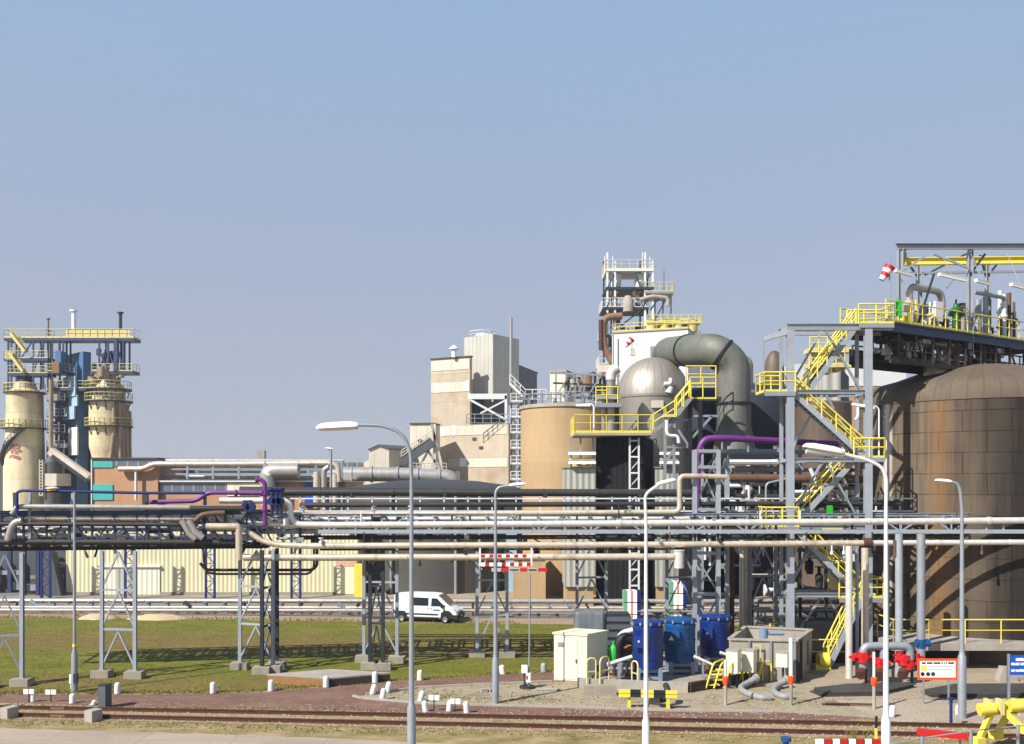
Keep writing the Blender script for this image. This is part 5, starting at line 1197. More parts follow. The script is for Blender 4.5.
# ================================================================== big brown tank
TC=V((32.2,64.0,0)); TR=8.0
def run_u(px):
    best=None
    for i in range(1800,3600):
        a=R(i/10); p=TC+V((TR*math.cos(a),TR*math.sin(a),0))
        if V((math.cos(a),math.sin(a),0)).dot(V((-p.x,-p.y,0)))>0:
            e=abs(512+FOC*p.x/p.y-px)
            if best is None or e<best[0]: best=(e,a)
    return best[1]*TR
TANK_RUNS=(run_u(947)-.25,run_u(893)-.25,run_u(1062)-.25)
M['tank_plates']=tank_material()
mk('tank_dome',(98,86,71),.8,0,.2,.4,panel=(.95,90,0,.05),joint=.7,pvar=.1,streak=.5,dirt=(72,58,46))
def big_tank():
    t=thing('storage_tank','huge rust streaked brown plated tank with domed roof at the right edge','tank',TC)
    zs=16.35; zt=20.3
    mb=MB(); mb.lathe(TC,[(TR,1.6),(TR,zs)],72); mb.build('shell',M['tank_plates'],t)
    mb=MB(); prof=[(TR,zs+.004)]+[(TR-1.6*(1-math.cos(R(a))),zs+1.5*math.sin(R(a))) for a in range(10,75,8)]+[(TR*.7,zs+1.78),(TR*.5,zs+2.35),(TR*.25,zs+2.75),(0,zs+2.85)]
    mb.lathe(TC,prof,72); mb.build('dome_roof',M['tank_dome'],t)
    mb=MB(); mb.lathe(TC,[(TR+.01,zs-.04),(TR+.05,zs-.04),(TR+.05,zs+.04),(TR,zs+.04)],72); mb.build('seam_ring',M['vessel_brown'],t)
    mb=MB(); mb.span((22.5,55.0,1.2),(46,60,1.62)); mb.build('base_slab',M['pale_concrete'],t)
    mb=MB(); mb.lathe(TC,[(TR-.4,0),(TR-.4,1.7)],64); mb.build('plinth',M['vessel_brown'],t)
    for i in range(6): 
        mb=MB(); mb.box((23.5+i*4,56.6,.6),(.4,.4,1.19)); mb.build('pier',M['vessel_brown'],t)
    mb=MB(); rail(mb,[V((22.6,60,1.62)),V((22.6,55.1,1.62)),V((46,55.1,1.62))],1.4,2.1,.04,0); mb.build('railing',M['yellow'],t)
    # roof nozzle under the platform
    mb=MB(); c=V(((937-512)*62/FOC,62,zs+1.2)); mb.cyl(c,c+V((0,0,1.9)),.85,n=20); mb.cyl(c+V((0,0,1.6)),c+V((0,0,1.75)),1.05,n=20); mb.build('roof_nozzle',M['alu_clad'],t)
    mb=MB(); ring=[TC+V((3.9*math.cos(R(a)),3.9*math.sin(R(a)),zs+2.6)) for a in range(0,361,20)]
big_tank()

# ================================================================== platform and gantry over the tank roof
def roof_platform():
    A=W(886,323,57.4); B=A+V((15.5,9.6,0)); d=(B-A).normalized(); n=V((-d.y,d.x,0))
    t=thing('roof_platform','dark blue steel platform over the tank roof with yellow railings','platform',(A.x,A.y,A.z))
    for o in (0,3.4):
        mb=MB(); mb.ibeam(A+n*o-V((0,0,.2)),B+n*o-V((0,0,.2)),.3,.55); mb.build('main_beam',M['blue_steel'],t)
    mb=MB()
    for i in range(14): p=A+d*(i*1.35+.3)-V((0,0,.25)); mb.beam(p,p+n*3.4,.14,.25)
    mb.build('cross_beams',M['dark_steel'],t)
    mb=MB(); mb.slab([A+V((0,0,.1)),B+V((0,0,.1)),B+n*3.4+V((0,0,.1)),A+n*3.4+V((0,0,.1))],(0,0,.05)); mb.build('grating',M['dark_steel'],t)
    mb=MB(); rail(mb,[A+V((0,0,.15)),B+V((0,0,.15))],1.3,1.25,.04); rail(mb,[A+n*3.4+V((0,0,.15)),B+n*3.4+V((0,0,.15))],1.3,1.25,.04); mb.build('railing',M['yellow'],t)
    mb=MB(); c=W(896,316,58); mb.span(c+V((0,0,0)),c+V((.38,.05,1.05))); mb.build('green_panel',M['green'],t)
    # legs and knee braces down to the roof and lower walkway
    for i in range(9):
        p=A+d*(1.2+i*1.75)-V((0,0,.4)); 
        mb=MB(); mb.beam(p,p+V((0,0,-1.9)),.14); mb.beam(p+V((0,0,-.1)),p+d*.9+V((0,0,-1.7)),.09); mb.build('support_leg',M['timber'],t)
    mb=MB(); a2=A+d*.4-V((0,0,2.2)); b2=B-V((0,0,2.2))
    rail(mb,[a2,b2],1.2,1.2,.05,.2); rail(mb,[a2+n*2.8,b2+n*2.8],1.2,1.2,.05,.2)
    mb.beam(a2-V((0,0,.1)),b2-V((0,0,.1)),.14,.25); mb.beam(a2+n*2.8-V((0,0,.1)),b2+n*2.8-V((0,0,.1)),.14,.25); mb.build('lower_walkway_railing',M['timber'],t)
    mb=MB(); mb.slab([a2,b2,b2+n*.9,a2+n*.9],(0,0,-.06)); mb.build('lower_walkway',M['black_steel'],t)
    mb=MB(); mb.slab([a2+n*3.0,b2+n*3.0,b2+n*3.0+V((0,0,1.0)),a2+n*3.0+V((0,0,1.0))],n*.06); mb.build('rear_screen',M['timber'],t)
    rnd=random.Random(41)
    for i in range(60):
        p=a2+d*rnd.uniform(0,15)+n*rnd.uniform(.2,2.6)+V((0,0,rnd.uniform(.1,1.6))); mb=MB(); k=i%3
        if k==0: mb.cyl(p-d*.6,p+d*rnd.uniform(.6,2),rnd.uniform(.08,.2),n=8)
        elif k==1: mb.box(p,(rnd.uniform(.3,.8),.4,rnd.uniform(.3,.7)),math.atan2(d.y,d.x))
        else: mb.cyl(p-V((0,0,.5)),p+V((0,0,.7)),rnd.uniform(.1,.25),n=10)
        mb.build('roof_fitting',M[rnd.choice(['timber','dark_pipe','brown_pipe','grey_pipe','black_steel','galv'])],t)
    # equipment on the platform
    zt=A.z+.15
    def at(px,o):     # point on the platform seen at column px, o metres behind its front edge
        q=A+n*o; k=(px-512)/FOC; s=(k*q.y-q.x)/(d.x-k*d.y); p=q+d*s; return V((p.x,p.y,zt))
    def hz(py,p): return EYE-(py-HZ)*p.y/FOC
    p=at(909,1.6); q=at(942,1.6)
    t=thing('gas_filter','grey twin vessel filter joined by an inverted U pipe on the roof platform','filter',p)
    for g,r,top,m_ in ((p,.38,hz(300,p),'pale_concrete'),(at(924,1.9),.42,hz(301,p),'galv'),(q,.45,hz(318,q),'grey_pipe')):
        mb=MB(); mb.lathe(g,[(r*.8,0),(r,.2),(r,top-g.z-.25),(r*.6,top-g.z),(0,top-g.z)],18); mb.build('vessel',M[m_],t)
    mb=MB(); h=hz(286,p); mb.tube(fillet([V((p.x,p.y,hz(303,p))),V((p.x,p.y,h)),V((q.x,q.y,h)),V((q.x,q.y,hz(316,q)))],.95),.24,14); mb.build('link_pipe',M['grey_pipe'],t)
    mb=MB(); b=at(936,.9); mb.box(b+V((0,0,1.3)),(.75,.5,1.3),R(30)); mb.build('control_box',M['bright_white'],t)
    mb=MB(); b=at(916,1.0); mb.cyl(b,b+V((0,0,1.9)),.07,n=6); mb.beam(b+V((0,0,.2)),b+V((0,0,1.8)),.12); mb.build('yellow_post',M['yellow'],t)
    g=at(956,.9); t=thing('safety_valve','dark green safety valve with round bonnet on the roof platform','valve',g)
    mb=MB(); mb.lathe(g,[(.24,0),(.24,1.2),(.2,1.25),(.2,hz(312,g)-g.z)],14); mb.build('valve_body',M['dark_green'],t)
    mb=MB(); hh=hz(312,g)-g.z; mb.lathe(g,[(.2,hh),(.42,hh+.05),(.42,hh+.2),(.2,hh+.3),(.14,hh+.55),(.06,hh+.6),(.06,hh+.85),(0,hh+.86)],14); mb.cyl(g+V((-.5,0,hh-.15)),g+V((.5,0,hh-.15)),.16,n=10); mb.build('bonnet',M['dark_green'],t)
    t=thing('pipe_cluster','pale vertical pipes and valves at the right end of the roof platform','pipework',at(1000,1))
    rnd=random.Random(5)
    for i in range(30):
        b=at(rnd.choice([962,972,978,985,1000,1004,1009,1014,1020,1028]),rnd.uniform(.6,2.6)); h=hz(rnd.uniform(290,322),b)-b.z; mb=MB()
        mb.cyl(b,b+V((0,0,max(.6,h))),rnd.choice([.09,.12,.16,.24]),n=8); mb.cyl(b+V((0,0,max(.6,h)*.6)),b+V((0,0,max(.6,h)*.6+.12)),.25,n=10); mb.build('pipe',M[rnd.choice(['pale_concrete','galv','alu_pipe','white_paint','brown_pipe'])],t)
    mb=MB(); a=at(974,1.2); b=at(1005,1.2); zz=hz(292,a); mb.tube(fillet([V((a.x,a.y,zz)),V((b.x,b.y,zz)),V((b.x,b.y,a.z+.5))],.5),.15,10); mb.build('pipe',M['galv'],t)
    for px in (905,914,922,930,945,965,980,990): 
        mb=MB(); b=at(px,rnd.uniform(.4,2.8)); mb.box(b+V((0,0,rnd.uniform(.3,.9))),(rnd.uniform(.25,.6),.3,rnd.uniform(.3,.9)),R(20)); 
        mb.build('instrument_box',M[rnd.choice(['galv','white_paint','brown_pipe','dark_steel','yellow'])],t)
    t=thing('filter_fittings','jumble of small pale valves and boxes behind the roof platform railing','pipework',at(925,2.2))
    for i in range(40):
        b=at(rnd.uniform(903,975),rnd.uniform(.5,3.)); h=rnd.uniform(.4,1.5); mb=MB()
        if i%3==0: mb.cyl(b,b+V((0,0,h)),rnd.uniform(.06,.2),n=9); mb.cyl(b+V((0,0,h*.8)),b+V((0,0,h*.8+.08)),.22,n=10)
        elif i%3==1: mb.tube(fillet([b,b+V((0,0,h)),b+V((rnd.uniform(-.9,.9),.2,h))],.2),.07,8)
        else: mb.box(b+V((0,0,h)),(rnd.uniform(.2,.5),.25,rnd.uniform(.2,.5)),R(rnd.uniform(0,50))); mb.cyl(b,b+V((0,0,h)),.05,n=6)
        mb.build('valve' if i%3==0 else ('branch_pipe' if i%3==1 else 'instrument_box'),M[rnd.choice(['pale_concrete','white_paint','galv','alu_pipe','brown_pipe','pale_yellow','dark_steel'])],t)
    # gantry
    Yg=62.; t=thing('gantry','grey steel gantry with yellow crane beam above the tank roof','gantry',(W(900,330,Yg)))
    zb=A.z+.15; zt2=W(0,249,Yg).z
    for px,yy in ((900,Yg),(970,Yg+.3),(1044,Yg),(919,Yg+4),(988,Yg+4),(1060,Yg+4)):
        mb=MB(); a=GX(px,yy,zb-1.5); mb.ibeam(a,V((a.x,a.y,zt2)),.3,.34,up=(1,0,0)); mb.build('column',M['grey_paint'],t)
    for yy in (Yg,Yg+4):
        mb=MB(); a=GX(897,yy,zt2+.12); b=GX(1080,yy,zt2+.12); mb.ibeam(a,b,.25,.26); mb.build('top_beam',M['grey_paint'],t)
    mb=MB(); mb.beam(GX(896,Yg-.12,zt2+.29),GX(1080,Yg-.12,zt2+.29),.14,.07); mb.build('flashing',M['dark_steel'],t)
    mb=MB(); mb.ibeam(GX(905,Yg+1.8,zt2-.4),GX(1090,Yg+1.2,zt2-.4),.35,.5); mb.build('crane_beam',M['yellow'],t)
    mb=MB()
    for px in (905,970,1044): mb=MB(); mb.beam(GX(px,Yg,zt2-.05),GX(px,Yg+4,zt2-.05),.2,.3); mb.build('tie_beam',M['grey_paint'],t)
    for (x0,y0,x1,y1,yy) in ((902,272,925,256,Yg),(902,254,917,276,Yg+4),(925,275,970,252,Yg+4),(934,254,968,268,Yg),(970,275,985,254,Yg+.3),(988,276,1003,256,Yg+4),(986,276,980,255,Yg+4),(918,324,934,274,Yg-1),(947,288,953,280,Yg)):
        mb=MB(); mb.beam(W(x0,y0,yy),W(x1,y1,yy),.12); mb.build('brace',M['galv' if yy==Yg else 'dark_steel'],t)
    mb=MB(); mb.beam(W(900,273.5,Yg+4),W(1080,270.5,Yg+4),.16); mb.build('rear_rail',M['galv'],t)
    # slanted strip lights hung in the gantry
    for (x0,y0,x1,y1,lab) in ((895,271,913,276,'slanted white strip light next to the windsock'),(939,275,966,281,'long slanted white strip light in the middle of the gantry'),(976,281,990,285,'short slanted white strip light right of the second gantry column'),(1011,285,1030,290,'slanted white strip light at the right picture edge')):
        l=thing('strip_light',lab,'light',W((x0+x1)/2,(y0+y1)/2,60.5),0,'strip lights in the gantry')
        mb=MB(); mb.beam(W(x0,y0,60),W(x1,y1,60.8),.2,.12); mb.build('tube',M['bright_white'],l)
        mb=MB(); mb.beam(W(x0,y0-1.6,60.05),W(x1,y1-1.6,60.85),.26,.07); mb.build('housing',M['white_paint'],l)
        mb=MB(); q=W((x0+x1)/2,(y0+y1)/2-1.5,60.4); mb.cyl(q,V((q.x,q.y+1.6,zt2-.3)) if x0>930 else q+V((.3,1.6,.1)),.02,n=5); mb.build('hanger',M['galv'],l)
    w=thing('windsock','large red and white windsock on a thin pole at the top stair landing','windsock',W(889.5,322,58.6))
    windsock(w,W(890,266.5,58.6),W(881.5,280,58.6),.36,W(889.5,322,58.6))
roof_platform()

# ================================================================== zigzag stair tower
def stair_tower():
    YF,YB=56.9,58.75
    t=thing('stair_tower','tall grey steel stair tower with yellow zigzag handrails','staircase',GX(829,YF))
    zz=lambda py,Y=YF: EYE-(py-HZ)*Y/FOC
    for px,top in ((790,330),(868,327)):
        for yy,w in ((YF,.46),(YB,.22)):
            a=GX(px,YF); a=V((a.x,yy,0)); mb=MB(); mb.ibeam(a,V((a.x,yy,zz(top))),w,w*.62,up=(0,1,0)); c=mb.build('column',M['grey_paint'],t)
            mb=MB(); mb.box(a+V((0,0,.15)),(.9,.9,.3)); mb.build('base_block',M['concrete'],t)
    x0,x1=GX(790,YF).x,GX(868,YF).x
    levels=[327,392,460,527,595,655]
    for i,py in enumerate(levels[:-1]):
        for yy in (YF,YB):
            mb=MB(); a,b=x0-(.25 if i else .2),x1+(1.5 if i==0 else .3); mb.ibeam(V((a,yy,zz(py))),V((b,yy,zz(py))),.2,.26 if i else .42); mb.build('beam',M['galv' if yy==YF else 'grey_paint'],t)
        for xx in (x0,x1):
            mb=MB(); mb.beam(V((xx,YF,zz(py))),V((xx,YB,zz(py))),.16,.22); mb.build('tie',M['grey_paint'],t)
    xm=(x0+x1)/2
    for i in range(5):
        zt,zb=zz(levels[i])-.1,zz(levels[i+1])
        for yy,m_ in ((YF+.91,'grey_paint'),):
            for xx in (x0,x1):
                mb=MB(); mb.beam(V((xm+(-.12 if xx==x0 else .12),yy,zt)),V((xx,yy,zb)),.12); mb.build('brace',M['galv' if xx==x1 else 'grey_paint'],t)
    # sloping top brace to the left
    mb=MB(); mb.beam(W(764,339,YF+.5),W(791,331,YF),.2,.3); mb.beam(W(764,339,YF+.5),W(764,392,YF+.5),.07); mb.build('canopy_arm',M['galv'],t)
    def flight(p0,p1,y,w,gm='yellow'):
        ya,yb=y,y+w; a=V((p0[0],0,p0[1])); b=V((p1[0],0,p1[1])); f=MB()
        for yy in (ya,yb): f.beam(V((a.x,yy,a.z)),V((b.x,yy,b.z)),.07,.34)
        fl=f.build('flight',M['grey_paint'],t); n=int(abs(b.z-a.z)/.22); mb=MB()
        for i in range(n): q=lerp(a,b,(i+.5)/n); mb.box((q.x,(ya+yb)/2,q.z+.02),(.3,w-.08,.05))
        mb.build('tread',M['dark_steel'],fl)
        mb=MB()
        for yy in (ya,yb): rail(mb,[V((a.x,yy,a.z)),V((b.x,yy,b.z))],1.12,1.1,.052,0)
        mb.build('handrail',M[gm],fl)
    def landing(xa,xb,py,front=True,gm='yellow',left=True):
        z0=zz(py); mb=MB(); mb.span((xa,YF-.15,z0-.05),(xb,YB,z0+.03)); mb.beam(V((xa,YF-.16,z0-.12)),V((xb,YF-.16,z0-.12)),.08,.26); l=mb.build('landing',M['galv'],t)
        mb=MB(); e=xa if left else xb; o=xb if left else xa
        rail(mb,[V((o,YF-.13,z0)),V((e,YF-.13,z0)),V((e,YB,z0)),V((o,YB,z0))],1.2,1.1,.052); mb.build('railing',M[gm],l)
    xl=GX(764,YF).x; xr=GX(884,YF).x
    landing(xl,x0+.3,392,left=True); landing(x1-.9,xr,458,left=False); landing(xl+.1,x0+.5,527,left=True); landing(x1-1.8,xr-.1,598,left=False)
    landing(GX(858,YF).x,GX(893,YF).x,324,left=False)
    w=.8
    flight((GX(803,YF).x,zz(404)),(GX(862,YF).x,zz(324)),YB-w-.1,w)
    flight((GX(866,YF).x,zz(458)),(GX(793,YF).x,zz(392)),YF+.08,w)
    flight((GX(803,YF).x,zz(522)),(GX(862,YF).x,zz(458)),YB-w-.1,w)
    flight((GX(862,YF).x,zz(598)),(GX(793,YF).x,zz(527)),YF+.08,w)
    flight((GX(824,YF).x,0.1),(GX(856,YF).x,zz(598)),YF-.9,.95)
    mb=MB(); q=W(827,517,YF+1); mb.span(q,q+V((.36,.06,.72))); mb.build('green_panel',M['green'],t)
    mb=MB(); mb.span(W(838,518,YF+1.2),W(846,516,YF+1.3)); mb.build('tie',M['pale_yellow'],t)
    mb=MB(); a=W(823,531,YF-.3); b=W(845,528,YF-.3); mb.span(a,b+V((0,.1,0))); mb.build('yellow_box',M['pale_yellow'],t)
    # lamp on the middle landing
    l=thing('platform_lamp','white tube lamp on a hooked pole at the middle stair landing','lamp',W(879,457,YF))
    mb=MB(); mb.tube(fillet([W(879,457,YF),W(879,409,YF),W(876,406,YF),W(853,404,YF)],.3),.05,8); mb.build('pole',M['white_paint'],l)
    mb=MB(); mb.beam(W(852,404,YF),W(874,408,YF),.2,.14); mb.build('head',M['lamp_white'],l)
    mb=MB(); mb.tube(fillet([W(858,407,YF),W(858,417,YF),W(855,420,YF)],.2),.09,8); mb.build('floodlight',M['white_paint'],l)
    # tall white risers beside it
    def riser(pts,r,m_,lab):
        mb=MB(); P=[V(q) for q in pts]; mb.tube(fillet(P,.4),r,10)
        solo(mb,'pipe',M[m_],lab,'pipe','standing pipes near the tank')
    riser([GX(849,53),W(849,546,53)],.2,'alu_pipe','bright standing pipe just left of the red flange')
    riser([GX(857,53.4),W(857,548,53.4)],.1,'galv','thin grey standing pipe between the stair column and bright pipe')
    riser([GX(865,54.4),W(865,548,54.4)],.22,'warm_pipe','tan standing pipe below the red flange')
    riser([GX(899,54.2),W(899,534,54.2)],.22,'grey_paint','grey standing pipe beside the lamp post in front of the tank')
    riser([W(921,660,54),W(921,640,54),W(921,534,54)],.24,'galv','grey standing pipe with blue valve in front of the tank')
    riser([W(895,556,54.2),W(895,540,54.2)],.12,'brown_pipe','short brown stub above the grey standing pipe')
    mb=MB(); mb.cyl(W(863,543,55.2),W(871,543,55.2),.3,n=12); solo(mb,'flange',M['rust'],'dark red flange pair on the rack pipe by the stair column','flange')
stair_tower()
# ================================================================== blue drums on the concrete pad
def pad():
    t=thing('equipment_pad','raised concrete pad carrying the blue drums with a dark side kerb','concrete pad',G(660,690))
    A,B,C_,D=G(578,687),G(688,692),G(800,672),G(660,655)
    mb=MB(); mb.prism([(p.x,p.y) for p in (A,B,C_,D)],0,.22); mb.build('slab',M['concrete'],t)
    for a,b,m_ in ((A,B,'pale_concrete'),(B,C_,'timber')):
        mb=MB(); d=(b-a).normalized(); nn=V((d.y,-d.x,0)); mb.beam(a+nn*.12+V((0,0,.26)),b+nn*.12+V((0,0,.26)),.22,.52); mb.build('kerb_wall',M[m_],t)
    mb=MB(); a=G(581,695); mb.box(a+V((1.0,.1,.25)),(1.7,.5,.5)); mb.build('step_block',M['concrete'],t)
pad()
def drum(px,pt,pb,Y,m_,label,box=True,second=False):
    k=Y/FOC; r=15.6*k; zt=EYE-(pt-HZ)*k; zb=EYE-(pb-HZ)*k; c=V(((px-512)*k,Y,0))
    t=thing('drum_filter',label,'drum',c,0,'blue drums on the concrete pad'); h=zt-zb
    mb=MB(); mb.lathe((c.x,c.y,zb),[(0,-.05),(r*.93,-.05),(r*.96,.1),(r*.96,h*.78),(r*.99,h*.8),(r*.99,h*.86),(r*.93,h*.88),(r*.93,h*.93)],36); mb.build('body',M[m_],t)
    mb=MB(); mb.lathe((c.x,c.y,zb),[(r*.93,h*.93),(r*1.04,h*.94),(r*1.04,h*.99),(r*.9,h),(0,h+.05)],36); mb.build('lid',M[m_],t)
    for q in (.2,.5):
        mb=MB(); mb.lathe((c.x,c.y,zb+h*q),[(r*.965,-.03),(r*.995,-.02),(r*.995,.02),(r*.965,.03)],36); mb.build('hoop',M[m_],t)
    for a in (200,235,270,305,340):
        mb=MB(); mb.box((c.x+r*1.03*math.cos(R(a)),c.y+r*1.03*math.sin(R(a)),zt-.12),(.1,.1,.16),R(a)); mb.build('lid_clamp',M['drum_leg'],t)
    mb=MB(); b=c+V((-.62*r,-.86*r,zb+h*.58)); mb.box(b,(.62 if not second else .9,.5,.62 if not second else .75),R(-25)); bx=mb.build('inlet_box',M[m_],t)
    mb=MB(); 
    if second: 
        q=b+V((-.13,-.29,.02)); mb.slab([q+V((-.14,-.02,-.1)),q+V((.14,-.02,-.1)),q+V((0,-.02,.15))],(0,-.02,0)); mb.build('warning_triangle',M['sign_yellow'],bx)
    else: mb.box(b+V((-.12,-.28,.05)),(.1,.04,.1)); mb.build('latch',M['white_paint'],bx)
    for sx,sy in ((-1,-1),(1,-1),(-1,1),(1,1)):
        mb=MB(); p=c+V((sx*r*.68,sy*r*.62,0)); mb.beam(p,p+V((0,0,zb)),.22); mb.build('leg',M['drum_leg'],t)
    for sy in (-1,1): mb=MB(); mb.beam(c+V((-r*.8,sy*r*.62,zb-.12)),c+V((r*.8,sy*r*.62,zb-.12)),.16,.26); mb.build('stand_beam',M['drum_leg'],t); mb=MB(); mb.beam(c+V((-r*.8,sy*r*.62,.42)),c+V((r*.8,sy*r*.62,.42)),.12,.16); mb.build('stand_beam',M['drum_leg'],t)
    mb=MB(); mb.box(c+V((r*.25,-r*.2,.75)),(r*1.1,r*.9,1.0)); mb.build('motor_block',M['vessel_dark'],t)
    return t
drum(648,620,666,51.5,'blue_drum','leftmost dark blue drum with a side inlet box behind the lamp post')
drum(680,618,660,53.5,'blue_drum_pale','middle paler blue drum bearing a yellow warning triangle',second=True)
drum(715,615,654,55.2,'blue_drum','rightmost dark blue drum beside the concrete pit')
# troughs, pumps and rails round the drums
def misc():
    for i,(a,b,yy,lab) in enumerate((((607,664),(632,656),50.6,'white sloping trough below the leftmost blue drum'),((694,656),(712,664),51.8,'white sloping trough below the middle blue drum'),((720,652),(741,659),53,'white sloping trough below the rightmost blue drum'))):
        t=thing('trough',lab,'trough',W(*a,yy),0,'white troughs below the drums')
        for o in (0,.35):
            mb=MB(); mb.beam(W(*a,yy+o),W(*b,yy+o),.14,.12); mb.build('side_rail',M['white_paint'],t)
        mb=MB(); mb.beam(W(*a,yy+.17)-V((0,0,.1)),W(*b,yy+.17)-V((0,0,.1)),.3,.05); mb.build('chute_floor',M['galv'],t)
        mb=MB(); q=lerp(W(*a,yy),W(*b,yy),.5); mb.beam(V((q.x,q.y,0.2)),q,.1); mb.build('leg',M['galv'],t)
    # pumps
    for px,py,lab in ((617,678,'pale grey box pump left of the leftmost drum'),(582,680,'small dark box with pipe at the cabin corner')):
        g=G(px,py+4)+V((0,.8,.2)); t=thing('pump',lab,'pump',g); mb=MB(); mb.box(g+V((0,0,.45)),(.75,.6,.55),R(-15)); mb.build('housing',M['galv' if px>600 else 'grey_pipe'],t)
        mb=MB(); mb.cyl(g+V((.4,0,.5)),g+V((1.1,.1,.5)),.2,n=12); mb.build('motor',M['dark_steel'],t)
        mb=MB(); mb.box(g+V((.2,0,.08)),(1.4,.5,.16),R(-15)); mb.build('base_frame',M['brown_pipe'],t)
    for px,lab in ((625,'rust brown pump set under the leftmost drum'),(701,'rust brown pump set between the middle and rightmost drum')):
        g=G(px,686 if px<650 else 681)+V((0,.8,.2)); t=thing('pump_set',lab,'pump',g)
        for j in range(4):
            mb=MB(); mb.cyl(g+V((-.5+j*.35,0,.2)),g+V((-.5+j*.35,0,.9)),.12+.05*(j%2),n=10); mb.build('pump_body',M[['rust','galv','dark_steel','brown_pipe'][j]],t)
        mb=MB(); mb.cyl(g+V((-.7,0,.6)),g+V((.7,0,.6)),.1,n=8); mb.build('pipe',M['galv'],t)
    # cabinets on posts
    for px,pt,pb,foot,lab in ((736,650,672,690,'cream switch cabinet nearest the rightmost drum'),(752,650,671,687,'cream switch cabinet second from the rightmost drum'),(786,652,666,687,'cream switch box on a thin post before the concrete pit')):
        g=G(px-4,foot)+V((.2,.5,0)); Y=g.y; t=thing('switch_cabinet',lab,'cabinet',g,0,'cream switch cabinets')
        z0,z1=W(0,pb,Y).z,W(0,pt,Y).z; w=.62
        mb=MB(); mb.box((g.x,g.y,(z0+z1)/2),(w,.75,z1-z0),R(-28)); c=mb.build('case',M['cream_cabin'],t)
        mb=MB(); mb.box((g.x,g.y,z1+.02),(w+.06,.82,.04),R(-28)); mb.build('rain_cap',M['pale_concrete'],t)
        for s in ((-.2,),(.2,)) if px<780 else ((0,),):
            mb=MB(); mb.beam(V((g.x+s[0],g.y,0)),V((g.x+s[0],g.y,z0)),.1); mb.build('leg',M['dark_steel'],t)
    # yellow hoop rails and steps
    def hoop(a,b,h,lab,Yo=0,m_='yellow'):
        A,B=G(*a)+V((0,Yo,.2)),G(*b)+V((0,Yo,.2)); mb=MB(); up=V((0,0,h)); mb.tube(fillet([A,A+up,B+up,B],.35),.045,8); mb.beam(lerp(A,B,0)+up*.5,B+up*.5,.05); solo(mb,'hoop_rail',M[m_],lab,'guard rail','hoop rails round the drums')
    hoop((587,689),(596,688.5),1.45,'pale yellow hoop rail at the cabin corner',0,'pale_yellow'); hoop((600,689.5),(609,687),1.5,'pale yellow hoop rail right of the cabin corner',0,'pale_yellow'); hoop((632,688),(638,690),1.3,'low pale yellow hoop rail in front of the leftmost drum',0,'pale_yellow')
    t=thing('step_stair','yellow tubular steps with hooped handrails between middle and rightmost drum','steps',G(713,688)); 
    for px in (706,714,724):
        mb=MB(); A=G(px,690)+V((0,0,.1)); B=G(px+6,685)+V((0,0,.1)); mb.tube(fillet([A,A+V((.4,0,1.35)),B+V((.7,0,1.35)),B+V((.7,0,0))],.3),.05,8); mb.build('handrail',M['yellow'],t)
    mb=MB()
    for i in range(4): p=G(706+i*4.5,690-i*1.0)+V((0,0,.25+i*.22)); mb.box(p+V((.3,.2,0)),(.9,.3,.05))
    mb.build('tread',M['yellow'],t)
    t=thing('step_stair','small yellow tubular steps beneath the cream switch cabinets','steps',G(745,684))
    for px in (739,748,757):
        mb=MB(); A=G(px,684)+V((0,0,.1)); mb.tube(fillet([A,A+V((.35,.2,1.1)),A+V((.9,.4,1.1)),A+V((.9,.4,0))],.3),.05,8); mb.build('handrail',M['yellow'],t)
    mb=MB(); mb.box(G(750,683)+V((0,.2,.5)),(1.3,.4,.05)); mb.build('tread',M['yellow'],t)
    # concrete pit
    A,B,C_,D=G(729,680),G(796,682),G(812,668),G(745,664); t=thing('concrete_pit','rectangular grey concrete pit wall with pale rim beside the stair column','concrete pit',A)
    h=EYE-(640-HZ)*A.y/FOC
    cc=(A+C_)/2
    for a,b in ((A,B),(B,C_),(C_,D),(D,A)):
        ia,ib=lerp(a,cc,.05),lerp(b,cc,.05); mb=MB(); mb.prism([(p.x,p.y) for p in (a,b,ib,ia)],0,h); mb.build('wall',M['pale_concrete'],t)
        mb=MB(); mb.beam(lerp(a,cc,.02)+V((0,0,h+.05)),lerp(b,cc,.02)+V((0,0,h+.05)),.26,.1); mb.build('rim',M['pale_concrete'],t)
    mb=MB(); mb.prism([(lerp(p,cc,.055).x,lerp(p,cc,.055).y) for p in (A,B,C_,D)],0,h-.75); mb.build('pit_floor',M['concrete'],t)
    mb=MB(); q=cc+V((-.4,.3,h-.75)); mb.cyl(q,q+V((0,0,1.1)),.25,n=12); mb.cyl(q+V((0,0,.8)),q+V((1.2,0,.8)),.12,n=10); mb.build('pump_head',M['drum_leg'],t)
    for f in (.3,.62,.98):
        mb=MB(); q=lerp(A,B,f)+V((0,-.08,0)); mb.beam(q,q+V((0,0,h+.0)),.1); mb.build('stiffener',M['galv'],t)
    mb=MB(); 
    for f in (.35,.45): q=lerp(A,B,f)+V((0,-.3,.2)); mb.beam(q,q+V((0,0,1.9)),.06)
    mb.beam(lerp(A,B,.35)+V((0,-.3,2.05)),lerp(A,B,.45)+V((0,-.3,2.05)),.06); mb.build('wall_frame',M['pale_yellow'],t)
    mb=MB(); 
    for f,s in ((1.02,0),(1.08,.5),(1.14,1.)): q=lerp(A,B,f)+V((0,s,0)); mb.beam(q,q+V((.0,0,h)),.22,.22)
    mb.build('corner_frame',M['timber'],t)
    mb=MB(); a=GX(770,60,2.1); b=GX(805,60,2.1); 
    for dz in (0,.0): mb.cyl(a,b,.1,n=8)
    mb.cyl(b,b-V((0,0,2)),.1,n=8); mb.cyl(a,a-V((0,0,2)),.1,n=8); solo(mb,'guard_rail',M['yellow'],'low yellow guard rail behind the concrete pit','guard rail')
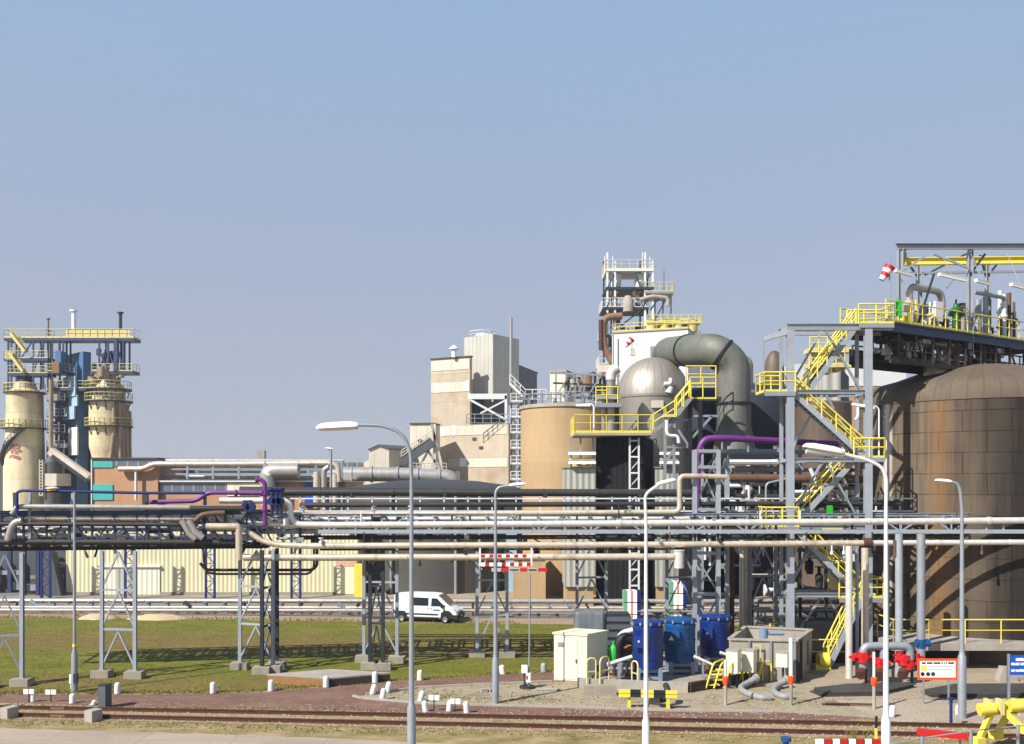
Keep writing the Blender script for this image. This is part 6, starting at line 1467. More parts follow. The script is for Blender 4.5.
    # dark basin left of the lower stair
    t=thing('sump_wall','dark sump wall with yellow pump behind the bottom stair flight','sump',GX(815,57)); mb=MB(); mb.span(GX(806,57.5),W(872,622,57.5)+V((0,2,0))); mb.build('wall',M['black_steel'],t)
    mb=MB(); mb.cyl(W(818,660,55.5),W(828,660,55.5),.45,n=14); mb.box(W(822,668,55.5),(.9,.5,.5)); mb.build('pump',M['yellow'],t)
    mb=MB(); mb.cyl(W(800,664,55),W(800,640,55),.5,n=12); mb.build('standing_pipe',M['dark_pipe'],t)
    mb=MB(); rail(mb,[GX(806,56.5),GX(850,56.5)],1.6,1.2,.04,0); mb.build('railing',M['yellow'],t)
misc()
# hoses
def hose(pts,lab):
    mb=MB(); P=[G(x,y)+V((0,0,.13+h)) for x,y,h in pts]; Q=[]
    for i in range(len(P)-1):
        p0=P[max(i-1,0)];p1=P[i];p2=P[i+1];p3=P[min(i+2,len(P)-1)]
        for j in range(6):
            s=j/6; Q.append(.5*((2*p1)+(p2-p0)*s+(2*p0-5*p1+4*p2-p3)*s*s+(3*p1-p0-3*p2+p3)*s**3))
    Q.append(P[-1]); mb.tube(Q,.17,12)
    for q0,q1 in ((Q[0],Q[1]),(Q[-1],Q[-2])): d=(q1-q0).normalized(); mb.cyl(q0-d*.1,q0+d*.1,.23,n=12)
    solo(mb,'suction_hose',M['hose'],lab,'hose','grey hoses on the ground')
hose([(756,687,.35),(748,688,.15),(742,690,.05),(742,693,0),(750,697,0),(761,700,0),(768,700,0)],'left thick grey hose curling on the sand by the pad kerb')
hose([(786,688,.3),(779,689,.1),(774,692,0),(776,696,0),(783,699,0),(790,699,0)],'right thick grey hose curling on the sand by the orange topped post')
# marker posts with orange collars
for px,pt,pm,pb,lab in ((725.5,660,683,705,'short marker post with orange collar near the left grey hose'),(791,638,682,705,'tall marker post with orange collar beside the concrete pit'),(874,652,684,709,'marker post with orange collar before the red valves')):
    g=G(px,pb); Y=g.y; t=thing('marker_post',lab,'post',g,0,'marker posts with orange collars'); zm=W(0,pm,Y).z; zt=W(0,pt,Y).z
    mb=MB(); mb.cyl(g,g+V((0,0,zm+.1)),.085,n=10); mb.build('lower_post',M['pale_concrete'] if px!=791 else M['concrete'],t)
    mb=MB(); mb.lathe(g+V((0,0,zm-.2)),[(.05,0),(.16,.25),(.16,.5),(.08,.55),(0,.55)],12); mb.build('collar',M['orange'],t)
    if zt-zm>.9: mb=MB(); mb.cyl(g+V((0,0,zm+.3)),g+V((0,0,zt)),.07 if px!=791 else .11,n=10); mb.build('upper_post',M['white_paint'],t)
# yellow and black barrier
def barrier():
    A,B=G(629,707.5),G(668,709); t=thing('barrier','yellow and black striped barrier beam on two short yellow posts','barrier',lerp(A,B,.5))
    for P in (A,B):
        mb=MB(); mb.beam(P,P+V((0,0,.72)),.16); mb.build('post',M['yellow'],t)
    L=W(618.5,692.5,A.y); Rr=W(677,694,B.y); seg=[(0,.2,'yellow'),(.2,.38,'trim_black'),(.38,.6,'yellow'),(.6,.8,'trim_black'),(.8,1,'yellow')]
    for a,b,m_ in seg:
        mb=MB(); 
        for dz in (-.1,.1): mb.beam(lerp(L,Rr,a)+V((0,-.1,dz)),lerp(L,Rr,b-.002)+V((0,-.1,dz)),.1,.17)
        mb.beam(lerp(L,Rr,a)+V((0,-.05,0)),lerp(L,Rr,b-.002)+V((0,-.05,0)),.03,.05)
        mb.build('beam_stripe',M[m_],t)
    g=G(657,708); t=thing('ground_valve','grey valve box and black pipe bend behind the striped barrier','valve box',g)
    mb=MB(); mb.box(g+V((-.1,.3,.32)),(.5,.4,.64)); mb.build('box',M['concrete'],t)
    mb=MB(); mb.tube(fillet([g+V((.15,.4,.3)),g+V((.5,.4,.35)),g+V((.6,.4,.8)),g+V((.6,1.,.9))],.3),.16,10); mb.build('pipe_bend',M['dark_pipe'],t)
barrier()
# cream cabin and skips behind
def cabin():
    C_=G(587,683.5); L=G(554,681); Rr=G(607.5,678.5); h=EYE-(636-HZ)*C_.y/FOC
    t=thing('equipment_cabin','plain cream equipment cabin with flat overhanging lid on the sand','cabin',C_)
    fp=[C_,Rr,L+Rr-C_,L]; mb=MB(); mb.prism([(p.x,p.y) for p in fp],0,h); mb.build('wall',M['cream_cabin'],t)
    c=(Rr+L)/2; mb=MB(); mb.prism([((p-c)*1.06+c).xy for p in fp],h,h+.12); mb.build('roof',M['cream_cabin'],t)
    d=(C_-L).normalized(); nn=V((d.y,-d.x,0))
    p0,p1=lerp(L,C_,.3)+nn*.03,lerp(L,C_,.72)+nn*.03
    mb=MB(); mb.slab([p0+V((0,0,.18)),p1+V((0,0,.18)),p1+V((0,0,h-.2)),p0+V((0,0,h-.2))],-nn*.028); dr=mb.build('door',M['cream_cabin'],t)
    mb=MB(); q=lerp(p0,p1,.9)+nn*.03+V((0,0,1.1)); mb.beam(q,q+V((0,0,.22)),.05); mb.build('handle',M['dark_steel'],dr)
    mb=MB(); q=lerp(L,C_,.12)+nn*.02; 
    for i in range(4): mb.beam(q+V((0,0,h-.45-i*.07)),q+d*.35+V((0,0,h-.45-i*.07)),.03,.03)
    mb.build('vent_grille',M['galv'],t)
    mb=MB(); mb.prism([((p-c)*1.03+c).xy for p in fp],0,.1); mb.build('footing',M['concrete'],t)
    # wrapped crate
    t=thing('wrapped_load','tall load wrapped in grey ribbed sheeting behind the cream cabin','crate',GX(590,55)); Y=55; k=Y/FOC
    c=GX(590,Y); mb=MB(); w,d=1.75,1.5; rnd=random.Random(2); n=28; prof=[]
    top=W(0,612,Y).z
    ring=lambda z,s:[V((c.x+s*(math.copysign(min(1,abs(math.cos(a))*1.35),math.cos(a))*w/2+.02*math.sin(a*23)),c.y+.75+s*(math.copysign(min(1,abs(math.sin(a))*1.35),math.sin(a))*d/2+.02*math.cos(a*19)),z)) for a in (2*math.pi*j/48 for j in range(48))]
    rs=[ring(.1,1),ring(.9,.985),ring(1.9,1.01),ring(top-.15,.99),ring(top,.95)]
    for a,b in zip(rs,rs[1:]): mb.add(a+b,[(j,(j+1)%48,48+(j+1)%48,48+j) for j in range(48)],True)
    mb.add(rs[-1],[tuple(range(48))]); mb.build('sheeting',M['tarp'],t)
    mb=MB(); mb.box((c.x,c.y+.75,.06),(1.7,1.4,.1)); mb.build('pallet',M['timber'],t)
    t=thing('slatted_crate','dark slatted crate right of the grey wrapped load','crate',GX(619,55)); c=GX(619,55); top=W(0,614,55).z
    mb=MB(); mb.box((c.x,c.y+.7,top/2),(1.35,1.2,top-.05)); mb.build('inner_load',M['dark_steel'],t)
    mb=MB()
    for i in range(7): mb.box((c.x,c.y+.08,.25+i*top/7.2),(1.45,.06,.28)); mb.box((c.x+.71,c.y+.7,.25+i*top/7.2),(.05,1.25,.28))
    mb.build('slats',M['timber'] if False else M['grey_dark'],t)
    mb=MB(); g=GX(613.5,53); mb.lathe(g,[(.26,.9),(.3,1.),(.3,1.75),(.2,1.9),(.1,1.95),(.1,2.1),(0,2.1)],14); mb.cyl(g+V((-.12,0,0)),g+V((-.12,0,.9)),.04,n=6); mb.cyl(g+V((.12,0,0)),g+V((.12,0,.9)),.04,n=6); solo(mb,'green_tank',M['green'],'small bright green tank beside the cream cabin','tank')
    mb=MB(); g=GX(606.5,53.5); mb.lathe(g,[(.22,.2),(.24,.3),(.24,1.5),(0,1.6)],12); mb.cyl(g,g+V((0,0,.3)),.15,n=8); solo(mb,'rusty_cylinder',M['rust'],'rust brown upright cylinder between the cabin and green tank','cylinder')
    mb=MB(); mb.tube(fillet([W(618,668,53),W(618,645,53),W(623,637,53),W(634,640,53)],.5),.32,12); solo(mb,'exhaust_duct',M['black_steel'],'black bent duct entering the leftmost blue drum','duct')
    mb=MB(); mb.tube(fillet([W(618,640,53.6),W(622,633,53.6),W(633,630,53.6)],.4),.16,10); solo(mb,'white_hose',M['white_paint'],'thin white bent pipe above the black duct','pipe')
    mb=MB(); mb.cyl(W(619,648,54),W(632,648,54),.3,n=12); mb.cyl(W(619,654,54),W(632,654,54),.2,n=12); solo(mb,'orange_drum',M['orange_rust'],'orange and white lying cylinders behind the leftmost drum','cylinder')
    # big bags by the black block
    for px,bot,lab in ((632,626,'stack of white bags with red and green print behind the leftmost drum'),(678,617,'stack of white bags with green and blue edges behind the middle drum')):
        Y=76; k=Y/FOC; t=thing('bag_stack',lab,'bags',GX(px,Y))
        for i in range(3):
            for j,(a,b,m_) in enumerate(((-8,-4.5,'banner_green'),(-4.5,-1,'bright_white'),(-1,1,'banner_red' if i!=1 or px<650 else 'white_paint'),(1,5,'bright_white'),(5,9,'navy'))):
                py=bot-i*12; mb=MB(); mb.span(W(px+a,py,Y),W(px+b,py-11,Y)+V((0,1.2,0))); mb.build('printed_panel' ,M[m_],t)
        mb=MB(); mb.span(GX(px-8,Y+.1),W(px+9,bot+.3,Y+1.2)+V((0,0,-.03))); mb.build('pallet_base',M['galv'],t)
mk('grey_dark',(84,90,94),.6,0,.15,1)
cabin()
# loading slab on the grass
def slab_():
    A,B,D=G(328,687),G(390,681.5),G(268,683); h=.5
    t=thing('loading_slab','low raised loading slab with brick front on the grass','slab',A); fp=[A,B,B+D-A,D]
    mb=MB(); mb.prism([(p.x,p.y) for p in fp],0,h-.08); mb.build('brick_side',M['brick_kerb'],t)
    c=(B+D)/2; mb=MB(); mb.prism([((p-c)*1.015+c).xy for p in fp],h-.08,h); mb.build('top',M['pale_concrete'],t)
    mb=MB(); d=(B-A).normalized(); nn=V((d.y,-d.x,0)); mb.slab([A+nn*.03,B+nn*.03,B+nn*.03+V((0,0,h-.1)),A+nn*.03+V((0,0,h-.1))],-nn*.02); mb.build('shade_edge',M['timber'],t)  # dark sheet over the right face, its shade put into the colour
slab_()
# bollards and marker stones
def bollards():
    base=None
    L=[(117.5,694,12.5,0,0,'white bollard on the grass edge right of the grey junction box'),(72.5,703.5,11,0,0,'white bollard by the rails below the lamp mast'),(33,702,9,0,0,'small white bollard beside the left twin marker plates'),(213,693.5,12.5,0,0,'lone white bollard between the grey junction box and loading slab'),(271,691.3,12.5,0,0,'white bollard in front of the left corner of the loading slab'),(326,687.5,12.5,0,0,'white bollard at the near corner of the loading slab'),(375,683,12.5,0,0,'white bollard against the right end of the loading slab'),(372,694.5,11.5,14,0,'white bollard tilted right at the tip of the sandy island'),(382,699.5,12.5,10,0,'white bollard tilted slightly at the brick road edge of the island tip'),(387,692.5,12,12,0,'white bollard behind the other two at the island tip'),(420,680.5,11.5,0,1,'cream bollard on the grass right of the tall lamp pole'),(420,701.5,12,13,0,'white bollard right of the tall lamp pole on the island'),(426,712,12.5,-9,0,'white bollard tilted left near the rails by the tall lamp pole'),(449,711.5,12.5,5,0,'white bollard with marker plate behind it near the rails'),(467,713.3,13,-5,0,'rightmost white bollard of the row by the rails'),(503,674.5,10.5,-8,1,'cream leaning bollard on the grass right of the galvanised lamp post'),(544,672,10,-3,2,'grey bollard on the grass left of the cream cabin'),(92,705.5,7.,28,0,'small fallen white marker leaning beside the grey junction box'),(891.5,717,13,6,0,'white bollard right behind the pale lamp post near the signs'),(958.5,715.5,12,0,0,'white bollard at the foot of the right lamp post'),(1018.5,713,13,-4,0,'white bollard behind the yellow buffer stop')]
    for x,y,h,tilt,kind,lab in L:
        g=G(x,y); s=g.y/FOC; hh=h*s; r=2.9*s*(1 if h>9 else .8); t=thing('bollard',lab,'bollard',g,0,'bollards along the paved road')
        c,sn=math.cos(R(tilt)),math.sin(R(tilt)); f=lambda p: V((g.x+p.x*c+p.z*sn,g.y+p.y,g.z-.05-p.x*sn+p.z*c))
        mb=MB()
        prof=[(r*1.03,-.1),(r,hh*.75),(r*.9,hh*.9),(r*.6,hh*.98),(0,hh)]; mb.lathe((0,0,0),prof,14); mb.v=[f(p) for p in mb.v]; mb.build('post',M[['white_paint','cream_cabin','grey_paint'][kind]],t)
        mb=MB(); mb.lathe((0,0,0),[(r*1.25,-.1),(r*1.2,.05),(0,.07)],12); mb.v=[V((g.x+p.x,g.y+p.y,p.z)) for p in mb.v]; mb.build('footing',M['concrete'],t)
    for x,y,h,lab in ((29,702.5,13,'twin white marker plates on a stake left of the small bollard'),(51,702.5,12.5,'twin white marker plates on a stake left of the lamp mast'),(434,711.5,16,'twin white marker plates on a stake in the row of tilted bollards'),(455,712,13,'twin white marker plates hidden behind a bollard by the rails')):
        g=G(x,y); s=g.y/FOC; t=thing('marker_stake',lab,'marker',g,0,'twin plate markers along the rails'); mb=MB(); mb.beam(g,g+V((0,0,h*s)),.05); mb.build('stake',M['timber'],t)
        for sx in (-1,1): mb=MB(); mb.box(g+V((sx*.14,-.03,h*s-.1)),(.24,.04,.24)); mb.build('plate',M['bright_white'],t)
    # grey junction box and rail end blocks
    g=G(102.5,709); h=23*g.y/FOC; t=thing('junction_box','tall dark grey junction box next to the rails','cabinet',g); mb=MB(); mb.box(g+V((0,.25,h/2)),(.42,.5,h),R(-12)); mb.build('case',M['vessel_dark'] if False else M['grey_dark'],t); mb=MB(); mb.box(g+V((0,.25,h+.02)),(.46,.54,.04),R(-12)); mb.build('cap',M['dark_steel'],t)
    for x,y,lab in ((6,719.5,'pale concrete block on the near rail at the left picture edge'),(90.5,722.5,'pale concrete block on the near rail below the junction box')):
        g=G(x,y); mb=MB(); mb.box(g+V((0,.3,.25)),(.5,.6,.55),R(-25)); solo(mb,'concrete_block',M['pale_concrete'],lab,'block','concrete blocks at the near rail')
    g=G(71,689); mb=MB(); mb.box(g+V((.0,0,.55)),(.14,.12,.5)); mb.cyl(g,g+V((0,0,.4)),.03,n=6); solo(mb,'small_sign',M['bright_white'],'tiny white plate at the foot of the lamp mast','plate')
    # hydrant post with sign mast
    g=G(529,688); t=thing('sign_mast','thin mast with white meter boxes at its foot left of the cream cabin','mast',g)
    mb=MB(); mb.cyl(g,W(530,574,g.y),.045,n=8); mb.build('pole',M['galv'],t)
    mb=MB(); mb.box(g+V((-.25,-.1,1.05)),(.32,.25,.4)); mb.box(g+V((-.05,-.1,.6)),(.25,.25,.5)); mb.build('meter_box',M['bright_white'],t)
    mb=MB(); mb.box(g+V((-.12,-.24,.62)),(.08,.02,.2)); mb.build('red_label',M['red'],t)
    mb=MB(); mb.cyl(g+V((-.1,0,0)),g+V((-.1,0,.12)),.42,n=12); mb.cyl(g+V((-.22,-.02,0)),g+V((-.22,-.02,.9)),.07,n=8); mb.build('foot',M['dark_steel'],t)
    # plank
    a,b=G(536,690)+V((0,0,.06)),G(560,690.5)+V((0,0,.06)); mb=MB(); mb.beam(a,b,.3,.08); solo(mb,'plank',M['pale_concrete'],'pale plank lying on the sand left of the cabin','plank')
    a=G(484,692); mb=MB(); mb.box(a+V((0,0,.09)),(.35,.3,.18),.3); mb.box(a+V((.35,.1,.08)),(.3,.25,.16),.8); solo(mb,'stone',M['pale_concrete'],'pale broken stone on the sandy island','stone')
bollards()
# height warning boards over the road
def boards():
    Yb=54.4; t=thing('height_board','red and white striped height warning frame hung over the road','warning board',W(515,565,Yb))
    for px in (480,531.5):
        mb=MB(); mb.beam(W(px,566,Yb),W(px,548,Yb),.1); mb.build('hanger',M['white_paint'],t)
    for j,y0 in enumerate((556,564)):
        for i in range(12):
            a=481+i*4.15; mb=MB(); mb.span(W(a,y0+(2.3 if j else 1.5),Yb-.05),W(a+4.12,y0-(1.5),Yb)); mb.build('stripe_plate',M['red' if (i+j)%2==0 else 'bright_white'],t)
    t=thing('height_board','lower grey and red board hung below the striped height frame','warning board',W(519,570,Yb-.3))
    for i,(a,b,m_) in enumerate(((491.5,501,'board_grey'),(501,509,'red'),(509,520,'board_grey'),(520,527.5,'red'),(527.5,538,'board_grey'),(538,547,'red'))):
        mb=MB(); mb.span(W(a,571.6,Yb-.4),W(b-.05,568,Yb-.35)); p=mb.build('board_panel',M[m_],t)
        if m_=='board_grey' and i:
            mb=MB(); rnd=random.Random(i)
            for j in range(7): q=a+1+j*(b-a-2)/7; mb.span(W(q,570.6-rnd.random()*.3,Yb-.43),W(q+.8,569.1,Yb-.405))
            mb.build('lettering',M['sign_text'],p)
    mb=MB(); 
    for px in (496,540): mb.cyl(W(px,568,Yb-.37),W(px,557,Yb-.37),.02,n=5)
    mb.build('chain',M['galv'],t)
boards()
# red valve manifold
def manifold():
    Y=51.5; t=thing('valve_manifold','grey fire water manifold with red valves in front of the tank','valve manifold',GX(888,Y))
    z=lambda py: EYE-(py-HZ)*Y/FOC
    mb=MB(); mb.tube(fillet([W(863,668,Y),W(863,646,Y),W(910,646,Y),W(910,668,Y)],.4),.22,14); mb.cyl(W(883,646,Y),W(883,668,Y),.18,n=12); mb.cyl(W(871,650,Y+.4),GX(871,Y+.4),.2,n=12); mb.build('header_pipe',M['galv'],t)
    for px,py in ((863,657),(881,663),(908,664),(904,660)):
        mb=MB(); c=W(px,py,Y-.05); mb.cyl(c-V((0,0,.28)),c+V((0,0,.28)),.3,n=14); mb.cyl(c-V((.5,0,0)),c+V((.5,0,0)),.14,n=10); mb.cyl(c+V((0,-.3,.05)),c+V((0,.3,.05)),.2,n=12); mb.build('valve',M['red'],t)
    for px,py in ((855,657),(899,655),(917,657)):
        mb=MB(); mb.cyl(W(px-6,py,Y+.1),W(px+7,py,Y+.1),.07,n=8); mb.cyl(W(px,py,Y+.1)-V((0,0,.2)),W(px,py,Y+.1)+V((0,0,.2)),.16,n=10); mb.build('red_branch',M['red'],t)
    for px in (861,879,903):
        mb=MB(); c=W(px,673.5,Y-.3); mb.cyl(c-V((.1,.15,.08)),c+V((.1,.15,.08)),.27,n=14); mb.build('blind_flange',M['rust'],t)
    for px in (866,884,893,912):
        mb=MB(); mb.beam(GX(px,Y),W(px,668,Y),.12); mb.build('support',M['dark_steel'],t)
    mb=MB(); mb.cyl(W(921,643,54)-V((.3,0,0)),W(921,643,54)+V((.5,0,0)),.22,n=12); mb.cyl(W(921,648,54),W(921,639,54),.26,n=12); solo(mb,'blue_valve',M['blue_drum_pale'],'blue valve on the grey standing pipe by the orange framed sign','valve')
manifold()
# black sheets on the sand
def sheets():
    for pts,lab in ((((811,692),(846,688),(905,686.5),(914,688),(880,696),(822,697)),'left stack of black plates lying on the sand behind the marker post'),(((921,694),(952,688),(1040,687.5),(1045,697),(985,699),(930,697.5)),'right pile of black sheeting lying on the sand under the signs')):
        mb=MB(); rnd=random.Random(len(lab))
        for i in range(3):
            P=[G(x+rnd.uniform(-2,2)+i*1.5,y-.3*i) for x,y in pts]; mb.slab([p+V((0,0,.02+i*.07)) for p in P],(0,0,.05))
        solo(mb,'plate_stack',M['black_sheet'],lab,'plates')
    g=G(999,682); mb=MB(); mb.slab([g,g+V((1.15,0,0)),g+V((.85,0,.75)),g+V((.25,0,.8))],(.1,.7,0)); solo(mb,'stone',M['pale_concrete'],'pale concrete lump against the tank base near the blue sign','stone')
    a=G(850,703); mb=MB(); mb.beam(G(822,705)+V((0,0,.05)),G(850,706)+V((0,0,.05)),.1,.06); mb.beam(G(826,705.5)+V((0,0,.11)),G(873,706.5)+V((0,0,.11)),.12,.06); solo(mb,'timber_scrap',M['rust'],'thin rusty bars lying on the sand below the black plates','bars')
sheets()
# signs
def signs():
    g=G(938,704); Y=g.y; t=thing('notice_board','white notice board in a thick orange frame on two thin legs','sign',g)
    for px in (923.5,948.5): mb=MB(); mb.beam(GX(px,Y),W(px,675,Y),.07); mb.build('leg',M['galv'],t)
    mb=MB(); mb.span(W(917.5,680,Y-.04),W(957.5,658.5,Y-.01)); fr=mb.build('frame',M['orange'],t)
    mb=MB(); mb.span(W(920,677.5,Y-.06),W(955.5,661,Y-.042)); p=mb.build('panel',M['bright_white'],t)
    mb=MB(); rnd=random.Random(3)
    for py,h,x0,x1 in ((663,1.5,922,953),):
        q=x0
        while q<x1: w=rnd.uniform(.5,1.1); mb.span(W(q,py+h/2,Y-.075),W(q+w,py-h/2,Y-.062)); q+=w+(.25 if rnd.random()<.8 else 1.4)
    mb.build('lettering',M['sign_text'],p)
    mb=MB(); mb.span(W(921,670.5,Y-.072),W(927,665.5,Y-.062)); mb.build('yellow_label',M['sign_yellow'],p)
    mb=MB()
    for py in (666.5,669.5):
        q=928
        while q<952: w=rnd.uniform(.6,1.6); mb.span(W(q,py+.35,Y-.075),W(q+w,py-.35,Y-.062)); q+=w+.5
    mb.build('small_lettering',M['board_grey'],p)
    for px in (922.5,928,933): mb=MB(); c=W(px,674,Y-.066); mb.cyl(c,c+V((0,-.012,0)),.1,n=14); pc=mb.build('pictogram',M['sign_text'],p)
    g=G(1009,704); Y=g.y; t=thing('site_sign','blue site sign with white lettering cut by the right picture edge','sign',g)
    for px in (1008.5,1048): mb=MB(); mb.beam(GX(px,Y),W(px,654,Y),.12); mb.build('leg',M['galv'],t)
    mb=MB(); mb.span(W(1010,675,Y-.06),W(1048,655,Y-.02)); p=mb.build('panel',M['sign_blue'],t)
    mb=MB(); rnd=random.Random(8)
    for py,h,x0,x1 in ((659.5,3,1016,1042),(664,2.6,1011.5,1045),(670.5,2.6,1011.5,1045)):
        q=x0
        while q<x1:
            w=rnd.uniform(.9,1.5); z0=py+h/2; k=rnd.random()
            mb.span(W(q,z0,Y-.08),W(q+.45,py-h/2,Y-.062)); mb.span(W(q+w-.4,z0,Y-.08),W(q+w,py-h/2*(1 if k<.5 else .3),Y-.062)); mb.span(W(q+.45,py+.35,Y-.078),W(q+w-.4,py-.35,Y-.064)); q+=w+(.4 if rnd.random()<.8 else 1.4)
    mb.build('lettering',M['bright_white'],p)
signs()
# buffer stop, blue post, striped bar, cable
def corner():
    t=thing('buffer_stop','yellow steel buffer stop with round pads at the lower right corner','buffer stop',G(1000,742))
    Y=38.6; 
    mb=MB(); mb.beam(W(986,710,Y),W(1035,704,Y+.3),.34,.42); mb.build('cross_beam',M['yellow'],t)
    for px,py in ((982,709.5),(1012,706)): mb=MB(); c=W(px,py,Y-.2); mb.cyl(c+V((-.12,0,0)),c+V((.5,0,.05)),.26,n=16); mb.build('buffer_pad',M['yellow'],t)
    for a,b in (((993,708),(979,741)),((1013,705),(996,735)),((1003,709),(1022,728)),((1022,706),(1046,724))):
        mb=MB(); mb.beam(W(*a,Y),W(*b,Y-.5 if a[0] in(993,1003) else Y+.6),.2,.24); mb.build('strut',M['yellow'],t)
    for px,py,yy in ((978,741,Y-.5),(996,735,Y+.6),(1024,729,Y-.5)):
        mb=MB(); mb.box(W(px,py,yy),(.42,.4,.3),.3); mb.build('foot',M['yellow'],t)
    for px in (988,1000,1016): mb=MB(); mb.box(W(px,706.5,Y-.05),(.14,.5,.6)); mb.build('clamp',M['pale_yellow'],t)
    g=G(951,727); mb=MB(); mb.cyl(g,W(951,699,g.y),.07,n=8); mb.lathe(W(951,699,g.y),[(.12,-.05),(.12,.06),(0,.08)],10); solo(mb,'hydrant_post',M['navy'],'slim dark blue post before the right lamp post','post')
    g=GX(876,34.5); 
    t=thing('striped_bar','low red and white striped barrier bar at the bottom edge','barrier',GX(846,34.5))
    for i in range(8):
        a=816+i*8; mb=MB(); mb.span(W(a,745.5,34.5),W(a+7.95,738.8,34.6)); mb.build('bar_stripe',M['bright_white' if i%2==0 else 'red'],t)
    for px in (822,870): mb=MB(); mb.beam(GX(px,34.6),W(px,742,34.6),.07); mb.build('leg',M['galv'],t)
    mb=MB(); mb.beam(W(876,762,35),W(876,728,35),.08); mb.v+=[]; solo(mb,'yellow_stake',M['yellow'],'thin yellow stake with black tip beside the striped bar','stake')
    mb=MB(); mb.beam(W(876,728,35)+V((0,0,.004)),W(876.5,716,35),.07); solo(mb,'stake_tip',M['black_steel'],'black upper half of the thin yellow stake','stake')
    t=thing('red_bar','red trestle bar lying in front of the rails at the bottom edge','bar',GX(940,37)); mb=MB(); mb.beam(W(917,731.5,37),W(968,736.5,36.4),.3,.22); mb.build('bar',M['red'],t)
    for px in (924,960): mb=MB(); mb.beam(GX(px,36.9),W(px,734,36.9),.06); mb.build('leg',M['galv'],t)
    t=thing('cable_fence','thin grey cable strung between short posts at the lower right','fence',GX(970,36))
    P=[W(870,748,36),W(922,738,36),W(971,731,36),W(1018,726,36),W(1050,724,36)]
    mb=MB(); mb.tube(P,.025,6); mb.build('cable',M['galv'],t)
    for q in P[1:4]: mb=MB(); mb.cyl(V((q.x,q.y,0)),q+V((0,0,.05)),.07,n=8); mb.build('post',M['galv'],t)
    for px,py,lab,m_ in ((786,741,'small blue topped stub at the bottom edge','blue_drum_pale'),):
        g=W(px,py,35); mb=MB(); mb.cyl(V((g.x,g.y,0)),g,.12,n=10); mb.cyl(g,g+V((0,0,.14)),.2,n=12); solo(mb,'stub_valve',M[m_],lab,'valve')
    rnd=random.Random(12); mb=MB()
    for i in range(46):
        a=W(860+rnd.uniform(-6,6),746,35.6); b=a+V((rnd.uniform(-.5,.5),rnd.uniform(-.3,.3),rnd.uniform(.2,.75))); mb.beam(a,b,.012,.012); 
        c=b; mb.add([c,c+V((rnd.uniform(-.1,.1),.02,.08)),c+V((.06,0,-.03))],[(0,1,2)])
    mb.v=[V((p.x,p.y,p.z)) for p in mb.v]; solo(mb,'weed',M['blade'],'dry weed sprouting behind the striped bar at the bottom edge','weed')
corner()

def heaps():
    for px,py,w,lab in ((98,618.5,1.7,'low pale sand heap on the grass edge left of the trestle'),(158,619,2.6,'larger pale sand heap with a green tuft at the far grass edge')):
        g=G(px,py); mb=MB(); rnd=random.Random(px); n=20
        rings=[]
        for rr,z in ((1,0),(.8,.16),(.5,.34),(.2,.42)): rings.append([g+V((w*rr*math.cos(a)*rnd.uniform(.85,1.1),.9*rr*math.sin(a)*rnd.uniform(.85,1.1),z*rnd.uniform(.8,1.15))) for a in (2*math.pi*j/n for j in range(n))])
        vv=[p for r in rings for p in r]; mb.add(vv,[(i*n+j,i*n+(j+1)%n,(i+1)*n+(j+1)%n,(i+1)*n+j) for i in range(3) for j in range(n)]+[tuple(3*n+j for j in range(n))],True)
        solo(mb,'sand_heap',M['sand'],lab,'sand heap')
M['sand']=ground_mat('heap_sand',[(.3,(170,146,112)),(.6,(190,168,134))],.8,fine=6.)
heaps()
# ================================================================== lamp posts
def lamp(label,px,Y,top,arm,head,m_='galv',r=.1,sleeve=2.6,hang=0,group='street lamps'):
    """arm: list of pixel points from pole top to the lamp; head: (px,py)->(px,py)"""
    g=GX(px,Y); t=thing('lamp_post',label,'lamp post',g,0,group); zt=W(px,top,Y)
    mb=MB(); mb.lathe(g,[(r*1.55,-.2),(r*1.5,sleeve),(r*1.05,sleeve+.12),(r*.95,sleeve+.3),(r*.62,zt.z-.5)],16); mb.build('pole',M[m_],t)
    mb=MB(); mb.tube(fillet([V((g.x,g.y,zt.z-.52))]+[W(a,b,Y) for a,b in arm],.9,6),r*.6,10); mb.build('arm',M[m_],t)
    a,b=W(*head[0],Y),W(*head[1],Y); d=(b-a).normalized(); L=(b-a).length; u=V((0,0,1)); s=V((0,1,0)); n=d.cross(s).normalized(); n=n if n.z>0 else -n
    mb=MB(); rings=[]; prof=[(0,.10),(.05,.16),(.25,.2),(.75,.19),(.93,.15),(1,.08)]; k=L/1.75*1.35 if L<1.4 else 1.3
    for f,hw in prof:
        c=a+d*L*f; rings.append([c+s*(hw*k*math.cos(q)*1.)+n*(hw*k*.95*math.sin(q)+.02) for q in [math.pi*j/10 for j in range(11)]])
    vv=[p for rg in rings for p in rg]; fs=[(i*11+j,i*11+j+1,(i+1)*11+j+1,(i+1)*11+j) for i in range(len(prof)-1) for j in range(10)]
    mb.add(vv,fs,True); mb.add(rings[0],[tuple(range(11))]); mb.add(rings[-1],[tuple(range(10,-1,-1))])
    h=mb.build('head',M['lamp_white'],t)
    mb=MB(); rings=[]
    for f,hw in prof[1:-1]:
        c=a+d*L*f; rings.append([c+s*(hw*k*.9*math.cos(q))+n*(.018-hw*k*.42*math.sin(q)) for q in [math.pi*j/8 for j in range(9)]])
    vv=[p for rg in rings for p in rg]; fs=[(i*9+j,(i+1)*9+j,(i+1)*9+j+1,i*9+j+1) for i in range(len(rings)-1) for j in range(8)]
    mb.add(vv,fs,True); mb.build('diffuser',M['lamp_glass'],h)
lamp('tall grey lamp post in front of the van with a long white head',411.5,28,462,[(410.5,450),(402,433),(384,425.5),(358,424.8)],[(359,427.5),(316.5,429.5)],'galv',.088,4.3)
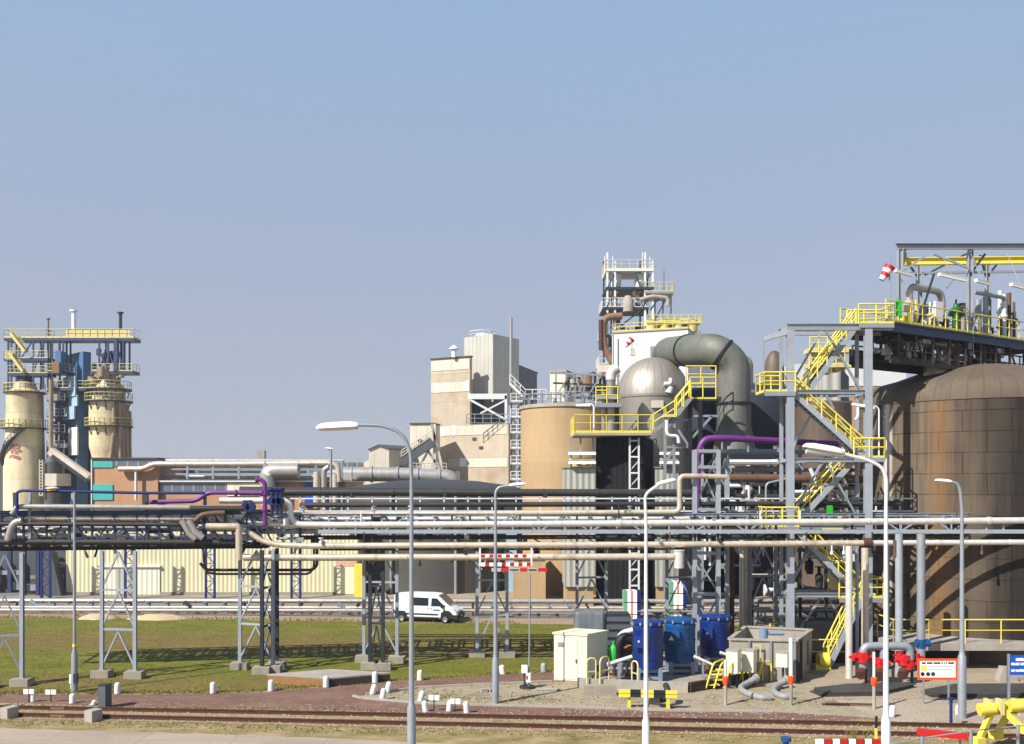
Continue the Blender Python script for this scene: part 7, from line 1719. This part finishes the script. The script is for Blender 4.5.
lamp('galvanised lamp post standing on the sandy island',495.5,46.9,503,[(495.5,492),(499,487),(512,485.5)],[(509,486.2),(526,484.6)],'galv',.115,2.2)
lamp('white lamp post in front of the leftmost blue drum',646,31.5,505,[(645,497),(648,492),(659,484.5)],[(657,485.5),(676,480.5)],'white_paint',.085,3.)
lamp('thick white lamp post before the red valves with its head by the stairs',886,28.5,492,[(886.5,478),(882,467),(868,460),(838,452.5)],[(843,454.5),(803,447.5)],'white_paint',.09,3.8)
lamp('grey lamp post beside the blue sign in front of the tank',962,43.9,500,[(960.5,492),(958,483.5),(949,481.5)],[(952,482.6),(935,481)],'galv',.125,2.9)
lamp('distant site lamp above the annex roof with a small dark head',331,104,452,[(331,450),(330,449),(328,449)],[(333,449.5),(325,448.2)],'galv',.22,3.)
t=thing('lamp_mast','plain grey mast with thicker foot standing on the grass at left','mast',G(74.5,692)); g=G(74.5,692)
mb=MB(); mb.lathe(g,[(.17,0),(.16,2.),(.1,2.2),(.085,2.4),(.06,W(0,492,g.y).z)],14); mb.build('pole',M['galv'],t)
mb=MB(); mb.cyl(g+V((0,0,2.4)),g+V((0,0,2.55)),.105,n=10); mb.build('yellow_band',M['sign_yellow'],t)
mb=MB(); mb.box(g+V((.12,-.1,.75)),(.2,.18,.5)); mb.build('door_box',M['dark_steel'],t)

# ================================================================== white van
def van():
    Yv=75.3; g=GX(429,Yv); rz=R(-14); t=thing('van','white delivery van with dark side window parked on the far road','van',g,rz)
    # stations along x (front +x): (x, half width, z bottom, z belt, half width top, z top)
    S=[(-2.68,.90,.62,1.2,.80,2.02),(-2.62,.99,.42,1.25,.90,2.18),(-1.6,1.0,.36,1.25,.90,2.26),(0,1.0,.36,1.25,.9,2.27),(.75,1.0,.36,1.25,.9,2.24),(1.0,1.0,.36,1.25,.88,2.18),(1.3,1.0,.36,1.25,.86,1.98),(1.72,1.,.36,1.24,.82,1.58),(1.98,.99,.36,1.18,.84,1.33),(2.3,.97,.36,1.05,.78,1.15),(2.58,.9,.38,.85,.68,.98),(2.68,.82,.42,.7,.6,.8)]
    n=0; vv=[]; rings=[]
    for x,w,zb,zm,wt,zt in S:
        h=[(-w*.92,zb),(-w,zb+.12),(-w,zm),(-w+(w-wt)*.35,zm+(zt-zm)*.4),(-wt,zt-.1),(-wt*.86,zt),(0,zt+.03)]
        ring=[V((x,y,z)) for y,z in h]+[V((x,-y,z)) for y,z in reversed(h[:-1])]; rings.append(ring)
    m=len(rings[0]); vv=[p for r in rings for p in r]
    fs=[(i*m+j,i*m+(j+1)%m,(i+1)*m+(j+1)%m,(i+1)*m+j) for i in range(len(S)-1) for j in range(m)]
    mb=MB(); mb.add(vv,fs,False); mb.add(rings[0],[tuple(range(m-1,-1,-1))]); mb.add(rings[-1],[tuple(range(m))])
    o=mb.build('body',M['van_white'],t,False)
    # glass: side panes and windscreen, standing just proud of the body
    def side(name,pts,m_,off=.015,s=-1,th=.02):
        def yb(x,z):   # body half width at x,z
            for a,b in zip(S,S[1:]):
                if a[0]<=x<=b[0]:
                    f=(x-a[0])/(b[0]-a[0]); w=a[1]+(b[1]-a[1])*f; zm=a[3]+(b[3]-a[3])*f; wt=a[4]+(b[4]-a[4])*f; zt=a[5]+(b[5]-a[5])*f-.1
                    if z<=zm: return w
                    q=min(1,(z-zm)/max(.05,zt-zm)); 
                    return w-(w-wt)*(.35*q/.444 if q<.444 else .35+.65*(q-.444)/.556)
            return 1.
        P=[V((x,s*(yb(x,z)+off),z)) for x,z in pts]; mb=MB(); mb.slab(P,(0,-s*th,0)); return mb.build(name,M[m_],t,False)
    for s in (-1,1):
        side('side_window',[(-.98,1.36),(.28,1.36),(.28,1.98),(-.98,2.0)],'glass_dark',.03,s)
        side('door_window',[(.52,1.34),(1.5,1.34),(1.42,1.55),(1.0,1.95),(.55,1.97)],'glass_dark',.035,s)
        side('quarter_window',[(1.52,1.33),(1.74,1.32),(1.6,1.45)],'glass_dark',.03,s)
        side('side_moulding',[(-2.4,.62),(-2.0,.62),(1.1,.62),(1.1,.74),(-2.4,.74)],'trim_black',.03,s)
        side('sill_trim',[(-1.3,.34),(1.15,.34),(1.15,.44),(-1.3,.44)],'trim_black',.02,s)
        side('door_seam',[(.40,.46),(.42,.46),(.42,2.05),(.40,2.05)],'board_grey',.006,s,.01)
        side('door_seam',[(-1.12,.46),(-1.10,.46),(-1.10,2.08),(-1.12,2.08)],'board_grey',.006,s,.01)
        side('door_handle',[(.46,1.1),(.62,1.1),(.62,1.15),(.46,1.15)],'trim_black',.03,s)
        side('door_handle',[(.2,1.1),(.34,1.1),(.34,1.15),(.2,1.15)],'trim_black',.03,s)
        side('door_lettering',[(.7,.98),(1.25,.98),(1.25,1.08),(.7,1.08)],'navy',.012,s,.01)
        side('front_wing_trim',[(1.3,.36),(1.34,.8),(1.62,1.02),(2.02,1.0),(2.3,.75),(2.3,.4),(2.05,.36)],'trim_black',.015,s)
        side('rear_wing_trim',[(-2.5,.45),(-2.45,.75),(-2.2,.9),(-1.75,.9),(-1.5,.7),(-1.5,.4)],'trim_black',.012,s)
        mb=MB(); mb.box((1.45,s*1.14,1.4),(.12,.24,.34)); mb.build('wing_mirror',M['trim_black'],t,False)
        mb=MB(); mb.slab([V((2.62,s*.72,.92)),V((2.5,s*.88,.92)),V((2.3,s*.93,1.12)),V((2.42,s*.72,1.12))],(.06,s*.03,.01)); mb.build('headlight',M['head_glass'],t,False)
        mb=MB(); mb.box((-2.69,s*.84,1.2),(.05,.14,.7)); mb.build('tail_light',M['red'],t,False)
        for x in (-1.98,1.68):
            mb=MB(); mb.lathe((0,0,0),[(.2,-.11),(.31,-.12),(.35,-.08),(.35,.08),(.31,.12),(.2,.11)],24); mb.v=[V((x+p.x,s*.92+p.z,.35+p.y)) for p in mb.v]; w=mb.build('wheel',M['rubber'],t,False)
            mb=MB(); mb.lathe((0,0,0),[(0,.09),(.08,.1),(.19,.1),(.22,.12)],20); mb.v=[V((x+p.x,s*(.92+p.z),.35+p.y)) for p in mb.v]; mb.build('rim',M['hub'],w,False)
    mb=MB(); P=[V((1.06,-.8,2.15)),V((1.06,.8,2.15)),V((1.86,.74,1.47)),V((1.86,-.74,1.47))]; mb.slab([p+V((.03,0,.035)) for p in P],(.012,0,.016)); mb.build('windscreen',M['glass_dark'],t,False)
    mb=MB(); mb.slab([V((2.74,-.86,.36)),V((2.74,.86,.36)),V((2.7,.84,.68)),V((2.7,-.84,.68))],(-.1,0,0)); mb.box((2.45,-.94,.5),(.5,.06,.34)); mb.box((2.45,.94,.5),(.5,.06,.34)); mb.build('bumper',M['trim_black'],t,False)
    mb=MB(); mb.box((2.71,0,.8),(.06,1.1,.14)); mb.build('grille',M['trim_black'],t,False)
    mb=MB(); mb.box((2.76,0,.55),(.02,.5,.11)); mb.build('number_plate',M['sign_yellow'],t,False)
van()

mb=MB(); mb.span((-900,-60,-1),(900,1500,70)); hz_m=bpy.data.materials.new('haze_air'); hz_m.use_nodes=True; hn=hz_m.node_tree; hn.nodes.clear()
ho=hn.nodes.new('ShaderNodeOutputMaterial'); hv=hn.nodes.new('ShaderNodeVolumePrincipled'); hv.inputs['Color'].default_value=(.86,.9,1,1); hv.inputs['Density'].default_value=.0003; hv.inputs['Anisotropy'].default_value=.2; hn.links.new(hv.outputs[0],ho.inputs['Volume'])
hz_o=mb.build('haze',hz_m); tag(hz_o,kind='stuff')
